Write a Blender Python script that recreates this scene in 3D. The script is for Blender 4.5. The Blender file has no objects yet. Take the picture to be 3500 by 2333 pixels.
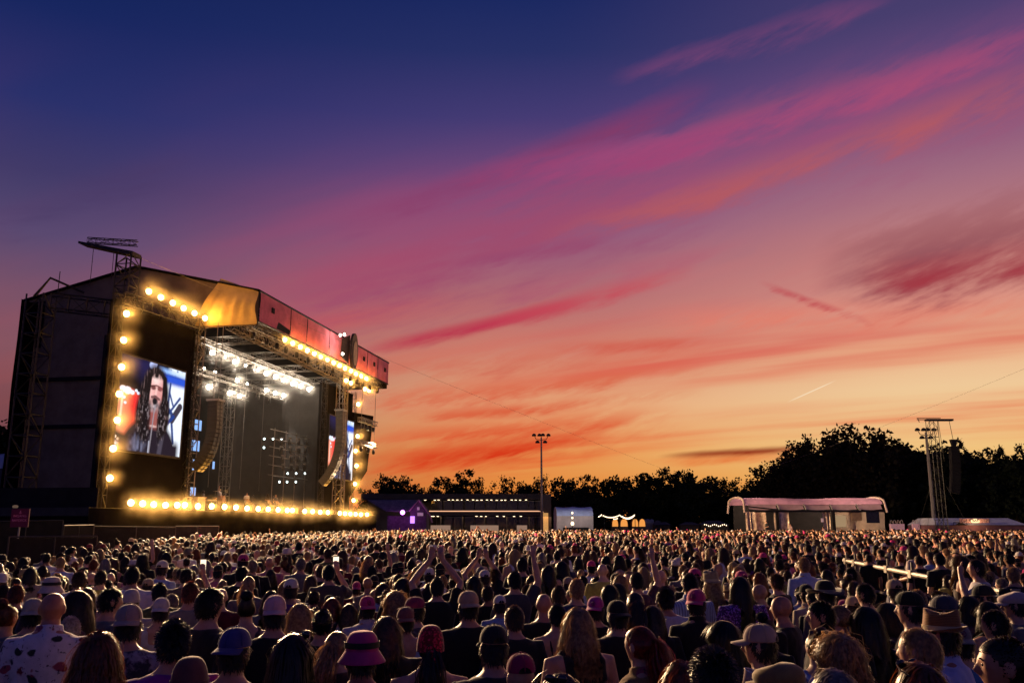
import bpy, bmesh, math, random
import numpy as np
from mathutils import Vector, Matrix, noise as mnoise
R = math.radians
scene = bpy.context.scene
COL = scene.collection

# ------------------------------------------------------------------ camera
CAM_H, FPX, CX, CY = 2.40, 3000.0, 1750.0, 1166.5
PITCH = math.atan(624 / 3000.0)
cd = bpy.data.cameras.new('camera')
cd.sensor_width = 36.0
cd.lens = FPX / 3500.0 * 36.0
cd.clip_start = 0.1
cd.clip_end = 3000
cam = bpy.data.objects.new('camera', cd)
COL.objects.link(cam)
cam.location = (0, 0, CAM_H)
cam.rotation_euler = (R(90) + PITCH, 0, 0)
scene.camera = cam

# ------------------------------------------------------------------ exposure
scene.view_settings.view_transform = 'Standard'
scene.view_settings.look = 'None'
scene.view_settings.exposure = 0.0
scene.view_settings.gamma = 1.0
scene.cycles.max_bounces = 5
scene.cycles.diffuse_bounces = 2
scene.cycles.glossy_bounces = 2
scene.cycles.transmission_bounces = 3
scene.cycles.transparent_max_bounces = 6
scene.cycles.volume_bounces = 0
scene.cycles.sample_clamp_indirect = 3.0
scene.cycles.caustics_reflective = False
scene.cycles.caustics_refractive = False
scene.cycles.use_light_tree = True
scene.cycles.use_adaptive_sampling = True
scene.cycles.adaptive_threshold = 0.02
scene.cycles.adaptive_min_samples = 16


def lin(h):
    h = h.lstrip('#')
    c = [int(h[i:i + 2], 16) / 255 for i in (0, 2, 4)]
    return tuple(x / 12.92 if x <= .04045 else ((x + .055) / 1.055) ** 2.4 for x in c) + (1.0,)


class NT:
    """small node-graph helper"""
    def __init__(self, tree):
        self.t = tree
        tree.nodes.clear()

    def n(self, kind, **kw):
        nd = self.t.nodes.new(kind)
        for k, v in kw.items():
            setattr(nd, k, v)
        return nd

    def link(self, a, b):
        self.t.links.new(a, b)

    def put(self, sock, v):
        if isinstance(v, bpy.types.NodeSocket):
            self.t.links.new(v, sock)
        else:
            sock.default_value = v

    def m(self, op, a, b=None, c=None, clamp=False):
        nd = self.n('ShaderNodeMath', operation=op, use_clamp=clamp)
        self.put(nd.inputs[0], a)
        if b is not None:
            self.put(nd.inputs[1], b)
        if c is not None:
            self.put(nd.inputs[2], c)
        return nd.outputs[0]

    def ss(self, v, lo, hi, tlo=0.0, thi=1.0):
        nd = self.n('ShaderNodeMapRange', interpolation_type='SMOOTHSTEP')
        self.put(nd.inputs[0], v)
        for i, x in zip((1, 2, 3, 4), (lo, hi, tlo, thi)):
            nd.inputs[i].default_value = x
        return nd.outputs[0]

    def ramp(self, fac, stops, interp='LINEAR'):
        nd = self.n('ShaderNodeValToRGB')
        cr = nd.color_ramp
        cr.interpolation = interp
        while len(cr.elements) < len(stops):
            cr.elements.new(0.5)
        for e, (p, c) in zip(cr.elements, stops):
            e.position = p
            e.color = lin(c) if isinstance(c, str) else c
        self.put(nd.inputs[0], fac)
        return nd.outputs[0]

    def mix(self, fac, a, b, mode='MIX'):
        nd = self.n('ShaderNodeMix', data_type='RGBA', blend_type=mode)
        self.put(nd.inputs[0], fac)
        self.put(nd.inputs[6], a)
        self.put(nd.inputs[7], b)
        return nd.outputs[2]

    def noise(self, vec, scale, detail=3.0, rough=.55, dist=0.0):
        nd = self.n('ShaderNodeTexNoise')
        if vec is not None:
            self.put(nd.inputs['Vector'], vec)
        nd.inputs['Scale'].default_value = scale
        nd.inputs['Detail'].default_value = detail
        nd.inputs['Roughness'].default_value = rough
        nd.inputs['Distortion'].default_value = dist
        return nd.outputs['Fac']

    def xyz(self, x, y, z=0.0):
        nd = self.n('ShaderNodeCombineXYZ')
        for i, v in enumerate((x, y, z)):
            self.put(nd.inputs[i], v)
        return nd.outputs[0]


# ------------------------------------------------------------------ pixel helpers (photograph pixels, 3500 x 2333)
def ray(px, py):
    a, b = (px - CX) / FPX, (CY - py) / FPX
    c, s = math.cos(PITCH), math.sin(PITCH)
    return np.array([a, c - s * b, s + c * b])


def azel(px, py):
    r = ray(px, py)
    r = r / np.linalg.norm(r)
    return math.degrees(math.atan2(r[0], r[1])), math.degrees(math.asin(r[2]))


def at_y(px, py, Y):
    r = ray(px, py)
    r = r * (Y / r[1])
    return Vector((r[0], r[1], r[2] + CAM_H))


def at_z(px, py, z):
    r = ray(px, py)
    r = r * ((z - CAM_H) / r[2])
    return Vector((r[0], r[1], z))


def to_px(X):
    d = np.asarray(X, float) - np.array([0, 0, CAM_H])
    c, s = math.cos(PITCH), math.sin(PITCH)
    f = d[..., 1] * c + d[..., 2] * s
    u = -d[..., 1] * s + d[..., 2] * c
    return CX + FPX * d[..., 0] / f, CY - FPX * u / f


# ------------------------------------------------------------------ world: dusk sky with cirrus
world = bpy.data.worlds.new('World')
scene.world = world
world.use_nodes = True


def build_sky():
    k = NT(world.node_tree)
    out = k.n('ShaderNodeOutputWorld')
    bg = k.n('ShaderNodeBackground')
    k.link(bg.outputs[0], out.inputs[0])
    tc = k.n('ShaderNodeTexCoord')
    sp = k.n('ShaderNodeSeparateXYZ')
    k.link(tc.outputs['Generated'], sp.inputs[0])
    x, y, z = sp.outputs
    deg = 180 / math.pi
    az = k.m('MULTIPLY', k.m('ARCTAN2', x, y), deg)
    el = k.m('MULTIPLY', k.m('ARCSINE', k.m('MINIMUM', k.m('MAXIMUM', z, -1.0), 1.0)), deg)
    f = k.m('DIVIDE', k.m('MAXIMUM', el, 0.0), 40.0, clamp=True)

    def stops(lst):
        return [(e / 40.0, c) for e, c in lst]
    left = k.ramp(f, stops([(0, '#6a4048'), (4, '#704449'), (7, '#7c4a50'), (10, '#815460'), (13, '#745268'), (16.5, '#574970'),
                            (20, '#403a68'), (24, '#26306a'), (29, '#16265f'), (40, '#0f1a48')]))
    mid = k.ramp(f, stops([(0, '#d96f30'), (2.2, '#e4873a'), (4.5, '#e9a25a'), (7.5, '#e6a678'), (11, '#cf8470'), (14.5, '#b26c70'),
                           (18.5, '#8f5a7c'), (22.5, '#65487a'), (26, '#443b74'), (30, '#283066'), (34, '#16265f'), (40, '#101d50')]))
    right = k.ramp(f, stops([(0, '#e8a548'), (2.5, '#efb763'), (5, '#f0c585'), (8, '#efc898'), (10.5, '#e9b089'), (13, '#d99484'),
                             (16.5, '#bd7d7c'), (20, '#a26c80'), (23, '#85587d'), (26, '#64497a'), (29.5, '#483e6e'), (40, '#262a5c')]))
    back = k.ramp(f, stops([(0, '#3a3868'), (6, '#564878'), (12, '#5a4c84'), (20, '#424678'), (30, '#2c3870'), (40, '#1a2660')]))
    c = k.mix(k.ss(az, -31, 2), left, mid)
    c = k.mix(k.ss(az, 1, 27), c, right)

    # cirrus bands on a high plane, all running the same way
    zz = k.m('ADD', k.m('MAXIMUM', z, 0.0), 0.10)
    u = k.m('DIVIDE', x, zz)
    v = k.m('DIVIDE', y, zz)
    va = R(-60)
    al = k.m('ADD', k.m('MULTIPLY', u, math.sin(va)), k.m('MULTIPLY', v, math.cos(va)))
    ac = k.m('ADD', k.m('MULTIPLY', u, math.cos(va)), k.m('MULTIPLY', v, -math.sin(va)))
    n1 = k.noise(k.xyz(k.m('MULTIPLY', al, .22), k.m('MULTIPLY', ac, .95), 3.7), 1.0, 4, .52, 0.0)
    n2 = k.noise(k.xyz(k.m('MULTIPLY', al, .6), k.m('MULTIPLY', ac, 3.2), 9.1), 1.0, 3, .55, 0.0)
    band = k.m('MULTIPLY', k.ss(n1, .42, .66), k.ss(n2, .30, .68, .20, 1.0))
    where = k.m('MULTIPLY', k.ss(el, 1.0, 5.0), k.ss(el, 31, 22))
    where = k.m('MULTIPLY', where, k.ss(az, -26, -6, .15, 1.0))
    ccol = k.ramp(f, stops([(1, '#e2481a'), (5, '#e4552c'), (9, '#e05a48'), (13, '#cc4a55'), (18, '#b0486a'), (24, '#964270'), (32, '#6e3c70')]))
    c = k.mix(k.m('MULTIPLY', k.m('MULTIPLY', band, where), k.ss(el, 20, 8, .60, .88)), c, ccol)

    # one fibrous field shared by the single clouds, drawn out along their run
    ca_, sa_ = math.cos(R(17)), math.sin(R(17))
    fa = k.m('MULTIPLY_ADD', az, ca_, k.m('MULTIPLY', el, sa_))
    fb = k.m('MULTIPLY_ADD', el, ca_, k.m('MULTIPLY', az, -sa_))
    nA = k.noise(k.xyz(k.m('MULTIPLY', fa, .085), k.m('MULTIPLY', fb, .50), 1.3), 1.0, 5, .60, 0.0)
    nB = k.noise(k.xyz(k.m('MULTIPLY', fa, .33), k.m('MULTIPLY', fb, 1.5), 7.7), 1.0, 4, .62, 0.0)
    nA = k.m('SUBTRACT', nA, .5)
    nD = k.m('MULTIPLY_ADD', k.m('SUBTRACT', nB, .5), .55, nA)

    def spot(p0, p1, wid, col, amt, warp=1.6, cut=1.0):
        """a cloud of its own: a soft streak between two directions"""
        a0, e0 = azel(*p0)
        a1, e1 = azel(*p1)
        L = math.hypot(a1 - a0, e1 - e0)
        ca, sa = (a1 - a0) / L, (e1 - e0) / L
        h = L * .62
        am, em = (a0 + a1) / 2, (e0 + e1) / 2
        # s along, t across, both normalised
        s = k.m('MULTIPLY_ADD', az, ca / h, k.m('MULTIPLY_ADD', el, sa / h, -(am * ca + em * sa) / h))
        w2 = wid * 1.75
        t = k.m('MULTIPLY_ADD', el, ca / w2, k.m('MULTIPLY_ADD', az, -sa / w2, (am * sa - em * ca) / w2))
        t = k.m('MULTIPLY_ADD', nD, warp, t)
        q = k.m('MULTIPLY', s, s)
        q = k.m('MULTIPLY_ADD', q, q, k.m('MULTIPLY', t, t))
        g = k.m('SUBTRACT', 1.0, q, clamp=True)
        g = k.m('MULTIPLY', g, g)
        d = k.m('MULTIPLY_ADD', nD, cut * 2.6, 1.0 - .38 * cut, clamp=True)
        return k.m('MULTIPLY', g, k.m('MULTIPLY', d, amt)), col
    feats = [
        spot((980, 1060), (2450, 560), 2.7, '#98486c', .55, 1.2, .8),
        spot((1700, 700), (3800, 120), 2.6, '#a04f74', .50, 1.2, .9),
        spot((1150, 1330), (2500, 1180), 1.9, '#d9694e', .45, 1.5, 1.1),
        spot((2100, 980), (3700, 820), 2.2, '#c47676', .45, 1.4, 1.0),
        spot((950, 1010), (2120, 670), 1.9, '#a04a6a', .62, 1.8, 1.2),
        spot((1200, 770), (2350, 325), .80, '#8a3a66', .85, 1.5, .9),
        spot((1650, 600), (3620, 95), .85, '#a84877', .95, 1.8, 1.0),
        spot((1500, 720), (2600, 400), .60, '#9a4472', .75, 2.0, 1.2),
        spot((1950, 770), (3640, 235), .95, '#b45a62', .90, 1.6, 1.0),
        spot((2150, 250), (3000, 0), .70, '#844674', .75, 1.6, 1.0),
        spot((2400, 420), (3600, 130), 1.0, '#a5506f', .5, 2.2, 1.3),
        spot((1560, 905), (2080, 828), .45, '#96446a', .8, 1.2, .8),
        spot((-200, 830), (620, 560), .9, '#4a3862', .55, 1.5, 1.0),
        spot((1280, 1190), (1980, 1030), .42, '#b82c4a', 1.0, .9, .5),
        spot((1650, 1110), (2330, 930), .50, '#c44a58', .85, 1.3, .9),
        spot((1900, 1195), (2380, 1165), .35, '#d05444', .75, 1.5, 1.0),
        spot((1250, 1370), (2300, 1275), .55, '#d85e40', .85, 1.9, 1.2),
        spot((1250, 1495), (2280, 1425), .85, '#dc5430', .95, 1.9, 1.1),
        spot((1260, 1580), (2050, 1500), .75, '#d63a1a', 1.0, 1.5, .8),
        spot((1350, 1420), (2350, 1345), .35, '#d8502f', .8, 2.0, 1.2),
        spot((1700, 1010), (2500, 850), .55, '#b05a70', .6, 1.8, 1.1),
        spot((1200, 1270), (2000, 1230), .6, '#cc6050', .6, 2.0, 1.3),
        spot((2250, 1080), (3650, 1035), .8, '#ea7a62', .6, 1.8, 1.2),
        spot((2850, 930), (3800, 770), 2.1, '#8c4a56', 1.0, 1.5, .7),
        spot((2960, 960), (3700, 880), 1.0, '#a4353f', .85, 1.7, .8),
        spot((2620, 975), (2960, 1100), .22, '#bc3a48', 1.0, 2.4, 1.3),
        spot((2290, 1558), (2790, 1532), .21, '#8c1c0a', 1.0, .9, .25),
        spot((2250, 1580), (2730, 1558), .26, '#e2622a', .85, 1.2, .8),
        spot((2700, 1370), (2847, 1304), .03, '#fff0d2', .6, 0.0, 0.0),
    ]
    for g, col in feats:
        c = k.mix(g, c, lin(col))
    # behind the viewer the dusk is plain
    c = k.mix(k.ss(k.m('ABSOLUTE', az), 55, 130), c, back)
    k.link(c, bg.inputs[0])
    bg.inputs[1].default_value = SKY_STRENGTH


SKY_STRENGTH = 1.0
build_sky()

# low afterglow from where the sun went down
sl = bpy.data.lights.new('sun', 'SUN')
sl.energy = 0.35
sl.angle = R(12)
sl.color = (1.0, .50, .24)
sun = bpy.data.objects.new('sun', sl)
COL.objects.link(sun)
SUN_AZ, SUN_EL = R(16), R(5)
sun.rotation_euler = Vector((-math.sin(SUN_AZ) * math.cos(SUN_EL), -math.cos(SUN_AZ) * math.cos(SUN_EL), -math.sin(SUN_EL))).to_track_quat('-Z', 'Y').to_euler()

# ================================================================== helpers
def mesh_from(name, verts, faces, smooth=False):
    me = bpy.data.meshes.new(name)
    me.from_pydata([tuple(v) for v in verts], [], faces)
    if smooth:
        me.shade_smooth()
    return me


def link(o, parent=None):
    COL.objects.link(o)
    if parent is not None:
        o.parent = parent
    return o


def obj(name, me, mat=None, parent=None):
    o = bpy.data.objects.new(name, me)
    if mat is not None and len(me.materials) == 0:
        me.materials.append(mat)
    return link(o, parent)


def tag(o, label=None, cat=None, group=None, kind=None):
    if label:
        o['label'] = label
    if cat:
        o['category'] = cat
    if group:
        o['group'] = group
    if kind:
        o['kind'] = kind
    return o


def empty(name, loc=(0, 0, 0), rz=0.0):
    o = bpy.data.objects.new(name, None)
    o.empty_display_size = .2
    o.location = loc
    o.rotation_euler = (0, 0, rz)
    return link(o)


def copy_tree(o, parent=None):
    c = o.copy()
    COL.objects.link(c)
    c.parent = parent
    for ch in o.children:
        copy_tree(ch, c)
    return c


class MB:
    """collects simple shapes into one mesh"""
    def __init__(self):
        self.v, self.f = [], []

    def add(self, vs, fs):
        b = len(self.v)
        self.v += [tuple(v) for v in vs]
        self.f += [tuple(i + b for i in f) for f in fs]
        return self

    def box(self, lo, hi):
        x0, y0, z0 = lo
        x1, y1, z1 = hi
        return self.add([(x0, y0, z0), (x1, y0, z0), (x1, y1, z0), (x0, y1, z0), (x0, y0, z1), (x1, y0, z1), (x1, y1, z1), (x0, y1, z1)],
                        [(0, 3, 2, 1), (4, 5, 6, 7), (0, 1, 5, 4), (1, 2, 6, 5), (2, 3, 7, 6), (3, 0, 4, 7)])

    def hexa(self, p):
        """8 corners: bottom ring then top ring"""
        return self.add(p, [(0, 3, 2, 1), (4, 5, 6, 7), (0, 1, 5, 4), (1, 2, 6, 5), (2, 3, 7, 6), (3, 0, 4, 7)])

    def tube(self, pts, r, n=6, r1=None, cap=True):
        pts = [Vector(p) for p in pts]
        m = len(pts)
        rs = r if isinstance(r, (list, tuple)) else [r + ((r1 if r1 is not None else r) - r) * i / max(1, m - 1) for i in range(m)]
        vs = []
        d0 = (pts[1] - pts[0]).normalized()
        up = Vector((0, 0, 1)) if abs(d0.z) < .9 else Vector((1, 0, 0))
        a = d0.cross(up).normalized()
        for i, p in enumerate(pts):
            d = (pts[min(i + 1, m - 1)] - pts[max(i - 1, 0)]).normalized()
            a = (a - d * a.dot(d)).normalized()
            b = d.cross(a)
            for k in range(n):
                t = 2 * math.pi * k / n
                vs.append(p + (a * math.cos(t) + b * math.sin(t)) * rs[i])
        fs = [(i * n + k, i * n + (k + 1) % n, (i + 1) * n + (k + 1) % n, (i + 1) * n + k) for i in range(m - 1) for k in range(n)]
        if cap:
            fs += [tuple(range(n - 1, -1, -1)), tuple(range((m - 1) * n, m * n))]
        return self.add(vs, fs)

    def lathe(self, prof, n=16, c=(0, 0, 0), sx=1.0, sy=1.0):
        vs = [(c[0] + r * sx * math.cos(2 * math.pi * k / n), c[1] + r * sy * math.sin(2 * math.pi * k / n), c[2] + z) for r, z in prof for k in range(n)]
        m = len(prof)
        fs = [(i * n + k, i * n + (k + 1) % n, (i + 1) * n + (k + 1) % n, (i + 1) * n + k) for i in range(m - 1) for k in range(n)]
        fs += [tuple(range(n - 1, -1, -1)), tuple(range((m - 1) * n, m * n))]
        return self.add(vs, fs)

    def truss(self, p0, p1, w=.5, seg=1.0, r=.03, up=(0, 0, 1)):
        """square lattice girder with four chords and zigzag bracing"""
        p0, p1 = Vector(p0), Vector(p1)
        d = p1 - p0
        L = d.length
        d = d / L
        up = Vector(up)
        if abs(d.dot(up)) > .95:
            up = Vector((1, 0, 0))
        a = d.cross(up).normalized() * (w / 2)
        b = d.cross(a).normalized() * (w / 2)
        cs = [a + b, a - b, -a - b, -a + b]
        for c in cs:
            self.tube([p0 + c, p1 + c], r, 4)
        n = max(2, int(round(L / seg)))
        for i in range(n):
            q0 = p0 + d * (L * i / n)
            q1 = p0 + d * (L * (i + 1) / n)
            for k in range(4):
                c0, c1 = cs[k], cs[(k + 1) % 4]
                if (i + k) % 2:
                    c0, c1 = c1, c0
                self.tube([q0 + c0, q1 + c1], r * .6, 3, cap=False)
                self.tube([q0 + cs[k], q0 + cs[(k + 1) % 4]], r * .6, 3, cap=False)
        return self

    def build(self, name, mat=None, parent=None, smooth=False):
        return obj(name, mesh_from(name, self.v, self.f, smooth), mat, parent)


# ================================================================== materials
MATS = {}


def principled(name, col, rough=.7, metal=0.0, spec=.3, var=.15, nscale=3.0, bump=0.0, sheen=0.0, emit=None, emit_s=0.0):
    if name in MATS:
        return MATS[name]
    m = bpy.data.materials.new(name)
    m.use_nodes = True
    k = NT(m.node_tree)
    out = k.n('ShaderNodeOutputMaterial')
    b = k.n('ShaderNodeBsdfPrincipled')
    k.link(b.outputs[0], out.inputs[0])
    tc = k.n('ShaderNodeTexCoord')
    c = lin(col) if isinstance(col, str) else tuple(col) + (1.0,) * (4 - len(col))
    if var > 0:
        nz = k.noise(tc.outputs['Object'], nscale, 4, .6)
        dark = tuple(x * (1 - var) for x in c[:3]) + (1.0,)
        lite = tuple(min(1, x * (1 + var)) for x in c[:3]) + (1.0,)
        k.link(k.mix(k.ss(nz, .3, .7), dark, lite), b.inputs['Base Color'])
        if bump:
            bp = k.n('ShaderNodeBump')
            bp.inputs['Strength'].default_value = bump
            bp.inputs['Distance'].default_value = .05
            k.link(nz, bp.inputs['Height'])
            k.link(bp.outputs[0], b.inputs['Normal'])
    else:
        b.inputs['Base Color'].default_value = c
    b.inputs['Roughness'].default_value = rough
    b.inputs['Metallic'].default_value = metal
    b.inputs['Specular IOR Level'].default_value = spec
    if sheen:
        b.inputs['Sheen Weight'].default_value = sheen
    if emit is not None:
        b.inputs['Emission Color'].default_value = lin(emit) if isinstance(emit, str) else tuple(emit) + (1.0,) * (4 - len(emit))
        b.inputs['Emission Strength'].default_value = emit_s
        m.cycles.emission_sampling = 'NONE'
    MATS[name] = m
    return m


def emitter(name, col, strength, sampling='NONE'):
    if name in MATS:
        return MATS[name]
    m = bpy.data.materials.new(name)
    m.use_nodes = True
    k = NT(m.node_tree)
    out = k.n('ShaderNodeOutputMaterial')
    e = k.n('ShaderNodeEmission')
    e.inputs[0].default_value = lin(col) if isinstance(col, str) else tuple(col) + (1.0,) * (4 - len(col))
    e.inputs[1].default_value = strength
    k.link(e.outputs[0], out.inputs[0])
    m.cycles.emission_sampling = sampling
    MATS[name] = m
    return m


def cloth(name, col, trans=.35, folds=0.0, rough=.85):
    """thin tent or banner fabric that lets some light through"""
    if name in MATS:
        return MATS[name]
    m = bpy.data.materials.new(name)
    m.use_nodes = True
    k = NT(m.node_tree)
    out = k.n('ShaderNodeOutputMaterial')
    c = lin(col) if isinstance(col, str) else tuple(col) + (1.0,) * (4 - len(col))
    tc = k.n('ShaderNodeTexCoord')
    nz = k.noise(tc.outputs['Object'], .8, 5, .62)
    colr = k.mix(k.ss(nz, .3, .72), tuple(x * .7 for x in c[:3]) + (1.0,), c)
    d = k.n('ShaderNodeBsdfDiffuse')
    t = k.n('ShaderNodeBsdfTranslucent')
    k.link(colr, d.inputs[0])
    k.link(colr, t.inputs[0])
    bp = k.n('ShaderNodeBump')
    bp.inputs['Strength'].default_value = .35
    bp.inputs['Distance'].default_value = .08
    k.link(nz, bp.inputs['Height'])
    k.link(bp.outputs[0], d.inputs['Normal'])
    mx = k.n('ShaderNodeMixShader')
    mx.inputs[0].default_value = trans
    k.link(d.outputs[0], mx.inputs[1])
    k.link(t.outputs[0], mx.inputs[2])
    k.link(mx.outputs[0], out.inputs[0])
    MATS[name] = m
    return m


STEEL = principled('truss aluminium', (.20, .19, .18), .45, .6, .4, .2, 8)
BLACKSTEEL = principled('black painted steel', (.012, .012, .013), .5, .2, .4, .2, 6)
BLACK = principled('black cladding', (.012, .011, .012), .8, 0, .2, .3, 2)
DARKCLOTH = cloth('dark stage cloth', (.012, .011, .012), .05)
GREYCLAD = cloth('grey side cladding', (.19, .150, .130), .05)
ROOFSKIN = cloth('roof skin', (.014, .013, .014), .0)
FASCIA = cloth('pink fascia banner', (.84, .26, .36), .25)
GABLE = cloth('lamplit gable canvas', (.60, .45, .22), .12)  # yellow lamplight on the fabric put into its colour
DECKMAT = principled('stage deck', (.035, .032, .030), .6, 0, .3, .25, 2)
AMBERL = emitter('amber lamp lens', (1.0, .60, .20), 22)
WHITEL = emitter('warm white lamp lens', (1.0, .86, .68), 22)
COOLL = emitter('small cool lamp lens', (.75, .95, .95), 5)

# ================================================================== ground
g = MB()
g.add([(-900, -300, 0), (900, -300, 0), (900, 1500, 0), (-900, 1500, 0)], [(0, 1, 2, 3)])
gm = principled('trodden grass', (.045, .05, .022), .95, 0, .1, .45, .6, .4)
tag(g.build('ground', gm), kind='structure')

# ================================================================== main stage
TH = R(10.4)
SU = Vector((math.sin(TH), math.cos(TH), 0))
SN = Vector((math.cos(TH), -math.sin(TH), 0))
SP = 34.5
STAGE_ROT = R(90) - TH
STAGE_LOC = SN * -SP


def st(s, t, z):
    """stage coordinates: s along the front, t towards the audience, z up"""
    return SU * s + SN * (t - SP) + Vector((0, 0, z))


def st_px(px, py, t):
    r = Vector(ray(px, py))
    k = (t - SP) / SN.dot(r)
    X = r * k + Vector((0, 0, CAM_H))
    return X.dot(SU), X.z


ZO = .18      # deck datum


def L(s, t, z):
    return (s, -t, z + ZO)


def sbox(mb, s0, s1, t0, t1, z0, z1):
    return mb.box((s0, -t1, z0 + ZO), (s1, -t0, z1 + ZO))


DECK = 3.2
stage = empty('concert_stage', STAGE_LOC, STAGE_ROT)
tag(stage, 'huge festival stage with dark gabled roof, pink front banner and rows of lamps', 'stage')


def sheet(mb, quad, nu=12, nv=8, amp=0.0, seed=0, fold=0.0, nrm=None):
    """bilinear cloth patch between four corners with soft folds"""
    a, b, c, d = [Vector(q) for q in quad]
    n = nrm if nrm is not None else (b - a).cross(d - a).normalized()
    vs = []
    for j in range(nv + 1):
        for i in range(nu + 1):
            u, v = i / nu, j / nv
            p = a * (1 - u) * (1 - v) + b * u * (1 - v) + c * u * v + d * (1 - u) * v
            e = math.sin(math.pi * u) * math.sin(math.pi * v)
            w = amp * e + fold * math.sin(u * nu * .9 + 3 * mnoise.noise((u * 3, v * 2, seed))) * (.3 + .7 * math.sin(math.pi * v))
            vs.append(p + n * w)
    fs = [(j * (nu + 1) + i, j * (nu + 1) + i + 1, (j + 1) * (nu + 1) + i + 1, (j + 1) * (nu + 1) + i) for j in range(nv) for i in range(nu)]
    return mb.add(vs, fs)


def build_stage():
    # deck and black fronts
    m = MB()
    sbox(m, 47.5, 99, -15, .3, DECK - .5, DECK)
    m.build('stage_deck', DECKMAT, stage)
    m = MB()
    sheet(m, [L(47.5, .33, -.17), L(99, .33, -.17), L(99, .33, DECK - .02), L(47.5, .33, DECK - .02)], 120, 4, 0, 1, .05)
    m.build('front_skirt', DARKCLOTH, stage)
    m = MB()
    sbox(m, 48.2, 48.35, -7.5, .3, -.2, 4.4)
    m.build('side_screen_wall', BLACK, stage)
    # main roof: gable with its ridge along the stage, s 60..90
    ra, rb = 60.0, 91.0
    ft, fz0, fz1 = 4.0, 17.2, 19.5
    rt, rz = -6.5, 22.0
    bt, bz = -16.2, 19.7
    m = MB()
    for t0, z0, t1, z1 in ((ft, fz1 + .05, rt, rz), (rt, rz, bt, bz)):
        m.hexa([L(ra - .15, t0, z0), L(rb + .2, t0, z0), L(rb + .2, t1, z1), L(ra - .15, t1, z1),
                L(ra - .15, t0, z0 + .12), L(rb + .2, t0, z0 + .12), L(rb + .2, t1, z1 + .12), L(ra - .15, t1, z1 + .12)])
    m.build('roof', ROOFSKIN, stage)
    # lamplit piece of the near gable, its yellow light painted into the canvas
    m = MB()
    g0 = 60.02
    tt = np.linspace(ft - .1, -1.2, 26)
    vs, fs = [], []
    for i, t in enumerate(tt):
        top = fz1 + (rz - fz1) * (ft - t) / (ft - rt) - .02
        bot = 17.0 + max(0, -t) * .05
        for j in range(9):
            v = j / 8
            w = .10 * math.sin(i * 1.3 + 2 * v) * math.sin(math.pi * min(1, v * 1.3)) + .35 * math.sin(math.pi * v) ** 2
            vs.append(L(g0 - w, t + 1.6 * (1 - v) * (3.9 - t) / 5.1 * -1 * 0 + 1.9 * v * (3.9 - t) / 5.1, bot + (top - bot) * v))
    for i in range(25):
        for j in range(8):
            fs.append((i * 9 + j, (i + 1) * 9 + j, (i + 1) * 9 + j + 1, i * 9 + j + 1))
    m.add(vs, fs)
    m.build('gable_lit_canvas', GABLE, stage, True)
    m = MB()
    m.add([L(60.12, ft - .1, 16.95), L(60.12, bt, 16.6), L(60.12, bt, bz - .05), L(60.12, rt, rz - .05), L(60.12, ft - .1, fz1)], [(0, 1, 2, 3, 4)])
    m.build('gable_wall', GREYCLAD, stage)
    m = MB()
    sheet(m, [L(60.05, -15.6, -.2), L(60.05, -4.5, -.2), L(60.05, -4.5, 16.9), L(60.05, -15.6, 16.7)], 14, 12, .1, 5, .03)
    m.build('side_wall', GREYCLAD, stage)
    m = MB()
    sheet(m, [L(59.9, -15.9, 15.8), L(59.9, -14.2, 15.8), L(59.9, -14.2, 19.6), L(59.9, -15.9, 19.5)], 6, 6, .1, 8, .03)
    m.build('eave_flap', ROOFSKIN, stage)
    m = MB()
    m.add([L(90.95, ft - .1, 16.7), L(90.95, bt, 16.6), L(90.95, bt, bz - .05), L(90.95, rt, rz - .05), L(90.95, ft - .1, fz1)], [(0, 1, 2, 3, 4)])
    m.build('gable_wall', ROOFSKIN, stage)
    for z in (13.1, 9.4):
        m = MB()
        m.box(L(59.8, -4.4, z), L(60.0, -15.6, z + .28))
        m.build('cross_rail', BLACK, stage)
    m = MB()
    m.box(L(59.82, -8.4, 1), L(60.0, -8.65, 16.6))
    m.build('upright', BLACK, stage)
    # back wall, far wall
    m = MB()
    sheet(m, [L(58, -14.8, DECK), L(99, -14.8, DECK), L(99, -14.8, 19.3), L(58, -14.8, 19.3)], 60, 12, 0, 3, .12)
    m.build('backdrop', cloth('black backdrop cloth', (.005, .005, .0055), .0), stage)
    m = MB()
    sheet(m, [L(90.3, -14.7, DECK), L(90.3, -2.0, DECK), L(90.3, -2.0, 17), L(90.3, -14.7, 17)], 26, 12, 0, 4, .18)
    m.build('side_curtain', cloth('grey stage curtain', (.045, .042, .042), .05), stage)
    # pink fascia: seven panels, each a piece of its own
    edges = [60.05, 65.6, 68.9, 73.9, 79.6, 84.1, 87.3, 90.9]
    fas = MB()
    fas.tube([L(60, ft, fz0 - .02), L(91, ft, fz0 - .02)], .07, 5)
    fas.tube([L(60, ft, fz1 + .03), L(91, ft, fz1 + .03)], .06, 5)
    for e in edges:
        fas.tube([L(e, ft - .02, fz0), L(e, ft - .02, fz1)], .04, 4)
    fasp = fas.build('fascia_frame', BLACKSTEEL, stage)
    for i in range(7):
        m = MB()
        sheet(m, [L(edges[i] + .05, ft + .06, fz0 + .05), L(edges[i + 1] - .05, ft + .06, fz0 + .05),
                  L(edges[i + 1] - .05, ft + .06, fz1 - .03), L(edges[i] + .05, ft + .06, fz1 - .03)], 12, 6, .05, i, .025)
        m.build('banner_panel', FASCIA, fasp, True)
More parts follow.
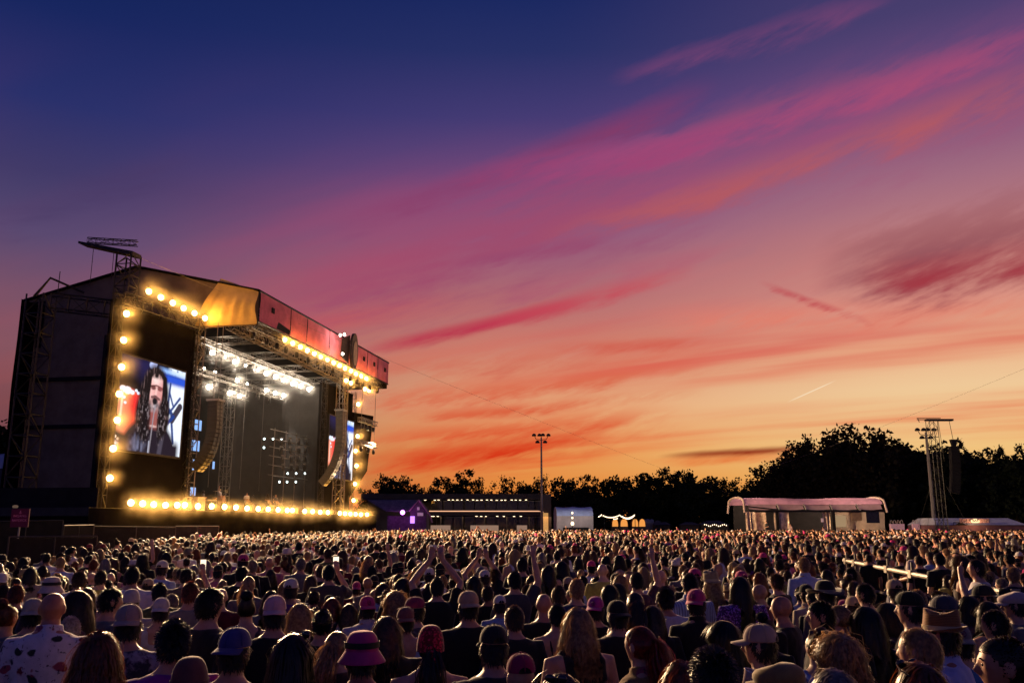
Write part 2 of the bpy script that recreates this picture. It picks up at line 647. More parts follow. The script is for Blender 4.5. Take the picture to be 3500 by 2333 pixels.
    for i, s in enumerate((61.9, 63.2, 82.6, 85.7, 89.2)):
        m = MB()
        if i == 1:
            m.add([L(62.9, ft + .13, 17.25), L(65.3, ft + .13, 17.25), L(65.4, ft + .13, 17.65), L(63.2, ft + .13, 17.85)], [(0, 1, 2, 3)])
        else:
            m.box(L(s, ft + .12, 18.3), L(s + .42, ft + .2, 18.72))
        m.build('wind_vent', BLACK, fasp)
    # oval board on the fascia
    m = MB()
    n = 28
    vs = []
    for k in (0, 1):
        for i in range(n):
            a = 2 * math.pi * i / n
            vs.append(L(79.0 + .85 * math.cos(a), ft + .35 + .25 * k, 18.55 + 1.75 * math.sin(a)))
    m.add(vs, [tuple(range(n)), tuple(range(2 * n - 1, n - 1, -1))] + [(i, (i + 1) % n, n + (i + 1) % n, n + i) for i in range(n)])
    m.hexa([L(76.2, ft + .2, 17.6), L(78.2, ft + .2, 17.2), L(78.2, ft + .3, 17.2), L(76.2, ft + .3, 17.6),
            L(76.6, ft + .2, 19.3), L(78.4, ft + .2, 20.0), L(78.4, ft + .3, 20.0), L(76.6, ft + .3, 19.3)])
    m.build('oval_board', principled('oval board face', (.05, .03, .02), .5), stage)
    m = MB()
    vs = []
    for k in (0, 1):
        for i in range(n):
            a = 2 * math.pi * i / n
            vs.append(L(79.05 + .48 * math.cos(a), ft + .62 + .03 * k, 18.35 + 1.2 * math.sin(a)))
    m.add(vs, [tuple(range(n)), tuple(range(2 * n - 1, n - 1, -1))] + [(i, (i + 1) % n, n + (i + 1) % n, n + i) for i in range(n)])
    m.build('oval_board_centre', principled('cream board centre', (.55, .42, .25), .6), stage)
    # roof girders
    def truss_part(pts, **kw):
        m = MB()
        m.truss(L(*pts[0]), L(*pts[1]), **kw)
        m.build('truss', STEEL, stage)
    truss_part([(60.2, 3.2, 17.0), (90.8, 3.2, 17.0)], w=.5, seg=.9, r=.035)
    truss_part([(61, 1.2, 17.3), (90, -.2, 17.3)], w=.7, seg=.9, r=.04)
    truss_part([(62, -4, 17.2), (89, -4, 17.2)], w=.5, seg=.9)
    truss_part([(62, -7, 15.6), (88, -7, 15.6)], w=.5, seg=.9)
    truss_part([(62, -11, 15.6), (88, -11, 15.6)], w=.5, seg=.9)
    for s in (61, 68, 75, 82, 89.5):
        truss_part([(s, 3.4, 17.6), (s, -14, 17.6)], w=.6, seg=1.2)
        truss_part([(s, 3.6, 18.2), (s, rt, 21.4)], w=.4, seg=1.4)
        truss_part([(s, rt, 21.4), (s, -15.6, 18.9)], w=.4, seg=1.4)
    # towers
    for (s, t, z1) in ((60.4, -1.2, 17.2), (90.0, -.8, 17.2), (61.5, -13.8, 17), (89.5, -13.8, 17), (88.3, -.2, 17)):
        m = MB()
        m.truss(L(s, t, -.18), L(s, t, z1), w=.9, seg=1.1, r=.05)
        m.build('tower', STEEL, stage)
    # left outrigger tower with its cross girder
    m = MB()
    m.truss(L(50, -6.5, -.18), L(50, -6.5, 17.1), w=1.25, seg=1.3, r=.07)
    m.tube([L(50, -7.1, 17.1), L(50, -6.0, 18.3), L(51.5, -4.5, 17.6)], .08, 4)
    m.tube([L(49.6, -6.6, 17), L(50, -6.0, 18.3)], .06, 4)
    m.tube([L(50.6, -5.8, 17.4), L(50.6, -5.8, 18.9)], .035, 4)
    m.build('tower', BLACKSTEEL, stage)
    m = MB()
    m.truss(L(50.5, -6.2, 16.8), L(53.5, -1.6, 16.6), w=1.0, seg=1.0, r=.05)
    m.truss(L(49.8, -.6, 16.6), L(60, -.6, 17.0), w=.8, seg=1.0, r=.04)
    m.build('truss', BLACKSTEEL, stage)
    # hoist mast above the left wing
    m = MB()
    m.truss(L(52.4, -2.0, 16.5), L(52.4, -2.0, 20.4), w=1.1, seg=.8, r=.07)
    m.hexa([L(51.9, -1.4, 20.2), L(52.9, -1.4, 20.2), L(51.9, -4.9, 20.95), L(50.9, -4.9, 20.95),
            L(51.9, -1.4, 20.5), L(52.9, -1.4, 20.5), L(51.9, -4.9, 21.1), L(50.9, -4.9, 21.1)])
    m.truss(L(51.6, -4.7, 21.35), L(52.8, -1.7, 21.35), w=.35, seg=.5, r=.03)
    for s, t, z0 in ((51.6, -4.2, 18.1), (52, -2.9, 18.6), (52, -2.6, 18.7)):
        m.tube([L(s, t, 20.7), L(s, t, z0)], .025, 4)
    m.build('hoist_mast', BLACKSTEEL, stage)
    # wings: black frame round each video screen
    for s0, s1 in ((49.9, 59.8), (84.8, 93.5)):
        m = MB()
        sbox(m, s0, s1, -1.3, -.95, DECK, 16.6)
        m.build('wing_back_panel', DARKCLOTH, stage)
        for s in (s0 + .15, s1 - .15):
            m = MB()
            m.truss(L(s, -.75, DECK), L(s, -.75, 16.8), w=.45, seg=.8, r=.03)
            m.build('tower', BLACKSTEEL, stage)
    # right wing outer sail
    m = MB()
    sheet(m, [L(93.6, -1.0, 5), L(93.9, .9, 8), L(94.6, 1.2, 14.2), L(93.6, -1.0, 14.6)], 8, 10, .15, 2, .03)
    m.build('wing_sail', DARKCLOTH, stage)
    # short lamp girders hung outside the right wing
    for z in (13.0, 10.6):
        m = MB()
        m.truss(L(87.5, 2.2, z), L(92.6, 2.2, z), w=.45, seg=.55, r=.035)
        for s in (88, 92.2):
            m.tube([L(s, 2.2, z), L(s, 2.2, 16.9)], .025, 4)
        m.build('truss', STEEL, stage)
    # lamp rack: scaffold frame with rows of lamps
    RT = -4.5
    s0, _ = st_px(935, 1560, RT)
    s1, _ = st_px(1078, 1560, RT)
    zs = [st_px(1000, y, RT)[1] - ZO for y in (1483, 1513, 1541, 1570, 1600, 1633)]
    m = MB()
    for z in zs:
        m.tube([L(s0, RT, z), L(s1, RT, z)], .045, 4)
        m.tube([L(s0, RT - .5, z + .12), L(s1, RT - .5, z + .12)], .035, 4)
    for q in (0, .25, .5, .75, 1):
        m.tube([L(s0 + (s1 - s0) * q, RT, DECK), L(s0 + (s1 - s0) * q, RT, zs[0] + .2)], .045, 4)
    m.tube([L(s0 + 1, RT - .1, zs[1]), L(s1 - .6, RT - .1, zs[4])], .04, 4)
    m.build('lamp_rack_frame', STEEL, stage)
    # drum riser and ramp
    m = MB()
    sbox(m, 71.5, 78.0, -8.5, -4.8, DECK, DECK + .75)
    m.build('drum_riser', DECKMAT, stage)
    # hanging wires
    m = MB()
    for s, t in ((66, -6), (70, -8), (74, -7), (79, -6.5), (84, -7)):
        m.tube([L(s, t, 5.5), L(s, t, 17)], .018, 3)
    m.build('hanging_wire', STEEL, stage)


build_stage()
DECK += ZO


# ------------------------------------------------------------------ lamps
def lamp_proto(kind):
    r = {'A': .21, 'W': .22, 'F': .21, 's': .13, 'c': .11}[kind]
    lens = {'A': AMBERL, 'W': WHITEL, 'F': AMBERL, 's': WHITEL, 'c': COOLL}[kind]
    root = empty('stage_lamp')
    m = MB()
    n = 14
    prof = [(.55, -.85), (.95, -.55), (1.05, 0), (1.08, .12), (.98, .13)]
    vs = [(a * r * math.cos(2 * math.pi * q / n), b * r, a * r * math.sin(2 * math.pi * q / n)) for a, b in prof for q in range(n)]
    fs = [(i * n + q, i * n + (q + 1) % n, (i + 1) * n + (q + 1) % n, (i + 1) * n + q) for i in range(4) for q in range(n)] + [tuple(range(n))]
    m.add(vs, fs)
    m.build('housing', BLACKSTEEL, root)
    m = MB()
    prof = [(.97, .10), (.93, .25), (.75, .48), (.42, .66), (.05, .72)]
    vs = [(a * r * math.cos(2 * math.pi * q / n), b * r, a * r * math.sin(2 * math.pi * q / n)) for a, b in prof for q in range(n)]
    m.add(vs, [(i * n + q, (i + 1) * n + q, (i + 1) * n + (q + 1) % n, i * n + (q + 1) % n) for i in range(4) for q in range(n)] + [tuple(range(4 * n, 5 * n))])
    m.build('lens', lens, root, True)
    m = MB()
    m.tube([(-1.12 * r, -.2 * r, 0), (-1.12 * r, -.2 * r, 1.3 * r), (1.12 * r, -.2 * r, 1.3 * r), (1.12 * r, -.2 * r, 0)], .02, 4)
    m.tube([(0, -.2 * r, 1.3 * r), (0, -.2 * r, 1.9 * r)], .025, 4)
    m.build('yoke', BLACKSTEEL, root)
    return root


POWER = {'A': 210.0, 'W': 230.0, 'F': 230.0, 's': 90.0, 'c': 0.0}
LCOL = {'A': (1.0, .42, .055), 'F': (1.0, .44, .07), 'W': (1.0, .80, .58), 's': (1.0, .80, .58)}
LDATA = {}
ORD = ['first', 'second', 'third', 'fourth', 'fifth', 'sixth', 'seventh', 'eighth', 'ninth', 'tenth', 'eleventh', 'twelfth', 'thirteenth',
       'fourteenth', 'fifteenth', 'sixteenth', 'seventeenth', 'eighteenth', 'nineteenth', 'twentieth', 'twenty-first', 'twenty-second',
       'twenty-third', 'twenty-fourth', 'twenty-fifth', 'twenty-sixth', 'twenty-seventh', 'twenty-eighth', 'twenty-ninth', 'thirtieth']
PROTO = {}


def puff_mesh():
    """puff of smoke added to give a lamp its halo"""
    m = MB()
    n, k_ = 16, 10
    vs = []
    for j in range(1, k_):
        for i in range(n):
            a, b = math.pi * j / k_, 2 * math.pi * i / n
            vs.append((math.sin(a) * math.cos(b), math.sin(a) * math.sin(b), math.cos(a)))
    fs = [(j * n + i, (j + 1) * n + i, (j + 1) * n + (i + 1) % n, j * n + (i + 1) % n) for j in range(k_ - 2) for i in range(n)]
    vs += [(0, 0, 1), (0, 0, -1)]
    b = len(vs) - 2
    fs += [(b, i, (i + 1) % n) for i in range(n)] + [(b + 1, (k_ - 2) * n + (i + 1) % n, (k_ - 2) * n + i) for i in range(n)]
    m.add(vs, fs)
    me = mesh_from('halo_puff', m.v, m.f)
    mt = bpy.data.materials.new('lamp halo puff')
    mt.use_nodes = True
    k = NT(mt.node_tree)
    out = k.n('ShaderNodeOutputMaterial')
    pv = k.n('ShaderNodeVolumePrincipled')
    pv.inputs['Color'].default_value = (.9, .9, .9, 1)
    tc = k.n('ShaderNodeTexCoord')
    ln = k.n('ShaderNodeVectorMath', operation='LENGTH')
    k.link(tc.outputs['Object'], ln.inputs[0])
    q = k.m('SUBTRACT', 1.0, ln.outputs['Value'], clamp=True)
    nz = k.noise(tc.outputs['Object'], 2.2, 2, .5)
    k.link(k.m('MULTIPLY', k.m('MULTIPLY', k.m('MULTIPLY', q, q), nz), .55), pv.inputs['Density'])
    k.link(pv.outputs[0], out.inputs['Volume'])
    me.materials.append(mt)
    return me


PUFF = [puff_mesh()]
HALOS = []
BEAM = {'A': 24000.0, 'W': 20000.0, 'F': 1600.0, 's': 0.0}
BCOL = {'A': (1.0, .64, .34), 'F': (1.0, .62, .26), 'W': (1.0, .82, .62)}


def place_lamp(pos, kind, label, group, beam=False):
    if kind not in PROTO:
        PROTO[kind] = lamp_proto(kind)
        o = PROTO[kind]
    else:
        src = PROTO[kind]
        o = src.copy()
        COL.objects.link(o)
        for ch in src.children:
            if ch.type != 'LIGHT':
                c = ch.copy()
                COL.objects.link(c)
                c.parent = o
    tc = (Vector((0, 0, CAM_H)) - pos).normalized()
    aim = (SN * .75 + tc + Vector((0, 0, -.08))).normalized()
    o.location = pos
    o.rotation_euler = (0, 0, math.atan2(-aim.x, aim.y))
    tag(o, label, 'lamp', group)
    if POWER[kind] > 0:
        if kind not in LDATA:
            ld = bpy.data.lights.new('lamp light ' + kind, 'POINT')
            ld.energy = POWER[kind]
            ld.color = LCOL[kind]
            ld.shadow_soft_size = .25
            LDATA[kind] = ld
        lo = bpy.data.objects.new('lamp_light', LDATA[kind])
        COL.objects.link(lo)
        lo.parent = o
        lo.location = (0, .42 if kind != 's' else .25, 0)
        if kind != 's':
            fw = Vector((-math.sin(o.rotation_euler.z), math.cos(o.rotation_euler.z), 0))
            HALOS.append((pos + fw * .35, (1.3 if kind != 'W' else 1.5) * (1 + .22 * math.sin(pos.x * 17.3 + pos.z * 9.1))))
        if beam:
            if ('beam', kind) not in LDATA:
                ld = bpy.data.lights.new('audience beam ' + kind, 'SPOT')
                ld.energy = BEAM[kind]
                ld.color = BCOL[kind]
                ld.spot_size = R(135)
                ld.spot_blend = .5
                ld.shadow_soft_size = .35
                LDATA[('beam', kind)] = ld
            so = bpy.data.objects.new('audience_beam', LDATA[('beam', kind)])
            COL.objects.link(so)
            so.parent = o
            bd = (SN + tc * .8 + Vector((0, 0, -.06 if pos.z > 6 else .05))).normalized()
            loc = Matrix.Rotation(-o.rotation_euler.z, 3, 'Z')
            so.rotation_euler = (loc @ bd).to_track_quat('-Z', 'Y').to_euler()
            so.location = loc @ (bd * 2.4 + Vector((0, 0, -.7 if pos.z > 6 else .2)))
    return o


def lamp_row(pts, kind, t, fmt, group, every=2):
    for i, p in enumerate(pts):
        s, z = st_px(p[0], p[1], t)
        place_lamp(st(s, t, z), p[2] if len(p) > 2 else kind, fmt % ORD[i], group, len(p) == 2 and every < 50 and i % every == 0)


lamp_row([(432, 1072), (422, 1162), (415, 1254), (407, 1346), (400, 1435), (386, 1532), (375, 1633)], 'A', 0.0,
         'bright amber lamp beside the big screen, %s from the top of the column', 'amber lamp column left of the screen')
lamp_row([(508, 996), (549, 1016), (590, 1035), (627, 1053), (664, 1070), (700, 1087)], 'A', 0.0,
         'bright amber lamp above the big screen, %s from the left of the row', 'amber lamps over the screen')
lamp_row([(973, 1160), (1000, 1173), (1026, 1185), (1050, 1197), (1074, 1208), (1096, 1218), (1119, 1228), (1140, 1239), (1160, 1249), (1179, 1258),
          (1199, 1267), (1216, 1277), (1234, 1285), (1251, 1294)], 'A', 3.2,
         'bright amber lamp under the pink banner, %s from the left', 'amber lamps under the pink banner')
lamp_row([(1183, 1300), (1199, 1308), (1247, 1329), (1261, 1334), (1224, 1381)], 'A', 2.2,
         'amber lamp hung below the right end of the roof, %s from the left', 'amber lamps under the roof end')
lamp_row([(1163, 1145, 's'), (1177, 1143, 's'), (1171, 1209, 's')], 's', 5.0,
         'small bright lamp lighting the oval board, %s of three', 'lamps on the oval board')
WNB = 99
lamp_row([(724, 1205), (764, 1220), (802, 1236), (839, 1249, 's'), (875, 1263), (909, 1276), (941, 1287), (969, 1299), (1000, 1311), (1027, 1319),
          (1055, 1330)], 'W', -4.0, 'white lamp in the upper row inside the stage roof, %s from the left', 'upper row of white lamps', WNB)
lamp_row([(655, 1244, 's'), (697, 1259, 's'), (734, 1271, 's'), (712, 1322), (784, 1343), (810, 1299), (818, 1353), (844, 1311, 's'), (909, 1333),
          (940, 1343), (968, 1351)], 'W', -7.0, 'white lamp in the lower rows inside the stage roof, %s from the left', 'lower rows of white lamps', WNB)
lamp_row([(1222, 1490), (1215, 1540), (1218, 1591), (1213, 1653), (1208, 1709)], 'A', 0.0,
         'amber lamp right of the far screen, %s from the top of the column', 'amber lamp column right of the far screen')
lamp_row([(447, 1717), (487, 1720), (525, 1723), (565, 1725), (605, 1725), (631, 1725), (676, 1729), (723, 1729), (767, 1731), (806, 1733), (844, 1736),
          (882, 1738), (916, 1739), (950, 1741), (981, 1743), (999, 1743), (1041, 1746), (1068, 1747), (1094, 1749), (1120, 1750), (1161, 1753),
          (1179, 1754), (1197, 1755), (1215, 1756), (1233, 1757), (1254, 1757)], 'F', .55,
         'dazzling footlight along the front edge of the stage, %s from the left', 'footlights along the stage front', 3)
rack = [(903, 1499), (933, 1499), (962, 1499), (902, 1529), (983, 1617), (1012, 1617), (1042, 1617), (955, 1646), (981, 1646), (1011, 1646)]
lamp_row(rack, 'c', -4.4, 'small cool white lamp on the dark rack, %s of the lit ones', 'lit lamps on the rack')


# every third white lamp throws a shaft down onto the deck
def wash():
    ld = bpy.data.lights.new('stage wash', 'SPOT')
    ld.energy, ld.color, ld.spot_size, ld.spot_blend, ld.shadow_soft_size = 3200, (1.0, .86, .70), R(34), .6, .12
    ws = sorted([o for o in scene.objects if o.get('group') in ('upper row of white lamps', 'lower rows of white lamps')], key=lambda o: o.location.y)
    for i, o in enumerate(ws):
        if i % 3 == 0:
            so = bpy.data.objects.new('stage_wash', ld)
            COL.objects.link(so)
            so.parent = o
            d = (SN * (.10 + .22 * math.sin(i * 2.1)) + SU * (.30 * math.sin(i * 1.3)) + Vector((0, 0, -1))).normalized()
            loc = Matrix.Rotation(-o.rotation_euler.z, 3, 'Z')
            so.rotation_euler = (loc @ d).to_track_quat('-Z', 'Y').to_euler()
            so.location = (0, .1, -.35)


wash()
# unlit fixtures under the girders
def fixture_proto():
    root = empty('moving_head_light')
    m = MB()
    m.lathe([(.10, -.62), (.16, -.55), (.17, -.30), (.13, -.12), (.06, -.10)], 10)
    m.build('head', BLACKSTEEL, root, True)
    m = MB()
    m.tube([(-.2, 0, -.35), (-.2, 0, 0), (.2, 0, 0), (.2, 0, -.35)], .03, 4)
    m.box((-.14, -.12, .0), (.14, .12, .14))
    m.build('yoke', STEEL, root)
    return root


fp = None
spots = [(60.9 + i * 2.05, 3.2, 16.7, 'front girder') for i in range(15)] + [(63 + i * 2.2, -4, 16.85, 'upper lamp row') for i in range(11)] + \
        [(63 + i * 2.2, -7, 15.2, 'lower lamp row') for i in range(11)] + [(88.2 + i * 1.9, 2.2, z, 'short girder at %s' % w) for z, w in ((12.7, 'top'), (10.3, 'bottom')) for i in range(3)]
for _j, _y in enumerate((1500, 1529, 1558, 1588)):
    for _i in range(5):
        _s, _z = st_px(966 + _i * 26, _y, -4.4)
        spots.append((_s, -4.4, _z - ZO, '%s bar of the rack' % ('top', 'second', 'third', 'lowest')[_j]))
cnt = {}
for i, (s, t, z, w) in enumerate(spots):
    if fp is None:
        fp = fixture_proto()
        o = fp
    else:
        o = copy_tree(fp)
    cnt[w] = cnt.get(w, 0) + 1
    o.location = st(s + .3 * math.sin(i * 7.7), t, z + ZO)
    o.rotation_euler = (0, 0, i * 1.7)
    tag(o, 'unlit dark moving light under the %s, %s from the left' % (w, ORD[cnt[w] - 1]), 'stage light', 'unlit moving lights in the stage roof')


# ------------------------------------------------------------------ video screens
def paint_screen(nx, ny):
    """the concert picture on the screens: a long-haired singer at a microphone before red drums"""
    u, v = np.meshgrid((np.arange(nx) + .5) / nx, (np.arange(ny) + .5) / ny)   # v runs down
    u, v = .53 + (u - .53) / 1.10, .42 + (v - .42) / 1.08
    img = np.zeros((ny, nx, 3)) + np.array([.012, .008, .010])
    rng = np.random.default_rng(4)

    def nz(sx, sy, seed):
        r = np.random.default_rng(seed).random((sy + 2, sx + 2))
        xx, yy = np.clip(u, 0, .999) * sx, np.clip(v, 0, .999) * sy
        i, j = xx.astype(int), yy.astype(int)
        fx, fy = xx - i, yy - j
        fx, fy = fx * fx * (3 - 2 * fx), fy * fy * (3 - 2 * fy)
        return (r[j, i] * (1 - fx) + r[j, i + 1] * fx) * (1 - fy) + (r[j + 1, i] * (1 - fx) + r[j + 1, i + 1] * fx) * fy

    def blend(mask, col):
        nonlocal img
        mask = np.clip(mask, 0, 1)[..., None]
        img = img * (1 - mask) + np.array(col) * mask

    def sm(x, w):
        return np.clip(x / w * .5 + .5, 0, 1)

    def ell(cx, cy, rx, ry, w=.15):
        return sm(1 - np.hypot((u - cx) / rx, (v - cy) / ry), w)

    def seg(x0, y0, x1, y1, r, w=.006):
        dx, dy = x1 - x0, y1 - y0
        q = np.clip(((u - x0) * dx + (v - y0) * dy * 1.0) / (dx * dx + dy * dy), 0, 1)
        return sm(r - np.hypot(u - x0 - q * dx, v - y0 - q * dy), w)
    # white screen at the right, blue bands above
    blend(sm(u - .67, .02) * sm(v - .19, .02), (.85, .90, 1.0))
    blend(sm(u - .60, .03) * sm(v - .10, .03) * sm(.205 - v, .03), (.03, .09, .62))
    blend(sm(u - .56, .02) * sm(v - .055, .02) * sm(.10 - v, .015), (.30, .50, 1.0))
    blend(sm(u - .72, .04) * sm(.075 + .08 * (u - .72) - v, .03) * sm(nz(30, 40, 3) - .25, .2), (.75, .85, 1.0))
    blend(ell(.47, .06, .05, .045), (.55, .62, 1.0))
    blend(seg(.52, .0, .50, .06, .02), (.5, .55, .9))
    blend(sm(.55 - u, .15) * sm(v - .02, .05) * sm(.25 - v - .3 * (.5 - u), .1) * .2, (.06, .05, .30))
    # drums
    blend(ell(.16, .58, .20, .22, .12), (.85, .26, .16))
    blend(sm(u - .17, .08) * ell(.2, .58, .2, .22, .12), (.80, .03, .03))
    blend(seg(.10, .42, .09, .72, .012), (1.0, .62, .5))
    for cx, cy, r in ((.03, .395, .025), (.1, .37, .045), (.16, .375, .05), (.22, .385, .03), (.27, .36, .02), (.3, .38, .02), (.12, .45, .02), (.14, .50, .018),
                      (.01, .80, .02), (.05, .84, .02), (.02, .87, .022), (.09, .86, .018)):
        blend(ell(cx, cy, r, r * .75), (.75, .82, 1.0))
    blend(sm(.13 - u, .02) * sm(v - .88, .03) * sm(nz(6, 60, 9) - .35, .2), (.55, .62, 1.0))
    # stands at the right
    for a in ((.74, .2, .72, .62, .014), (.74, .30, .80, .42, .012), (.72, .55, .90, .33, .014), (.70, .44, .80, .52, .02), (.78, .5, .84, .82, .016)):
        blend(seg(*a), (.03, .06, .22))
    blend(seg(.80, .58, .91, .42, .036), (.05, .04, .06))
    blend(seg(.74, .62, .82, .54, .02), (.02, .05, .25))
    # torso
    sh = np.maximum(ell(.5, 1.03, .40, .43, .06), sm(v - .82, .04) * sm(.42 - np.abs(u - .5), .03))
    blend(sh, (.022, .014, .022))
    blend(sh * ell(.33, .90, .10, .10, .5) * sm(nz(40, 24, 5) - .5, .4) * .8, (.22, .22, .34))
    blend(sh * sm(.03 - np.abs(u - (.70 - (v - .6) * .15)), .01) * .5, (.12, .10, .14))
    # hair
    hr = np.maximum(ell(.53, .36, .195, .315, .10), np.maximum(ell(.40, .58, .12, .26, .15), ell(.66, .55, .10, .24, .15)))
    blend(hr, (.016, .010, .010))
    strands = sm(nz(90, 14, 7) - .72, .2) * sm(nz(24, 30, 8) - .45, .2)
    blend(hr * strands * .7, (.26, .16, .16))
    # face
    fc = np.maximum(ell(.545, .305, .110, .165, .10), ell(.53, .40, .095, .17, .10))
    blend(fc, (.92, .50, .47))
    blend(fc * sm(nz(9, 12, 11) - .55, .3) * .35, (.55, .18, .17))
    blend(ell(.55, .19, .07, .06, .5) * fc, (1.0, .72, .68))
    for cx in (.497, .592):
        blend(ell(cx, .285, .038, .022, .3) * .9, (.10, .02, .02))
        blend(seg(cx - .04, .262 + (.012 if cx < .55 else -.004), cx + .04, .262 + (-.006 if cx < .55 else .012), .008), (.10, .03, .03))
    blend(seg(.545, .29, .535, .365, .014) * .5, (1.0, .72, .66))
    blend(ell(.535, .372, .028, .014, .4) * .7, (.25, .05, .05))
    blend(ell(.535, .415, .040, .038, .2), (.03, .006, .006))
    blend(fc * sm(u - .575, .06) * .45, (.45, .12, .12))
    blend(ell(.53, .485, .085, .075, .3) * sm(nz(40, 40, 12) - .15, .4), (.20, .15, .16))
    blend(ell(.505, .50, .045, .05, .4) * sm(nz(40, 40, 13) - .35, .3), (.55, .50, .54))
    blend(seg(.485, .385, .53, .375, .014) + seg(.54, .375, .59, .392, .014), (.16, .07, .07))
    blend(ell(.49, .45, .035, .06, .4) * .5, (.30, .16, .15))
    blend(ell(.635, .38, .016, .035, .3), (.75, .26, .22))
    blend(sm(.07 - np.abs(u - .53), .02) * sm(v - .52, .03) * sm(.70 - v, .03), (.34, .10, .09))
    blend(ell(.53, .68, .06, .012, .4) * .6, (.9, .6, .55))
    blend(ell(.545, .135, .12, .05, .3) * sm(nz(60, 20, 21) - .35, .4), (.02, .012, .012))
    blend(np.maximum(seg(.44, .17, .42, .45, .03), seg(.655, .17, .66, .45, .028)), (.016, .010, .010))
    # front hair over the shoulders
    blend(np.maximum(ell(.42, .62, .07, .24, .2), ell(.635, .60, .05, .22, .2)) * .9, (.014, .009, .010))
    blend(np.maximum(ell(.40, .65, .09, .24, .3), ell(.645, .62, .06, .22, .3)) * sm(nz(70, 36, 15) - .74, .12) * .5, (.32, .25, .27))
    # microphone and stand
    blend(ell(.533, .425, .030, .034, .2), (.015, .012, .014))
    blend(seg(.54, .46, .50, 1.0, .007), (.30, .26, .30))
    blend(seg(.495, .84, .49, .99, .006), (.5, .5, .62))
    img *= (.88 + .12 * rng.random((ny, nx)))[..., None]
    return img


IMG = paint_screen(140, 122)
scrm = bpy.data.materials.new('video screen picture')
scrm.use_nodes = True
_k = NT(scrm.node_tree)
_o = _k.n('ShaderNodeOutputMaterial')
_e = _k.n('ShaderNodeEmission')
_a = _k.n('ShaderNodeVertexColor', layer_name='picture')
_k.link(_a.outputs[0], _e.inputs[0])
_e.inputs[1].default_value = 1.25
_k.link(_e.outputs[0], _o.inputs[0])
scrm.cycles.emission_sampling = 'NONE'


def video_screen(s0, s1, z0, z1, t, label):
    root = empty('video_screen', st((s0 + s1) / 2, t, z0 + ZO), STAGE_ROT)
    tag(root, label, 'screen', 'video screens on the stage wings')
    w, h = s1 - s0, z1 - z0
    ny, nx, _ = IMG.shape
    xs = np.linspace(-w / 2, w / 2, nx + 1)
    zs = np.linspace(h, 0, ny + 1)
    vs = [(x, 0, z) for z in zs for x in xs]
    fs = [(j * (nx + 1) + i, (j + 1) * (nx + 1) + i, (j + 1) * (nx + 1) + i + 1, j * (nx + 1) + i + 1) for j in range(ny) for i in range(nx)]
    me = mesh_from('picture', vs, fs)
    ca = me.color_attributes.new('picture', 'FLOAT_COLOR', 'CORNER')
    cc = np.ones((ny * nx, 4, 4))
    cc[..., :3] = IMG.reshape(-1, 1, 3)
    ca.data.foreach_set('color', cc.reshape(-1).astype(np.float32))
    obj('picture', me, scrm, root)
    m = MB()
    m.box((-w / 2 - .12, .05, -.12), (w / 2 + .12, .3, h + .12))
    for a, b in (((-w / 2 - .12, -.03, -.12), (w / 2 + .12, .05, -.005)), ((-w / 2 - .12, -.03, h + .005), (w / 2 + .12, .05, h + .12)),
                 ((-w / 2 - .12, -.03, -.005), (-w / 2 - .005, .05, h + .005)), ((w / 2 + .005, -.03, -.005), (w / 2 + .12, .05, h + .005))):
        m.box(a, b)
    m.build('frame', BLACKSTEEL, root)


video_screen(50.55, 58.2, 6.95, 13.1, -.55, 'big video screen on the left stage wing showing a long-haired singer')
video_screen(86.0, 93.1, 6.95, 13.35, -.55, 'far video screen on the right stage wing, half hidden by hanging speakers')

# blue side panels in the stage's left opening
bl = emitter('blue white video tile', (.30, .52, 1.0), 1.1)
for i, (x0, x1, y0, y1) in enumerate(((664, 688, 1430, 1474), (655, 681, 1500, 1544), (658, 682, 1567, 1610), (650, 668, 1662, 1695), (726, 733, 1574, 1604))):
    s0, z1 = st_px(x0, y0, -2.2)
    s1, z0 = st_px(x1, y1, -2.2)
    m = MB()
    m.box((s0, 2.2, z0), (s1, 2.3, z1))
    root = m.build('video_tile', BLACKSTEEL)
    root.location, root.rotation_euler = STAGE_LOC, (0, 0, STAGE_ROT)
    m = MB()
    m.add([(s0 + .04, 2.19, z0 + .04), (s1 - .04, 2.19, z0 + .04), (s1 - .04, 2.19, z1 - .04), (s0 + .04, 2.19, z1 - .04)], [(0, 1, 2, 3)])
    m.build('lit_face', bl, root)
    tag(root, ['blue lit video tile in the stage opening beside the screen, highest', 'blue lit video tile in the stage opening, second from the top',
               'blue lit video tile in the stage opening, third from the top', 'blue lit video tile standing left of the keyboard player',
               'narrow pale video tile beneath the left speaker column'][i], 'video tile', 'blue video tiles in the stage opening')


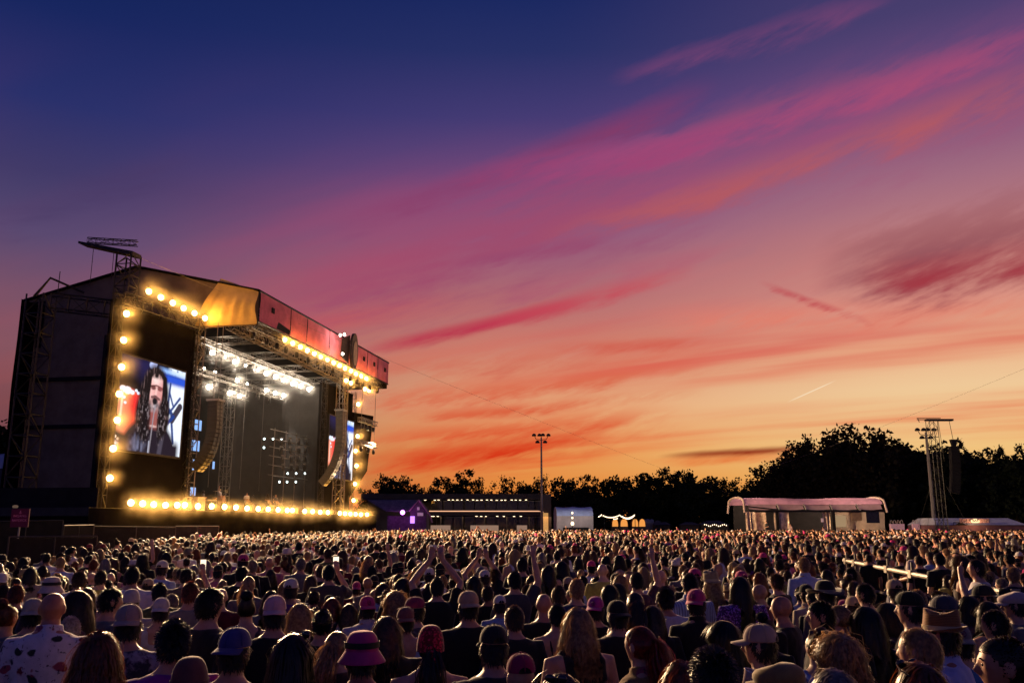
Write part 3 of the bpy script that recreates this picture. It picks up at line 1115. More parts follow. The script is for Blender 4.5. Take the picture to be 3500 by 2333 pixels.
# ------------------------------------------------------------------ line arrays
def line_array(name, pts_px, t, n, label, wdt=1.0, mat=None):
    pts = []
    for p in pts_px:
        s, z = st_px(p[0], p[1], t)
        pts.append(Vector((s, z)))
    root = empty(name, st(pts[0].x, t, pts[0].y), STAGE_ROT)
    tag(root, label, 'speaker array', 'hanging speaker arrays')
    base = pts[0].copy()
    # the column curves towards the audience at the bottom, as such columns do
    h = pts[0].y - pts[-1].y
    seg = h / n
    y, z = 0.0, 0.0
    hgt = seg * .94
    me = None
    gme = None
    for i in range(n):
        q = i / (n - 1)
        a = -.04 + 1.15 * max(0, q - .2) ** 1.5
        if me is None:
            m = MB()
            m.box((-wdt / 2, -.35, -hgt), (wdt / 2, .35, 0))
            me = mesh_from('speaker_cabinet', m.v, m.f)
            me.materials.append(mat or principled('speaker cabinet', (.012, .011, .010), .6, 0, .4, .2, 5))
            m = MB()
            m.box((-wdt / 2 + .08, -.37, -hgt + .03), (-.08, -.345, -.03))
            m.box((.08, -.37, -hgt + .03), (wdt / 2 - .08, -.345, -.03))
            gme = mesh_from('grille', m.v, m.f)
            gme.materials.append(principled('speaker grille', (.030, .028, .026), .4, .5, .4, .3, 40))
        c = obj('speaker_cabinet', me, None, root)
        gr = obj('grille', gme, None, c)
        c.location = (0, y, z)
        c.rotation_euler = (a, 0, 0)
        z -= seg * math.cos(a)
        y += seg * math.sin(a)
    m = MB()
    m.box((-wdt / 2, -.5, .02), (wdt / 2, .5, .16))
    for s in (-.4, .4):
        m.tube([(s, 0, .1), (s, 0, 17.2 - base.y)], .03, 4)
    m.build('flying_frame', STEEL, root)
    return root


line_array('speaker_array', [(737, 1372), (690, 1612)], 1.2, 18, 'tall dark curved speaker column beside the big left screen')
line_array('speaker_array', [(1165, 1405), (1125, 1665)], 2.0, 19, 'front lit curved speaker column in front of the far screen',
           mat=principled('front lit speaker cabinet', (.05, .047, .044), .6, 0, .4, .2, 5))  # light from the front painted in as a paler cabinet

# ================================================================== people
def V3(*a):
    return np.array(a, float)


def ring_loft(rings, n=22, p=2.4):
    """rings: (z, half width, half depth, y offset[, x offset]) -> closed surface"""
    vs, fs = [], []
    for r in rings:
        z, a, b, yo = r[:4]
        xo = r[4] if len(r) > 4 else 0.0
        for k in range(n):
            t = 2 * math.pi * k / n
            c, s = math.cos(t), math.sin(t)
            q = (abs(c) ** p + abs(s) ** p) ** (-1 / p)
            vs.append((xo + a * c * q, yo + b * s * q, z))
    m = len(rings)
    for i in range(m - 1):
        for k in range(n):
            fs.append((i * n + k, i * n + (k + 1) % n, (i + 1) * n + (k + 1) % n, (i + 1) * n + k))
    fs += [tuple(range(n - 1, -1, -1)), tuple(range((m - 1) * n, m * n))]
    return vs, fs


def ball(c, r, nu=14, nv=10):
    vs, fs = [], []
    for j in range(1, nv):
        ph = math.pi * j / nv
        for i in range(nu):
            th = 2 * math.pi * i / nu
            vs.append((c[0] + r[0] * math.sin(ph) * math.cos(th), c[1] + r[1] * math.sin(ph) * math.sin(th), c[2] + r[2] * math.cos(ph)))
    for j in range(nv - 2):
        for i in range(nu):
            fs.append((j * nu + i, (j + 1) * nu + i, (j + 1) * nu + (i + 1) % nu, j * nu + (i + 1) % nu))
    b = len(vs)
    vs += [(c[0], c[1], c[2] + r[2]), (c[0], c[1], c[2] - r[2])]
    for i in range(nu):
        fs.append((b, i, (i + 1) % nu))
        fs.append((b + 1, (nv - 2) * nu + (i + 1) % nu, (nv - 2) * nu + i))
    return vs, fs


HC = V3(0, .008, 1.632)


def head_surface(d):
    """skull and face: unit directions (n,3) -> points"""
    x, y, z = d[:, 0], d[:, 1], d[:, 2]
    pn = (np.abs(x) ** 2.5 + np.abs(y) ** 2.5 + np.abs(z) ** 2.5) ** (-1 / 2.5)
    fz = np.where(z > 0, .85 * pn + .15, 1.0)
    px = .0765 * x * fz
    py = np.where(y > 0, .094, .102) * y * fz
    pz = np.where(z > 0, .112, .122) * z * np.where(z > 0, .4 + .6 * fz, 1.0)
    low = np.clip(-z, 0, 1)
    px = px * (1 - .34 * low ** 1.4)
    py = np.where(y < 0, py * (1 - .42 * low ** 1.2), py * (1 - .06 * low))
    py = py + .012 * low ** 2
    f = np.clip(y, 0, 1)

    def g(cx, cz, sx, sz):
        return np.exp(-((x - cx) / sx) ** 2 - ((z - cz) / sz) ** 2) * f
    py = py + .024 * g(0, -.20, .12, .17) + .012 * g(0, -.02, .08, .2)      # nose
    py = py - .012 * (g(.36, .06, .16, .12) + g(-.36, .06, .16, .12))        # sockets
    py = py + .006 * g(0, .22, .6, .09)                                     # brow
    py = py + .008 * g(0, -.50, .20, .07) + .010 * g(0, -.82, .25, .12)      # lips, chin
    px = px + np.sign(x) * .006 * (np.exp(-((np.abs(x) - .75) / .25) ** 2 - ((z + .1) / .2) ** 2)) * f
    return np.stack([px, py, pz], 1) + HC


def head_mesh(nu=36, nv=28):
    vs, fs = ball((0, 0, 0), (1, 1, 1), nu, nv)
    return head_surface(np.array(vs)).tolist(), fs


def tube_np(pts, rs, n=10):
    m = MB()
    m.tube(pts, list(rs), n)
    return m.v, m.f


TORSO = [(.84, .155, .11, -.01), (.93, .172, .122, -.012), (1.02, .160, .108, 0), (1.12, .156, .108, .004), (1.22, .170, .116, .004), (1.32, .186, .116, -.004),
         (1.39, .190, .104, -.012), (1.435, .165, .088, -.018), (1.465, .115, .074, -.02), (1.49, .075, .064, -.016), (1.51, .058, .058, -.010)]

POSES = {   # elbow, wrist, hand direction for right (+x) and left (-x) arm
    'down': (((.245, -.03, 1.14), (.255, .03, .90), (0, .15, -1)), ((-.245, -.03, 1.14), (-.255, .03, .90), (0, .15, -1))),
    'front': (((.245, -.02, 1.15), (.12, .20, 1.14), (-.8, .5, .15)), ((-.245, -.02, 1.15), (-.10, .21, 1.10), (.9, .4, .1))),
    'phone': (((.30, .16, 1.34), (.16, .26, 1.62), (-.2, .1, 1)), ((-.25, -.02, 1.15), (-.14, .2, 1.05), (.6, .8, .1))),
    'raise': (((-.0, 0, 0), (0, 0, 0), (0, 0, 1)), ((-.245, -.03, 1.14), (-.255, .03, .90), (0, .15, -1))),
    'clap': (((.26, .10, 1.66), (.07, .16, 1.90), (-.25, .1, 1)), ((-.26, .10, 1.66), (-.07, .16, 1.90), (.25, .1, 1))),
}
POSES['raise'] = (((.30, .03, 1.60), (.27, .10, 1.86), (0, .1, 1)), POSES['down'][1])
POSES['lean'] = (((.30, .12, 1.22), (.16, .34, 1.22), (-.5, .8, 0)), ((-.26, .14, 1.30), (-.09, .17, 1.56), (.3, -.1, 1)))


def hand_parts(w, d, side, spread=.3):
    """palm, four fingers of unequal length and a thumb, slightly curled"""
    w, d = V3(*w), V3(*d)
    d = d / np.linalg.norm(d)
    s = V3(1, 0, 0) if abs(d[0]) < .7 else V3(0, 1, 0)
    s = s - d * (s @ d)
    s = s / np.linalg.norm(s)
    nrm = np.cross(d, s) * side
    out = []
    out.append(tube_np([w - d * .01, w + d * .04, w + d * .088], (.026, .034, .034), 8))
    for k, Lf in enumerate((.060, .072, .068, .052)):
        o = (k - 1.5) * .0195
        p0 = w + d * .082 + s * o
        dd = d + s * (k - 1.5) * .10 * spread
        p1 = p0 + dd * Lf * .5 + nrm * .004
        p2 = p0 + dd * Lf * .95 + nrm * .020
        out.append(tube_np([p0, p1, p2], (.0095, .0088, .0072), 6))
    t0 = w + d * .022 + s * (-.026 * side)
    out.append(tube_np([t0, t0 + d * .032 - s * (.024 * side), t0 + d * .062 - s * (.032 * side) + nrm * .01], (.012, .0105, .008), 6))
    return out


def body_parts(pose):
    P = [ring_loft(TORSO), tube_np([(0, -.02, 1.43), (0, -.008, 1.50), (0, .006, 1.565)], (.066, .058, .058), 14), head_mesh()]
    for sx in (-1, 1):
        P.append(ball((sx * .079, -.004, 1.628), (.011, .022, .034), 10, 8))
    arms = POSES[pose]
    for sx, (el, wr, hd) in zip((1, -1), arms):
        sh = (sx * .178, -.015, 1.405)
        P.append(tube_np([(sx * .12, -.015, 1.40), sh, [(sh[i] + el[i]) / 2 for i in range(3)], el, [(el[i] * .6 + wr[i] * .4) for i in range(3)], wr],
                         (.062, .058, .048, .040, .041, .027), 12))
        P += hand_parts(wr, hd, sx)
    for sx in (-1, 1):
        P.append(tube_np([(sx * .088, -.005, .92), (sx * .095, .01, .70), (sx * .098, .015, .49), (sx * .1, -.01, .36), (sx * .1, -.025, .09)],
                         (.095, .082, .058, .056, .040), 12))
        P.append(tube_np([(sx * .1, -.06, .05), (sx * .105, .05, .05), (sx * .112, .16, .035)], (.042, .046, .030), 10))
    return P


def shirt_parts(pose, kind, infl=.012):
    P = []
    if kind in ('tee', 'dress'):
        rr = [(z, a + infl + (.012 if z < 1.1 else 0), b + infl + (.014 if z < 1.15 else .002), y) for z, a, b, y in TORSO if .84 <= z <= 1.466]
        rr.append((1.478, .095, .078, -.02))
        P.append(ring_loft(rr))
        for sx, (el, wr, hd) in zip((1, -1), POSES[pose]):
            sh = V3(sx * .178, -.015, 1.405)
            e = V3(*el)
            w = V3(*wr)
            if kind == 'tee':
                q = sh + (e - sh) * .72
                P.append(tube_np([(sx * .10, -.015, 1.39), sh, sh + (e - sh) * .4, q], (.072, .071, .066, .066), 12))
            else:
                P.append(tube_np([(sx * .10, -.015, 1.39), sh, sh + (e - sh) * .5, e, e + (w - e) * .5, e + (w - e) * .9], (.072, .070, .060, .054, .050, .042), 12))
        if kind == 'dress':
            P.append(tube_np([(0, -.018, 1.45), (0, -.012, 1.495), (0, -.008, 1.522)], (.088, .072, .070), 16))
    elif kind == 'tank':
        P.append(ring_loft([(z, a + infl + (.01 if z < 1.1 else 0), b + infl, y) for z, a, b, y in TORSO if .84 <= z <= 1.20] +
                           [(1.27, .176, .128, .002), (1.335, .150, .122, -.006)]))
        for sx in (-1, 1):
            P.append(tube_np([(sx * .10, .10, 1.31), (sx * .105, .07, 1.41), (sx * .105, -.015, 1.462), (sx * .105, -.10, 1.42), (sx * .10, -.115, 1.31)], (.03, .027, .026, .027, .03), 8))
    elif kind == 'strappy':
        P.append(ring_loft([(z, a + infl + (.01 if z < 1.1 else 0), b + infl, y) for z, a, b, y in TORSO if .84 <= z <= 1.13] +
                           [(1.20, .176, .128, .003), (1.26, .170, .124, .0)]))
        for sx in (-1, 1):
            P.append(tube_np([(sx * .10, .11, 1.25), (sx * .105, .075, 1.41), (sx * .105, -.015, 1.458), (sx * .10, -.105, 1.41), (sx * .08, -.115, 1.24)], (.009,) * 5, 6))
    return P


HEADK = .855


def small_head(v):
    """heads a little smaller against the body"""
    v = np.array(v, float)
    q = np.clip((v[:, 2] - 1.49) / .09, 0, 1)
    q = q * q * (3 - 2 * q)
    k_ = 1 - (1 - HEADK) * q
    v[:, 0] *= k_
    v[:, 1] *= k_
    v[:, 2] -= (1 - HEADK) * np.clip(v[:, 2] - 1.53, 0, 1)
    return v


def merge(parts):
    vs, fs = [], []
    for v, f in parts:
        b = len(vs)
        vs += [tuple(p) for p in v]
        fs += [tuple(i + b for i in q) for q in f]
    return vs, fs


def remeshed(name, parts, voxel, ratio=1.0, smooth=2):
    """fuse overlapping closed shapes into one continuous skin"""
    vs, fs = merge(parts)
    me = mesh_from(name, vs, fs)
    o = bpy.data.objects.new('tmp_shape', me)
    COL.objects.link(o)
    md = o.modifiers.new('r', 'REMESH')
    md.mode = 'VOXEL'
    md.voxel_size = voxel
    if smooth:
        sm = o.modifiers.new('s', 'SMOOTH')
        sm.iterations = smooth
        sm.factor = .5
    if ratio < 1:
        dm = o.modifiers.new('d', 'DECIMATE')
        dm.ratio = ratio
    dg = bpy.context.evaluated_depsgraph_get()
    dg.update()
    out = bpy.data.meshes.new_from_object(o.evaluated_get(dg))
    bpy.data.objects.remove(o)
    bpy.data.meshes.remove(me)
    out.name = name
    out.shade_smooth()
    return out


def get_v(me):
    a = np.empty(len(me.vertices) * 3, np.float32)
    me.vertices.foreach_get('co', a)
    return a.reshape(-1, 3)


def set_v(me, a):
    me.vertices.foreach_set('co', np.ascontiguousarray(a, np.float32).reshape(-1))
    me.update()


def wrinkle(me, amp, seed):
    """cloth folds pushed into the mesh"""
    co = get_v(me).astype(float)
    nn = np.empty(len(me.vertices) * 3, np.float32)
    me.vertices.foreach_get('normal', nn)
    nn = nn.reshape(-1, 3)
    d = np.array([mnoise.noise((p[0] * 9 + seed, p[1] * 9, p[2] * 4)) + .6 * mnoise.noise((p[0] * 18, p[1] * 18 + seed, p[2] * 9)) for p in co])
    d = 1 - 2 * np.abs(d)
    set_v(me, co + nn * (amp * d)[:, None])


# ---- materials that read the object's own colour
def person_mats():
    def base(name):
        m = bpy.data.materials.new(name)
        m.use_nodes = True
        k = NT(m.node_tree)
        out = k.n('ShaderNodeOutputMaterial')
        return m, k, out

    def fabric(name, pattern=None):
        m, k, out = base(name)
        b = k.n('ShaderNodeBsdfPrincipled')
        oi = k.n('ShaderNodeObjectInfo')
        tc = k.n('ShaderNodeTexCoord')
        v = tc.outputs['Object']
        c = oi.outputs['Color']
        if pattern == 'floral':
            vo = k.n('ShaderNodeTexVoronoi')
            vo.inputs['Scale'].default_value = 15
            nzv = k.n('ShaderNodeTexNoise')
            nzv.inputs['Scale'].default_value = 14
            k.link(v, nzv.inputs['Vector'])
            mv = k.n('ShaderNodeMix', data_type='VECTOR')
            mv.inputs[0].default_value = .06
            k.link(v, mv.inputs[4])
            k.link(nzv.outputs['Color'], mv.inputs[5])
            k.link(mv.outputs[1], vo.inputs['Vector'])
            fl = k.ss(vo.outputs['Distance'], .46, .34)
            sp = k.n('ShaderNodeSeparateColor')
            k.link(vo.outputs['Color'], sp.inputs[0])
            pc = k.ramp(sp.outputs[0], [(0, (.20, .015, .04, 1)), (.4, (.03, .035, .03, 1)), (.62, (.28, .05, .09, 1)), (.8, (.02, .02, .03, 1))], 'CONSTANT')
            keep = k.m('GREATER_THAN', sp.outputs[1], .45)
            c = k.mix(k.m('MULTIPLY', fl, keep), c, pc)
            st_ = k.ss(k.noise(v, 38, 3, .6), .62, .66)
            c = k.mix(k.m('MULTIPLY', st_, .8), c, (.03, .02, .04, 1))
        elif pattern == 'tiedye':
            nz = k.noise(v, 13, 4, .65)
            c = k.mix(k.ss(nz, .42, .60), (.03, .028, .045, 1), c)
        elif pattern == 'stripes':
            wv = k.n('ShaderNodeTexWave')
            wv.wave_type = 'BANDS'
            wv.bands_direction = 'X'
            wv.inputs['Scale'].default_value = 14
            wv.inputs['Distortion'].default_value = .3
            k.link(v, wv.inputs['Vector'])
            c = k.mix(k.ss(wv.outputs['Fac'], .4, .6), c, k.mix(1.0, c, (.45, .45, .5, 1), 'MULTIPLY'))
        elif pattern == 'hstripes':
            wv = k.n('ShaderNodeTexWave')
            wv.bands_direction = 'Z'
            wv.inputs['Scale'].default_value = 22
            k.link(v, wv.inputs['Vector'])
            c = k.mix(k.ss(wv.outputs['Fac'], .4, .6), c, k.mix(1.0, c, (.5, .5, .5, 1), 'MULTIPLY'))
        elif pattern == 'sparkle':
            vo = k.n('ShaderNodeTexVoronoi')
            vo.inputs['Scale'].default_value = 90
            k.link(v, vo.inputs['Vector'])
            sp = k.n('ShaderNodeSeparateColor')
            k.link(vo.outputs['Color'], sp.inputs[0])
            c = k.mix(k.ss(sp.outputs[0], .55, .9), k.mix(1.0, c, (.4, .4, .4, 1), 'MULTIPLY'), k.mix(1.0, c, (2.2, 2.2, 2.2, 1), 'MULTIPLY'))
        elif pattern == 'straw':
            wv = k.n('ShaderNodeTexWave')
            wv.bands_direction = 'Z'
            wv.inputs['Scale'].default_value = 40
            wv.inputs['Distortion'].default_value = 2
            k.link(v, wv.inputs['Vector'])
            c = k.mix(k.ss(wv.outputs['Fac'], .2, .8), k.mix(1.0, c, (.5, .45, .4, 1), 'MULTIPLY'), c)
        nz = k.noise(v, 22, 3, .6)
        c = k.mix(k.ss(nz, .25, .75), k.mix(1.0, c, (.78, .78, .78, 1), 'MULTIPLY'), c)
        k.link(c, b.inputs['Base Color'])
        b.inputs['Roughness'].default_value = .85
        b.inputs['Specular IOR Level'].default_value = .2
        b.inputs['Sheen Weight'].default_value = .25
        b.inputs['Sheen Roughness'].default_value = .4
        k.link(b.outputs[0], out.inputs[0])
        return m
    F = {p or 'plain': fabric('fabric ' + (p or 'plain'), p) for p in (None, 'floral', 'tiedye', 'stripes', 'hstripes', 'sparkle', 'straw')}

    m, k, out = base('skin')
    b = k.n('ShaderNodeBsdfPrincipled')
    oi = k.n('ShaderNodeObjectInfo')
    tc = k.n('ShaderNodeTexCoord')
    nz = k.noise(tc.outputs['Object'], 12, 4, .6)
    k.link(k.mix(k.ss(nz, .3, .7), k.mix(1.0, oi.outputs['Color'], (.80, .70, .66, 1), 'MULTIPLY'), oi.outputs['Color']), b.inputs['Base Color'])
    b.inputs['Roughness'].default_value = .5
    b.inputs['Specular IOR Level'].default_value = .4
    k.link(b.outputs[0], out.inputs[0])
    F['skin'] = m

    m, k, out = base('hair')
    oi = k.n('ShaderNodeObjectInfo')
    tc = k.n('ShaderNodeTexCoord')
    nz = k.noise(tc.outputs['Object'], 45, 2, .5)
    c = k.mix(k.ss(nz, .3, .7), k.mix(1.0, oi.outputs['Color'], (.55, .5, .5, 1), 'MULTIPLY'), k.mix(1.0, oi.outputs['Color'], (1.3, 1.25, 1.2, 1), 'MULTIPLY'))
    b = k.n('ShaderNodeBsdfPrincipled')
    k.link(c, b.inputs['Base Color'])
    b.inputs['Roughness'].default_value = .36
    b.inputs['Specular IOR Level'].default_value = .5
    t = k.n('ShaderNodeBsdfTranslucent')
    k.link(k.mix(1.0, c, (1.6, 1.3, 1.0, 1), 'MULTIPLY'), t.inputs[0])
    mx = k.n('ShaderNodeMixShader')
    mx.inputs[0].default_value = .35
    k.link(b.outputs[0], mx.inputs[1])
    k.link(t.outputs[0], mx.inputs[2])
    k.link(mx.outputs[0], out.inputs[0])
    F['hair'] = m
    F['denim'] = principled('dark trousers', (.03, .035, .06), .9, 0, .1, .3, 10)
    F['eye'] = principled('eye dark', (.02, .012, .01), .2, 0, .5, 0)
    F['black'] = principled('black trim', (.012, .012, .013), .6, 0, .3, .1, 8)
    return F


PM = person_mats()

# ------------------------------------------------------------------ hair
SC, SR = V3(0, -.004, 1.636), V3(.0785, .102, .113)


def hair_root_ok(d, style):
    x, y, z = d[:, 0], d[:, 1], d[:, 2]
    t = np.clip((y + .25) / .95, 0, 1)
    line = -.52 + (1.02) * t * t * (3 - 2 * t)
    if style.get('receding'):
        line = line + .45 * np.clip((y + .4) / .6, 0, 1)
    ok = z > line
    if style.get('under'):
        ok &= z < .30
    return ok


HAIRSTYLES = {
    'crop': dict(L=.024, lift=.45, grav=.1, w=.0075, curl=.0, flow=.8, n=1500),
    'quiff': dict(L=.034, lift=.34, grav=.05, w=.0075, curl=.003, flow=.7, n=1900, fwd=.35),
    'buzz': dict(L=.010, lift=.8, grav=.0, w=.006, curl=.0, flow=.6, n=1200),
    'thin': dict(L=.040, lift=.22, grav=.35, w=.007, curl=.002, flow=.9, n=1300, receding=True),
    'shortcurl': dict(L=.022, lift=.22, grav=.15, w=.0085, curl=.006, flow=.7, n=2400),
    'bob': dict(L=.20, lift=.22, grav=.75, w=.0085, curl=.004, flow=.8, n=1500, bulk=.008),
    'long': dict(L=.42, lift=.12, grav=.85, w=.0075, curl=.003, flow=.8, n=1900, bulk=.008),
    'wavy': dict(L=.25, lift=.14, grav=.80, w=.0065, curl=.008, flow=.8, n=2600, bulk=.012),
    'curly': dict(L=.30, lift=.30, grav=.62, w=.0065, curl=.015, flow=.6, n=2800, bulk=.020),
    'pony': dict(L=.15, lift=.08, grav=.0, w=.0075, curl=.001, flow=.2, n=1200, gather=(0, -.128, 1.665), tail=.30),
    'bun': dict(L=.15, lift=.08, grav=.0, w=.0075, curl=.002, flow=.2, n=1200, gather=(0, -.085, 1.765), knot=.050),
    'under': dict(L=.035, lift=.3, grav=.4, w=.0075, curl=.002, flow=.7, n=700, under=True),
    'longunder': dict(L=.34, lift=.16, grav=.82, w=.0085, curl=.006, flow=.7, n=1100, under=True, bulk=.010),
    'tailunder': dict(L=.10, lift=.06, grav=.1, w=.0075, curl=.001, flow=.2, n=700, under=True, gather=(0, -.118, 1.60), tail=.28),
}


def strands(style, n, K, w, seed):
    rng = np.random.default_rng(seed)
    d = rng.normal(size=(n * 4, 3))
    d /= np.linalg.norm(d, axis=1)[:, None]
    d = d[hair_root_ok(d, style)][:n]
    n = len(d)
    pos = HC + (head_surface(d) - HC) * 1.0
    nrm = d / SR
    nrm /= np.linalg.norm(nrm, axis=1)[:, None]
    crown = SC + V3(0, -.045, .11)
    flow = pos - crown
    flow -= nrm * np.sum(flow * nrm, 1)[:, None]
    flow /= np.linalg.norm(flow, axis=1)[:, None] + 1e-6
    if style.get('fwd'):
        f = V3(.15, 1, .25)[None] - nrm * (nrm @ V3(.15, 1, .25))[:, None]
        flow = flow * (1 - style['fwd']) + f * style['fwd']
    Ls = style['L'] * (.7 + .5 * rng.random(n))
    if style.get('bulk') and style['L'] > .15:
        # fringe and temples are shorter
        Ls *= np.where(d[:, 1] > .45, .62, 1.0)
    step = Ls / (K - 1)
    jit = rng.normal(size=(n, 3)) * .16
    jit[rng.random(n) < .07] *= (2.4 if style['L'] < .12 else 1.3)
    ph = rng.random(n) * 6.28
    P = [pos]
    dirn = flow * style['flow'] + nrm * style['lift'] + jit
    dirn /= np.linalg.norm(dirn, axis=1)[:, None]
    gat = np.array(style['gather']) if 'gather' in style else None
    bulk = style.get('bulk', .004)
    lay = rng.random(n)
    for i in range(1, K):
        q = i / (K - 1)
        if gat is not None:
            to = gat - pos
            dist = np.linalg.norm(to, axis=1)[:, None]
            dirn = to / (dist + 1e-6) + nrm * .35 * (1 - q) + jit * .3
            stp = dist[:, 0] / (K - i) * 1.02
        else:
            dirn = dirn * .75 + V3(0, 0, -1) * style['grav'] * .55 + jit * .15 + flow * .08 * (1 - q)
            stp = step
        dirn /= np.linalg.norm(dirn, axis=1)[:, None] + 1e-6
        pos = pos + dirn * stp[:, None]
        # keep outside the skull, neck and shoulders
        m = bulk * lay + .004
        e = (pos - SC) / (SR + m[:, None])
        r = np.linalg.norm(e, axis=1)
        ins = (r < 1)
        pos[ins] = SC + (pos[ins] - SC) / r[ins][:, None]
        nk = (pos[:, 2] < 1.56) & (pos[:, 2] > 1.44)
        rr = np.hypot(pos[:, 0], pos[:, 1] + .01)
        lim = .066 + m
        s_ = nk & (rr < lim)
        f_ = np.where(s_, lim / (rr + 1e-6), 1.0)
        pos[:, 0] *= f_
        pos[:, 1] = (pos[:, 1] + .01) * f_ - .01
        lo = pos[:, 2] < 1.47
        a_, b_ = .20 + .0 * m, .128
        z_ = np.clip((1.47 - pos[:, 2]) / .07, 0, 1)
        bb = .075 + (b_ - .075) * z_ + m
        aa = .09 + .05 * z_ + m
        rr = np.hypot(pos[:, 0] / aa, (pos[:, 1] + .012) / bb)
        s_ = lo & (rr < 1)
        yy = pos[:, 1]
        push = np.where(s_, -(bb) * np.sqrt(np.clip(1 - (pos[:, 0] / aa) ** 2, 0, 1)) - .012, yy)
        pos[:, 1] = np.where(s_ & (yy < .03), push, np.where(s_, np.maximum(yy, bb), yy))
        if style['L'] > .15:
            lim2 = .100 + .020 * lay + bulk
            mid_ = (pos[:, 2] < 1.61) & (pos[:, 2] > 1.46)
            r2 = np.hypot(pos[:, 0], pos[:, 1] + .012)
            f2 = np.where(mid_ & (r2 > lim2), lim2 / (r2 + 1e-6), 1.0)
            pos[:, 0] *= f2
            pos[:, 1] = (pos[:, 1] + .012) * f2 - .012
            cl_ = .105 + bulk * 2
            pos[:, 0] = np.where(pos[:, 2] <= 1.47, np.clip(pos[:, 0], -cl_, cl_), pos[:, 0])
        if style['L'] > .25:
            pull = np.clip((1.62 - pos[:, 2]) / .2, 0, 1) * .09
            pos[:, 0] *= 1 - pull
        c = style['curl']
        if c:
            fr = 26 if style['L'] > .2 else 60
            off = np.stack([np.sin(ph + q * Ls * fr * 2.2), np.cos(ph * 1.7 + q * Ls * fr * 2.0), np.sin(ph * 2.3 + q * Ls * fr * 1.8)], 1) * c * min(1, q * 2)
        else:
            off = 0
        P.append(pos + off)
    return np.stack(P, 1), nrm


def ribbons(P, nrm, w, tip=.25):
    n, K, _ = P.shape
    T = np.gradient(P, axis=1)
    T /= np.linalg.norm(T, axis=2)[..., None] + 1e-9
    out = P - SC
    out /= np.linalg.norm(out, axis=2)[..., None] + 1e-9
    S = np.cross(T, out)
    S /= np.linalg.norm(S, axis=2)[..., None] + 1e-9
    prof = (1 - (1 - tip) * np.linspace(0, 1, K) ** 2)[None, :, None] * (w / 2)
    A, B = P - S * prof, P + S * prof
    vs = np.stack([A, B], 2).reshape(-1, 3)
    idx = np.arange(n)[:, None] * (K * 2) + np.arange(K - 1)[None] * 2
    fs = np.stack([idx, idx + 1, idx + 3, idx + 2], -1).reshape(-1, 4)
    return vs, fs


def hair_mesh(name, nscale=1.0, wscale=1.0, seed=1, K=None):
    st_ = HAIRSTYLES[name]
    n = int(st_['n'] * nscale)
    K = K or (4 if st_['L'] < .08 else (7 if st_['L'] < .25 else 10))
    V, Fc = [], []
    nb = 0

    def put(vs, fs):
        nonlocal nb
        V.append(np.asarray(vs, float))
        Fc.extend([tuple(int(i) + nb for i in f) for f in fs])
        nb += len(vs)
    P, nrm = strands(st_, n, K, st_['w'] * wscale, seed)
    put(*ribbons(P, nrm, st_['w'] * wscale))
    # a closed scalp layer under the strands
    bv, bf = ball((0, 0, 0), (1, 1, 1), 48, 34)
    bv = np.array(bv)
    ok = hair_root_ok(bv, st_)
    grow = 1.045 + st_.get('bulk', 0) * 1.2
    put(HC + (head_surface(bv) - HC) * grow, [f for f in bf if all(ok[i] for i in f)])
    rng = np.random.default_rng(seed + 5)
    if 'tail' in st_:
        g = np.array(st_['gather'])
        m = int(420 * nscale)
        o = rng.normal(size=(m, 3)) * .012
        Kt = 9
        q = np.linspace(0, 1, Kt)
        base = np.stack([0 * q, -.03 * np.sin(q * 2.2) - .02 * q, -st_['tail'] * q ** 1.15 + .018 * np.sin(q * 3)], 1)
        Pt = g + base[None] + o[:, None] * (1 + 1.6 * np.sin(q * 2.6))[None, :, None]
        Pt[:, :, 0] += .012 * np.sin(q * 5 + rng.random(m)[:, None] * 3)
        put(*ribbons(Pt, None, .008 * wscale))
    if 'knot' in st_:
        g = np.array(st_['gather'])
        m = int(380 * nscale)
        a = rng.random(m) * 6.28
        bnc = rng.normal(size=(m, 3))
        bnc /= np.linalg.norm(bnc, axis=1)[:, None]
        ax = rng.normal(size=(m, 3))
        ax -= bnc * np.sum(ax * bnc, 1)[:, None]
        ax /= np.linalg.norm(ax, axis=1)[:, None]
        q = np.linspace(0, 2.2, 6)
        r = st_['knot'] * (.85 + .3 * rng.random(m))
        Pk = g + V3(0, -.01, .012) + (bnc[:, None] * np.cos(q)[None, :, None] + ax[:, None] * np.sin(q)[None, :, None]) * r[:, None, None] * V3(1, 1, .85)
        put(*ribbons(Pk, None, .009 * wscale, .6))
        bv, bf = ball(g + V3(0, -.01, .012), V3(.9, .9, .78) * st_['knot'], 12, 8)
        put(bv, bf)
    me = bpy.data.meshes.new('hair ' + name)
    me.from_pydata(small_head(np.concatenate(V)).tolist(), [], Fc)
    me.shade_smooth()
    me.materials.append(PM['hair'])
    return me


# ------------------------------------------------------------------ hats (each: crown mesh + parts)
def dome(mb, c, r, z0=0.0, n=24, m=7, pw=1.0):
    vs = []
    for j in range(m):
        a = (math.pi / 2) * j / (m - .6)
        for i in range(n):
            t = 2 * math.pi * i / n
            vs.append((c[0] + r[0] * math.cos(t) * math.cos(a) ** pw, c[1] + r[1] * math.sin(t) * math.cos(a) ** pw, c[2] + r[2] * math.sin(a)))
    fs = [(j * n + i, j * n + (i + 1) % n, (j + 1) * n + (i + 1) % n, (j + 1) * n + i) for j in range(m - 1) for i in range(n)]
    fs.append(tuple(range((m - 1) * n, m * n)))
    mb.add(vs, fs)


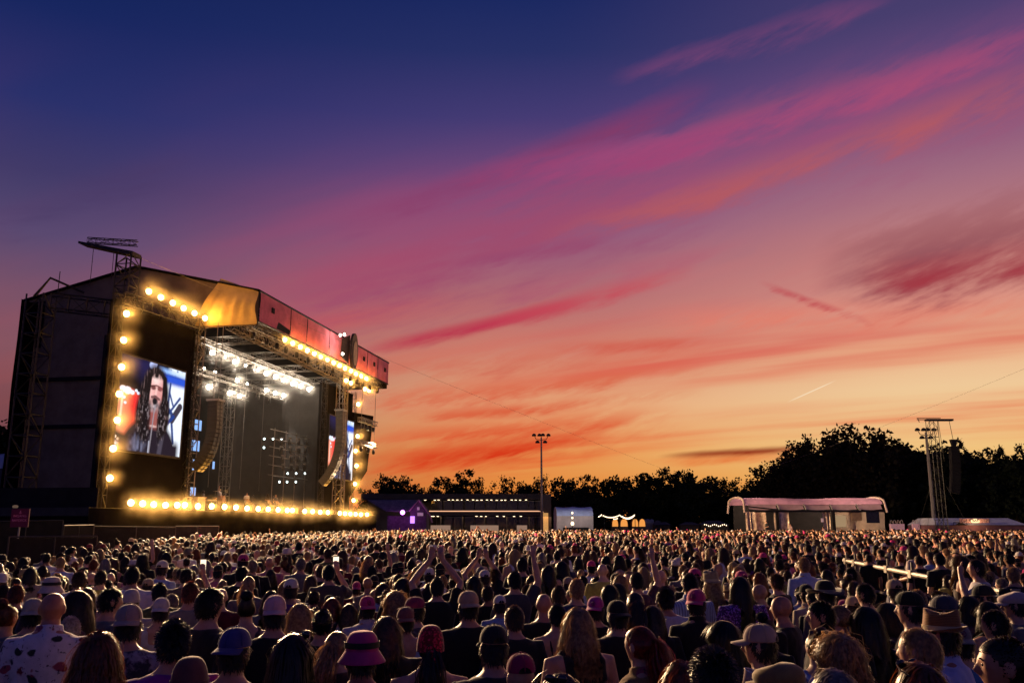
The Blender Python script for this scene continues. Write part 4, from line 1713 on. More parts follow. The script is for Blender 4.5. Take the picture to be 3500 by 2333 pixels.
def rim(mb, c, r_in, r_out, z_in, z_out, n=28, curl=None):
    vs = []
    for k, (r, z) in enumerate(((r_in, z_in), ((r_in[0] + r_out[0]) / 2, (z_in + z_out) / 2), (r_out, z_out))):
        if k == 1:
            r = ((r_in[0] + r_out[0]) / 2, (r_in[1] + r_out[1]) / 2)
        for i in range(n):
            t = 2 * math.pi * i / n
            zz = z + (curl(t, k / 2) if curl else 0)
            vs.append((c[0] + r[0] * math.cos(t), c[1] + r[1] * math.sin(t), c[2] + zz))
    vs += [(x, y, z - .004) for x, y, z in vs]
    N3 = 3 * n
    fs = []
    for k in range(2):
        for i in range(n):
            q = (k * n + i, k * n + (i + 1) % n, (k + 1) * n + (i + 1) % n, (k + 1) * n + i)
            fs += [q, tuple(N3 + a for a in reversed(q))]
    for i in range(n):
        fs.append((2 * n + i, 2 * n + (i + 1) % n, N3 + 2 * n + (i + 1) % n, N3 + 2 * n + i))
    mb.add(vs, fs)


def hat_meshes():
    H = {}

    def fin(mb, name, mat):
        me = mesh_from(name, small_head(mb.v), mb.f, True)
        me.materials.append(mat)
        return me
    hc = (0, -.004, 1.672)
    # baseball cap, peak towards +y
    m = MB()
    dome(m, hc, (.089, .112, .104), pw=.72)
    for i in range(6):
        t = math.pi * i / 3 + .5
        pts = [(hc[0] + .0935 * math.cos(t) * math.cos(a) ** .72, hc[1] + .1155 * math.sin(t) * math.cos(a) ** .72, hc[2] + .1095 * math.sin(a)) for a in np.linspace(.1, 1.45, 7)]
        m.tube(pts, .0022, 4)
    v, f = ball((0, -.004, 1.782), (.010, .010, .006), 8, 6)
    m.add(v, f)
    crown = fin(m, 'cap', PM['plain'])
    m = MB()
    n = 14
    vs = []
    for lay in (0, .006):
        for k in range(4):
            q = k / 3
            for i in range(n + 1):
                t = math.pi * (.14 + .72 * i / n)
                x = .092 * math.cos(t) * (1 + .02 * q)
                y = .112 * math.sin(t) + q * .082 * math.sin(t) ** .6
                vs.append((x, y - .004, 1.674 - .020 * q - .9 * x * x * (1 + q) - lay))
    w_ = n + 1
    fs = []
    for k in range(3):
        for i in range(n):
            q = (k * w_ + i, k * w_ + i + 1, (k + 1) * w_ + i + 1, (k + 1) * w_ + i)
            fs += [q, tuple(4 * w_ + a for a in reversed(q))]
    for i in range(n):
        fs.append((3 * w_ + i, 3 * w_ + i + 1, 7 * w_ + i + 1, 7 * w_ + i))
    m.add(vs, fs)
    peak = fin(m, 'peak', PM['plain'])
    # round emblem above the peak and adjuster opening at the back
    m = MB()
    ring = [(.020 * math.cos(a), .1085 - .35 * (.020 * math.sin(a)), 1.712 + .020 * math.sin(a)) for a in np.linspace(0, 2 * math.pi, 17)]
    m.tube(ring, .0032, 5)
    m.tube([(-.006, .109, 1.705), (0, .107, 1.718), (.006, .109, 1.705)], .0035, 5)
    emb = fin(m, 'emblem', principled('cap emblem', (.10, .01, .05), .6, 0, .3, 0))
    m = MB()
    vs = [(.040 * math.cos(a), -.1185 + .02 * math.sin(a) * .6 + .25 * (.04 * math.cos(a)) ** 2 * 10, 1.674 + .034 * math.sin(a)) for a in np.linspace(0, math.pi, 12)]
    m.add(vs + [(x, y - .004, z) for x, y, z in vs], [tuple(range(12)), tuple(range(23, 11, -1))] + [(i, i + 1, 13 + i, 12 + i) for i in range(11)])
    opening = fin(m, 'adjuster_opening', PM['black'])
    H['cap'] = (crown, [('peak', peak), ('adjuster_opening', opening)])
    H['emblemcap'] = (crown, [('peak', peak), ('emblem', emb), ('adjuster_opening', opening)])
    # bucket hat
    m = MB()
    dome(m, (0, -.004, 1.668), (.096, .114, .108), pw=.45)
    rim(m, (0, -.004, 1.668), (.096, .114), (.138, .158), .002, -.060)
    buck = fin(m, 'bucket_hat', PM['plain'])
    m = MB()
    rim(m, (0, -.004, 1.69), (.1, .118), (.1005, .1185), .0, .030)
    m.v = [(x * 1.012, y * 1.012, z) for x, y, z in m.v]
    bb = fin(m, 'hat_band', PM['black'])
    H['bucket'] = (buck, [('hat_band', bb)])
    # trilby
    m = MB()
    n = 28
    vs = []
    for j, (q, z) in enumerate(((1.0, 0), (.98, .04), (.95, .085), (.90, .112), (.72, .105), (.4, .092), (.05, .086))):
        for i in range(n):
            t = 2 * math.pi * i / n
            pin = 1 - .13 * q * (math.exp(-((t - math.pi / 2 - .45) / .35) ** 2) + math.exp(-((t - math.pi / 2 + .45) / .35) ** 2)) * (z / .11)
            vs.append((.094 * q * math.cos(t) * pin, -.004 + .114 * q * math.sin(t) * pin, 1.672 + z + (.016 * math.cos(2 * t) * -1 if j > 2 else 0)))
    m.add(vs, [(j * n + i, j * n + (i + 1) % n, (j + 1) * n + (i + 1) % n, (j + 1) * n + i) for j in range(6) for i in range(n)] + [tuple(range(6 * n, 7 * n))])
    rim(m, (0, -.004, 1.672), (.092, .112), (.126, .148), .002, .006, curl=lambda t, q: q * .026 * (-math.sin(t)))
    tr = fin(m, 'trilby', PM['straw'])
    m = MB()
    rim(m, (0, -.004, 1.676), (.0945, .1145), (.0955, .1155), 0, .026)
    tb = fin(m, 'hat_band', principled('pale hat ribbon', (.45, .36, .22), .8, 0, .2, .1, 8))
    H['trilby'] = (tr, [('hat_band', tb)])
    # wide brimmed hat
    m = MB()
    dome(m, (0, -.004, 1.672), (.095, .114, .115), pw=.5)
    rim(m, (0, -.004, 1.672), (.095, .114), (.185, .205), .0, .004, curl=lambda t, q: q * q * .03 * math.cos(2 * t))
    wb = fin(m, 'wide_hat', PM['plain'])
    m = MB()
    rim(m, (0, -.004, 1.676), (.0965, .1155), (.0975, .1165), 0, .022)
    wbb = fin(m, 'hat_band', principled('grey hat ribbon', (.2, .18, .18), .8, 0, .2, .1, 8))
    H['wide'] = (wb, [('hat_band', wbb)])
    # flat cap
    m = MB()
    n = 24
    vs = []
    for j, (q, z) in enumerate(((1.0, .0), (1.10, .025), (1.12, .052), (1.0, .082), (.7, .100), (.3, .106), (.03, .107))):
        for i in range(n):
            t = 2 * math.pi * i / n
            sy = math.sin(t)
            vs.append((.096 * q * math.cos(t), -.004 + (.114 * q + (.030 * (1 - j / 8) if sy > 0 else 0)) * sy, 1.664 + z - (.030 * sy * (z / .107) if sy > 0 else 0)))
    m.add(vs, [(j * n + i, j * n + (i + 1) % n, (j + 1) * n + (i + 1) % n, (j + 1) * n + i) for j in range(6) for i in range(n)] + [tuple(range(6 * n, 7 * n))])
    fc_ = fin(m, 'flat_cap', PM['plain'])
    H['flatcap'] = (fc_, [('peak', peak)])
    # beanie / head scarf
    m = MB()
    dome(m, (0, -.006, 1.640), (.094, .118, .140), pw=.62, m=8)
    be = fin(m, 'beanie', PM['plain'])
    m = MB()
    rim(m, (0, -.006, 1.636), (.096, .120), (.0985, .1225), .0, .030)
    bc = fin(m, 'turn_up', PM['plain'])
    H['beanie'] = (be, [('turn_up', bc)])
    m = MB()
    dome(m, (0, -.012, 1.600), (.096, .124, .170), pw=.62, m=9)
    v, f = ball((0, -.135, 1.600), (.028, .024, .020), 10, 8)
    m.add(v, f)
    m.tube([(.0, -.14, 1.60), (.015, -.165, 1.56), (.01, -.16, 1.50)], [.016, .018, .006], 6)
    H['scarf'] = (fin(m, 'head_scarf', PM['sparkle']), [])
    return H


HATS = hat_meshes()


# sunglasses pushed up on the hair, eyes
def extras():
    m = MB()
    for sx in (-1, 1):
        v, f = ball((sx * .034, .083, 1.735), (.030, .010, .021), 12, 8)
        m.add(v, f)
        m.tube([(sx * .062, .078, 1.735), (sx * .086, .03, 1.718), (sx * .088, -.03, 1.70)], .003, 5)
    m.tube([(-.008, .093, 1.74), (.008, .093, 1.74)], .004, 5)
    sg = mesh_from('sunglasses', small_head(m.v), m.f, True)
    sg.materials.append(principled('dark glasses', (.015, .012, .014), .1, 0, .6, 0))
    m = MB()
    for sx in (-1, 1):
        v, f = ball((sx * .031, .088, 1.642), (.013, .008, .008), 10, 8)
        m.add(v, f)
        m.tube([(sx * .048, .088, 1.660), (sx * .030, .098, 1.667), (sx * .014, .099, 1.662)], .0035, 5)
    ey = mesh_from('eyes', small_head(m.v), m.f, True)
    ey.materials.append(PM['eye'])
    return sg, ey


SUNGL, EYES = extras()
BODY, SHIRT, HAIR = {}, {}, {}


def small_head_body(v):
    """only the head and neck shrink, raised arms keep their size"""
    w_ = small_head(v)
    m_ = (np.hypot(v[:, 0], v[:, 1]) < .135) & (v[:, 2] < 1.79)
    return np.where(m_[:, None], w_, v)


def get_body(pose):
    if pose not in BODY:
        me = remeshed('person ' + pose, body_parts(pose), .0085, .42, 1)
        set_v(me, small_head_body(get_v(me)))
        me.materials.append(PM['skin'])
        me.materials.append(PM['denim'])
        zc = np.empty(len(me.polygons) * 3, np.float32)
        me.polygons.foreach_get('center', zc)
        c = zc.reshape(-1, 3)
        low = (c[:, 2] < .97) & (np.abs(c[:, 0]) < .205)
        me.polygons.foreach_set('material_index', low.astype(np.int32))
        BODY[pose] = me
    return BODY[pose]


def get_shirt(pose, kind, pat='plain'):
    key = (pose, kind, pat)
    if key not in SHIRT:
        k0 = (pose, kind, 'plain')
        if k0 not in SHIRT:
            me = remeshed('shirt', shirt_parts(pose, kind), .011, .55, 2)
            wrinkle(me, .005, len(SHIRT) * 3.1)
            me.materials.append(PM['plain'])
            SHIRT[k0] = me
        if pat != 'plain':
            me = SHIRT[k0].copy()
            me.materials[0] = PM[pat]
            SHIRT[key] = me
    return SHIRT[key]


def get_hair(name):
    if name not in HAIR:
        HAIR[name] = hair_mesh(name, seed=len(HAIR) + 3)
    return HAIR[name]


SKINS = [(.48, .27, .19), (.42, .23, .155), (.55, .33, .24), (.30, .16, .10), (.52, .30, .21)]
HAIRC = {'black': (.006, .005, .005), 'dark brown': (.013, .008, .006), 'brown': (.030, .016, .010), 'light brown': (.070, .040, .021), 'blond': (.30, .20, .10),
         'grey': (.20, .185, .18), 'auburn': (.15, .042, .014), 'red': (.20, .018, .010), 'white': (.42, .39, .37)}
STAGE_AIM = st(74, 0, 0)


def aim_yaw(x, y):
    """yaw that turns a person's front (+y) towards the stage"""
    dx, dy = STAGE_AIM.x - x, STAGE_AIM.y - y
    return math.atan2(-dx, dy)


def make_person(x, y, h, yaw, spec, label, group, tilt=0.0):
    pose = spec.get('pose', 'down')
    o = bpy.data.objects.new('person', get_body(pose))
    COL.objects.link(o)
    s = h / 1.725
    o.location = (x, y, 0)
    wd = 1 + (spec.get('wide', 1.0) - 1) * .5
    o.scale = (s * wd, s * wd, s)
    hsh = math.sin(x * 91.7 + y * 37.3)
    o.rotation_euler = (tilt + spec.get('sway', .05) * hsh, spec.get('sway', .055) * math.sin(x * 53.1 - y * 71.9), yaw)
    o.color = tuple(spec.get('skin', SKINS[0])) + (1,)
    tag(o, label, 'person', group)

    def child(name, me, col=None):
        c = bpy.data.objects.new(name, me)
        COL.objects.link(c)
        c.parent = o
        if col is not None:
            c.color = tuple(col) + (1,)
        return c
    sk = spec.get('shirt', 'tee')
    if sk:
        child({'tee': 't_shirt', 'dress': 'shirt', 'tank': 'tank_top', 'strappy': 'strappy_top'}[sk], get_shirt(pose, sk, spec.get('pat', 'plain')), spec.get('col', (.02, .02, .022)))
    hr = spec.get('hair')
    if hr:
        child('hair', get_hair(hr), HAIRC[spec.get('hc', 'dark brown')])
    hat = spec.get('hat')
    if hat:
        crown, parts = HATS[hat]
        hc = spec.get('hatc', (.5, .45, .4))
        hb = child({'cap': 'cap', 'emblemcap': 'cap', 'bucket': 'bucket_hat', 'trilby': 'trilby', 'wide': 'wide_brimmed_hat', 'flatcap': 'flat_cap', 'beanie': 'beanie', 'scarf': 'head_scarf'}[hat], crown, hc)
        for pn, pm in parts:
            c = bpy.data.objects.new(pn, pm)
            COL.objects.link(c)
            c.parent = hb
            c.color = tuple(hc) + (1,)
        if spec.get('back'):
            hb.rotation_euler = (0, 0, math.pi + spec.get('hatyaw', 0))
        elif spec.get('hatyaw'):
            hb.rotation_euler = (0, 0, spec['hatyaw'])
    if spec.get('glasses'):
        child('sunglasses', SUNGL)
    if spec.get('eyes'):
        child('eyes', EYES)
    return o

# ================================================================== the crowd
PINK, WHT, BLK = (.50, .035, .17), (.62, .60, .62), (.012, .012, .014)
GREY, LBLUE, MAG = (.13, .12, .13), (.36, .42, .66), (.42, .03, .26)
# photograph pixel of the crown of the head, rough distance, what one sees, and how to tell the person apart
NEAR = [
    (178, 2019, 6.0, dict(col=(.60, .52, .58), pat='floral', shirt='dress', skin=(.42, .17, .11), wide=1.08), 'bald person in a white shirt with dark red flowers'),
    (342, 2146, 3.9, dict(hair='wavy', hc='auburn', shirt='tank', col=(.10, .03, .03), yaw=-.25), 'person with long glowing auburn hair at the bottom left'),
    (112, 2035, 7.0, dict(hat='cap', hatc=(.40, .33, .28), hair='under', col=(.10, .10, .12), back=1), 'person in a beige backward cap beside the flowered shirt'),
    (277, 2008, 6.9, dict(hair='long', hc='brown', shirt='tank', col=(.10, .05, .06), yaw=1.35, eyes=1), 'person with long brown hair looking left in a dark tank top'),
    (369, 2001, 7.3, dict(hair='crop', hc='black', col=(.11, .11, .12), yaw=-1.0, eyes=1), 'dark haired person in grey looking right, near the bottom left'),
    (18, 2040, 7.0, dict(hair='bun', hc='auburn', shirt='tank', col=(.35, .30, .26), yaw=-.3), 'person with orange lit hair in a bun at the left edge'),  # auburn colour carries the orange light on the hair
    (64, 1992, 9.2, dict(hair='shortcurl', hc='auburn', col=(.03, .03, .03)), 'person with glowing short curly hair near the left edge'),
    (12, 1990, 9.6, dict(hair='crop', hc='brown', col=(.05, .05, .05)), 'brown haired person cut by the left edge'),
    (236, 2098, 6.6, dict(hair='crop', hc='white', col=(.05, .04, .05)), 'short person with white hair behind the flowered shirt'),
    (182, 1963, 9.0, dict(hat='bucket', hatc=(.55, .42, .36), hair='under', col=(.04, .03, .04)), 'person in a pale brimmed hat near the left edge'),
    (458, 1930, 10.4, dict(hair='crop', hc='dark brown', col=WHT, wide=1.06), 'big person with dark hair in a white t-shirt, left of centre'),
    (448, 2053, 5.7, dict(hat='cap', hatc=(.34, .24, .22), hair='under', col=(.30, .27, .33), pat='tiedye', back=1, wide=1.05), 'person in a dusky cap and tie-dyed grey shirt'),
    (456, 2006, 8.6, dict(hat='beanie', hatc=(.42, .36, .36), hair='under', col=(.30, .26, .30)), 'person in a pale crumpled hat before the big white t-shirt'),
    (546, 2034, 8.0, dict(hat='cap', hatc=(.50, .44, .44), hair='under', shirt='tank', col=(.50, .46, .46), back=1), 'person in a white cap and white tank top'),
    (596, 2098, 4.7, dict(hair='quiff', hc='black', col=(.22, .02, .26), yaw=.25), 'person with dark hair in a plain purple t-shirt'),
    (726, 2000, 6.2, dict(hair='shortcurl', hc='black', col=BLK, yaw=-.9, eyes=1), 'person with short dark curls in black looking right'),
    (646, 1981, 8.4, dict(hair='crop', hc='auburn', col=(.16, .15, .16)), 'person with short reddish hair in a grey t-shirt'),
    (852, 2014, 7.5, dict(hair='bun', hc='black', shirt='tank', col=(.04, .02, .03)), 'person with dark hair in a top bun'),
    (944, 2024, 6.3, dict(hat='cap', hatc=(.62, .36, .38), hair='under', col=BLK, back=1), 'person in a pale pink backward cap and black t-shirt'),
    (1034, 2053, 7.0, dict(hair='bob', hc='blond', col=BLK), 'person with straight blond bob in black'),
    (1098, 2078, 6.4, dict(hair='buzz', hc='black', col=BLK, text='VE'), 'person with shaved dark head, letters on a black shirt'),
    (996, 2149, 4.4, dict(hair='long', hc='dark brown', col=(.20, .20, .22), glasses=1, yaw=-.35), 'person with long dark hair and sunglasses up, pale grey top'),
    (797, 2130, 4.7, dict(hat='cap', hatc=(.05, .05, .20), hair='under', col=BLK, back=1, text='THE', yaw=-.5), 'person in a dark blue cap and lettered black shirt'),
    (709, 2152, 6.2, dict(hair='thin', hc='blond', col=(.03, .03, .03), yaw=2.95, glasses=1, eyes=1), 'person facing the camera with sunglasses on the head'),
    (673, 2227, 4.1, dict(hat='beanie', hatc=(.14, .05, .05), hair='under', col=(.05, .02, .03)), 'person in a dark maroon cap at the bottom edge'),
    (1246, 2141, 4.6, dict(hat='bucket', hatc=PINK, hair='under', col=BLK, skin=(.36, .13, .10)), 'person in a bright pink bucket hat with black band'),
    (1333, 2095, 5.8, dict(hair='bob', hc='light brown', col=BLK), 'person with a light brown bob beside the pink bucket hat'),
    (1167, 2147, 5.6, dict(hair='pony', hc='blond', col=(.06, .02, .02), yaw=-.5), 'person with a blond ponytail left of the pink bucket hat'),
    (1469, 2119, 5.3, dict(hat='scarf', hatc=(.34, .012, .04), hair='tailunder', hc='dark brown', shirt='strappy', col=BLK), 'person in a sparkling red head scarf and strappy top'),
    (1393, 2064, 7.4, dict(hat='cap', hatc=(.20, .07, .07), hair='under', shirt='tank', col=(.50, .50, .60), back=1), 'person in a dull red cap and white tank top with strap'),
    (1262, 2027, 8.3, dict(hat='emblemcap', hatc=PINK, hair='under', shirt='dress', col=(.42, .38, .46), back=1), 'person in a pink backward cap and pale collared shirt'),
    (1362, 2010, 8.4, dict(hair='curly', hc='blond', col=BLK), 'person with big blond curls left of centre'),
    (1424, 2030, 7.9, dict(hat='cap', hatc=(.26, .03, .08), hair='under', col=(.05, .04, .06), yaw=1.2), 'person in a crimson cap turned to the left'),
    (1606, 2010, 7.1, dict(hat='cap', hatc=(.42, .27, .17), hair='under', col=BLK, back=1, wide=1.08), 'broad person in a tan backward cap and black t-shirt'),
    (1685, 2123, 5.0, dict(hat='cap', hatc=(.02, .018, .02), hair='under', col=(.02, .02, .025), pat='tiedye', wide=1.05), 'person in a black cap and dark spotted shirt'),
    (1793, 2218, 4.6, dict(hat='cap', hatc=(.30, .012, .07), hair=None, col=BLK, back=0), 'person in a crimson mesh cap at the bottom edge'),
    (1926, 2282, 4.0, dict(hair='long', hc='brown', col=(.05, .03, .03), glasses=1, yaw=2.7, eyes=1), 'person with pink sunglasses on the head at the bottom edge'),
    (1971, 2066, 5.7, dict(hair='wavy', hc='blond', shirt='tank', col=BLK), 'person with wavy blond hair in a black tank top'),
    (1757, 2062, 6.9, dict(hair='crop', hc='light brown', col=(.02, .02, .02)), 'fair short haired person in black right of the tan cap'),
    (1851, 2024, 8.0, dict(hair=None, col=BLK, skin=(.42, .20, .14)), 'bald person in black near the centre'),
    (1900, 2056, 7.6, dict(hair='crop', hc='black', shirt='strappy', col=BLK), 'person with short black hair and bare shoulders'),
    (2030, 2030, 8.0, dict(hat='emblemcap', hatc=MAG, hair='under', col=BLK, back=1, hatyaw=-.6), 'person in a magenta cap right of the wavy blond hair'),
    (2100, 2041, 7.0, dict(hat='cap', hatc=(.015, .015, .015), hair='under', col=(.02, .012, .014), back=1, wide=1.06), 'person in a black cap and dark shirt beside the magenta cap'),
    (2166, 2017, 7.4, dict(hair='pony', hc='brown', shirt='tank', col=(.05, .02, .03), yaw=-.3), 'person with a brown ponytail and bare shoulders'),
    (2225, 2060, 7.4, dict(hair='long', hc='light brown', col=BLK), 'person with long light brown hair in black, right of the ponytail'),
    (2202, 2129, 4.9, dict(hair='pony', hc='red', shirt='dress', col=(.30, .16, .05), pat='floral', yaw=.5), 'person with dyed red hair in a flowered shirt'),
    (2371, 2004, 7.6, dict(hat='emblemcap', hatc=PINK, hair='under', shirt='dress', col=(.02, .015, .016), back=1, hatyaw=-.6), 'person in a bright pink cap and dark jacket'),
    (2348, 1952, 9.2, dict(hair='crop', hc='black', shirt='dress', col=LBLUE, pat='stripes'), 'person in a pale blue striped shirt'),
    (2419, 2183, 3.6, dict(hair='quiff', hc='black', col=BLK, skin=(.35, .16, .10)), 'person with tousled black hair at the bottom, right of centre'),
    (2325, 2244, 4.0, dict(hair='wavy', hc='auburn', col=BLK), 'person with auburn hair at the bottom beside the tousled head'),
    (2584, 2120, 5.1, dict(hat='cap', hatc=(.36, .26, .22), hair='under', col=(.25, .13, .17), pat='hstripes', yaw=.75, eyes=1), 'person in a tan cap and striped mauve t-shirt'),
    (2662, 2240, 4.0, dict(hat='flatcap', hatc=(.24, .16, .07), hair='under', col=(.03, .02, .02), yaw=.5), 'person in an olive flat cap at the bottom edge'),
    (2606, 2086, 6.9, dict(hair='bun', hc='black', col=BLK, yaw=-1.1, eyes=1), 'person with a dark bun and glasses looking right'),
    (2673, 2031, 7.4, dict(hair=None, col=BLK, skin=(.38, .18, .12), yaw=.6), 'bald person in black behind the tan cap'),
    (2468, 2108, 5.6, dict(hair='long', hc='black', col=BLK, yaw=.9, eyes=1), 'person with long black hair looking left, left of the tan cap'),
    (2528, 1962, 8.8, dict(hair='long', hc='black', col=(.16, .06, .30), pat='sparkle'), 'person with black hair in a sparkling purple shirt'),
    (2817, 1977, 8.2, dict(hat='wide', hatc=(.015, .014, .016), hair='under', col=(.10, .08, .08)), 'person in a wide black hat'),
    (2796, 2044, 6.3, dict(hair='crop', hc='black', col=(.03, .02, .02), yaw=.95, eyes=1), 'dark haired person in profile below the wide black hat'),
    (2785, 2132, 6.0, dict(hair='bun', hc='light brown', shirt='tank', col=(.20, .28, .62)), 'person with fair pinned-up hair in a blue tank top'),
    (2866, 2143, 4.7, dict(hair='curly', hc='blond', col=(.15, .22, .50), yaw=.2), 'person with a big mane of blond curls'),
    (2850, 2266, 3.7, dict(hair='bob', hc='grey', col=(.10, .08, .10)), 'person with grey blond hair cut by the bottom edge'),
    (2962, 2061, 6.0, dict(hair='long', hc='black', shirt='tank', col=BLK, pose='front'), 'person with long black hair in a black tank top, right of centre'),
    (3133, 2132, 4.3, dict(hair='thin', hc='blond', col=BLK, yaw=.5, skin=(.50, .26, .18)), 'older person with thin fair hair and black shirt'),
    (3204, 2081, 5.0, dict(hat='trilby', hatc=(.30, .13, .05), hair='under', shirt='dress', col=(.40, .42, .66), yaw=.55, skin=(.38, .14, .10)), 'person in a straw trilby and pale blue shirt'),
    (3168, 2247, 3.6, dict(hair='bob', hc='auburn', col=(.03, .02, .02), glasses=1), 'person with auburn bob cut by the bottom edge'),
    (3440, 2169, 3.6, dict(hair='buzz', hc='dark brown', col=(.03, .02, .02), yaw=.95, eyes=1, skin=(.46, .22, .15), wide=1.05), 'big person in profile at the bottom right corner'),
    (3287, 2118, 5.6, dict(hat='emblemcap', hatc=(.16, .15, .16), hair='under', col=(.06, .16, .36), back=1, hatyaw=-.5), 'person in a grey cap and blue shirt at the right'),
    (3233, 2024, 6.5, dict(hat='cap', hatc=(.06, .055, .08), hair='under', col=(.46, .42, .48), yaw=.7, eyes=1), 'person in a navy cap and white t-shirt at the right'),
    (3097, 2010, 6.4, dict(hat='cap', hatc=(.012, .012, .012), hair='under', col=BLK, yaw=.7, back=1, eyes=1), 'person in a black backward cap and black t-shirt at the right'),
    (2960, 1987, 8.6, dict(hair='crop', hc='black', col=(.42, .36, .38), yaw=.4), 'person with short black hair in a pale t-shirt before the rail'),
    (3404, 2077, 6.2, dict(hair='crop', hc='dark brown', col=(.40, .36, .42), yaw=.4), 'brown haired person in a pale top near the right edge'),
    (3318, 2028, 7.8, dict(hair='bob', hc='black', col=(.10, .04, .05)), 'person with a dark bob in dull red below the rail'),
    (3366, 1990, 8.0, dict(hat='cap', hatc=(.015, .015, .02), hair='under', col=(.05, .04, .05), yaw=.9, eyes=1), 'person with glasses and a black cap in profile at the rail'),
    (3469, 2011, 7.6, dict(hat='flatcap', hatc=(.45, .36, .36), hair='under', col=(.12, .12, .14), yaw=.8, eyes=1), 'person in a pale flat cap at the right edge'),
    (3383, 2046, 7.2, dict(hair='long', hc='dark brown', shirt='tank', col=BLK), 'person with long dark hair in black near the right edge'),
    (3040, 2050, 7.0, dict(hair='long', hc='brown', col=(.05, .03, .03), yaw=.5), 'person with long brown hair left of the black backward cap'),
    (2870, 2060, 7.0, dict(hair='pony', hc='blond', col=(.10, .08, .08), yaw=.8, eyes=1), 'person with fair tied hair below the wide black hat'),
    (3335, 1906, 10.6, dict(hair='thin', hc='brown', col=(.42, .40, .46), pose='lean', yaw=.7), 'person in a white t-shirt leaning over the rail'),
    (3285, 1890, 11.5, dict(hair='curly', hc='light brown', shirt='tank', col=(.05, .03, .03), pose='front', yaw=.6), 'person with curly hair leaning on the rail'),
    (3118, 1860, 14.5, dict(hair='long', hc='brown', col=(.40, .32, .32), pose='front', yaw=.3), 'person in a pale loose top standing behind the rail'),
    (1490, 1968, 9.6, dict(hair='crop', hc='black', col=BLK, pose='clap'), 'person clapping with both arms high above the crowd'),
    (1752, 1946, 10.2, dict(hair='crop', hc='black', col=(.05, .05, .06), pose='raise'), 'person with one arm raised near the centre'),
    (640, 1935, 11.5, dict(hair='crop', hc='brown', col=(.08, .06, .06), pose='phone'), 'person holding up a lit phone, left of centre'),
    (2170, 1950, 10.5, dict(hair='crop', hc='dark brown', col=(.10, .04, .05), pose='raise'), 'person with one arm raised, right of centre'),
    (1130, 1925, 11.5, dict(hair='crop', hc='black', col=(.06, .05, .05), pose='phone'), 'person in dark clothes holding a phone, left of centre'),
    (2745, 1900, 12.5, dict(hair='crop', hc='blond', shirt='dress', col=(.40, .46, .62)), 'fair person in a pale blue shirt before the pink tent'),
]
rng = np.random.default_rng(11)
placed = []          # x, y, h, px, py_top, half head width in px
people_near = []
H0, H1 = 1.55, 1.98
for i, (px, py, D, sp, lab) in enumerate(NEAR):
    r = ray(px, py)
    D *= 1.06
    h = CAM_H + r[2] / r[1] * D
    hh = min(max(h, H0), H1)
    if abs(hh - h) > 1e-6:
        D = (hh - CAM_H) / (r[2] / r[1])
    extra = .012 if sp.get('hair') not in (None, 'buzz') or sp.get('hat') else 0
    if sp.get('hat'):
        extra = .035
    if sp.get('hair') in ('quiff', 'curly'):
        extra = .03
    if sp.get('hair') == 'bun':
        extra = .06
    x = r[0] / r[1] * D
    hb = hh - extra
    yaw = aim_yaw(x, D) + rng.normal() * .08 + sp.get('yaw', 0)
    if abs(sp.get('yaw', 0)) > 2:
        yaw = sp['yaw']
    placed.append((x, D, hh, px, py, 3000 * .1 / D))
    people_near.append((x, D, hb, yaw, sp, lab))

# everybody else: scattered with elbow room, thinning out nowhere
def crowd_ok(x, y):
    s = x * SU.x + y * SU.y
    t = x * SN.x + y * SN.y + SP
    front = np.where(s < 13, 22.0, np.where(s < 51, 22 - 17.5 * (s - 13) / 38, 4.5))
    return (t > front) & (y < 101 + 2 * np.sin(x * .2)) & (np.abs(x) < .64 * y + 1.2) & (y > 6.4)


cand = []
y = 6.4
row = 0
while y < 103:
    sp_ = .60 + .0012 * y
    xs = np.arange(-.64 * y - 1.2, .64 * y + 1.2, sp_) + (row % 2) * sp_ / 2
    jx = rng.normal(size=len(xs)) * .14
    jy = rng.normal(size=len(xs)) * .14
    cand.append(np.stack([xs + jx, y + jy + 0 * xs], 1))
    y += sp_ * .92
    row += 1
cand = np.concatenate(cand)
cand = cand[crowd_ok(cand[:, 0], cand[:, 1])]
gapn = np.sin(cand[:, 0] * .9 + 1.3 * np.sin(cand[:, 1] * .7)) * np.sin(cand[:, 1] * .8 + cand[:, 0] * .3)
cand = cand[rng.random(len(cand)) < .93 - .22 * np.clip(gapn, 0, 1)]
hts = np.clip(rng.normal(1.71, .115, len(cand)), 1.46, 1.97)
cpx, cpy = to_px(np.stack([cand[:, 0], cand[:, 1], hts], 1))
keep = np.ones(len(cand), bool)
for (x, D, hh, px, py, hw) in placed:
    near = np.hypot(cand[:, 0] - x, cand[:, 1] - D) < .50
    cw = 3000 * .1 / cand[:, 1]
    dn, wn = (5.0, 1.15) if D < 9.5 else (2.6, .95)
    hides = (cand[:, 1] < D + .2) & (np.abs(cpx - px) < (hw + cw) * wn) & (cpy < py + hw * dn) & (cand[:, 1] < 16)
    keep &= ~(near | hides)
# the rail at the right stays in view
rail_y = 1914 + (cpx - 2885) * 118 / 593
rail_d = (CAM_H - 1.45) * 3000 / (rail_y - 1790 + 1e-6)
keep &= ~((cpx > 2870) & (cpx < 3500) & (cand[:, 1] < rail_d + .3) & (cpy < rail_y + 10))
cand, hts, cpx, cpy = cand[keep], hts[keep], cpx[keep], cpy[keep]
order = np.argsort(cand[:, 1])
cand, hts, cpx, cpy = cand[order], hts[order], cpx[order], cpy[order]
onframe = (cpx > -60) & (cpx < 3560) & (cpy < 2345)
idx_ind = np.where(onframe)[0][:300 - len(NEAR)]
mask_ind = np.zeros(len(cand), bool)
mask_ind[idx_ind] = True
drop = (cand[:, 1] <= cand[idx_ind[-1], 1]) & ~mask_ind     # nearer but outside the picture
far_sel = ~mask_ind & ~drop

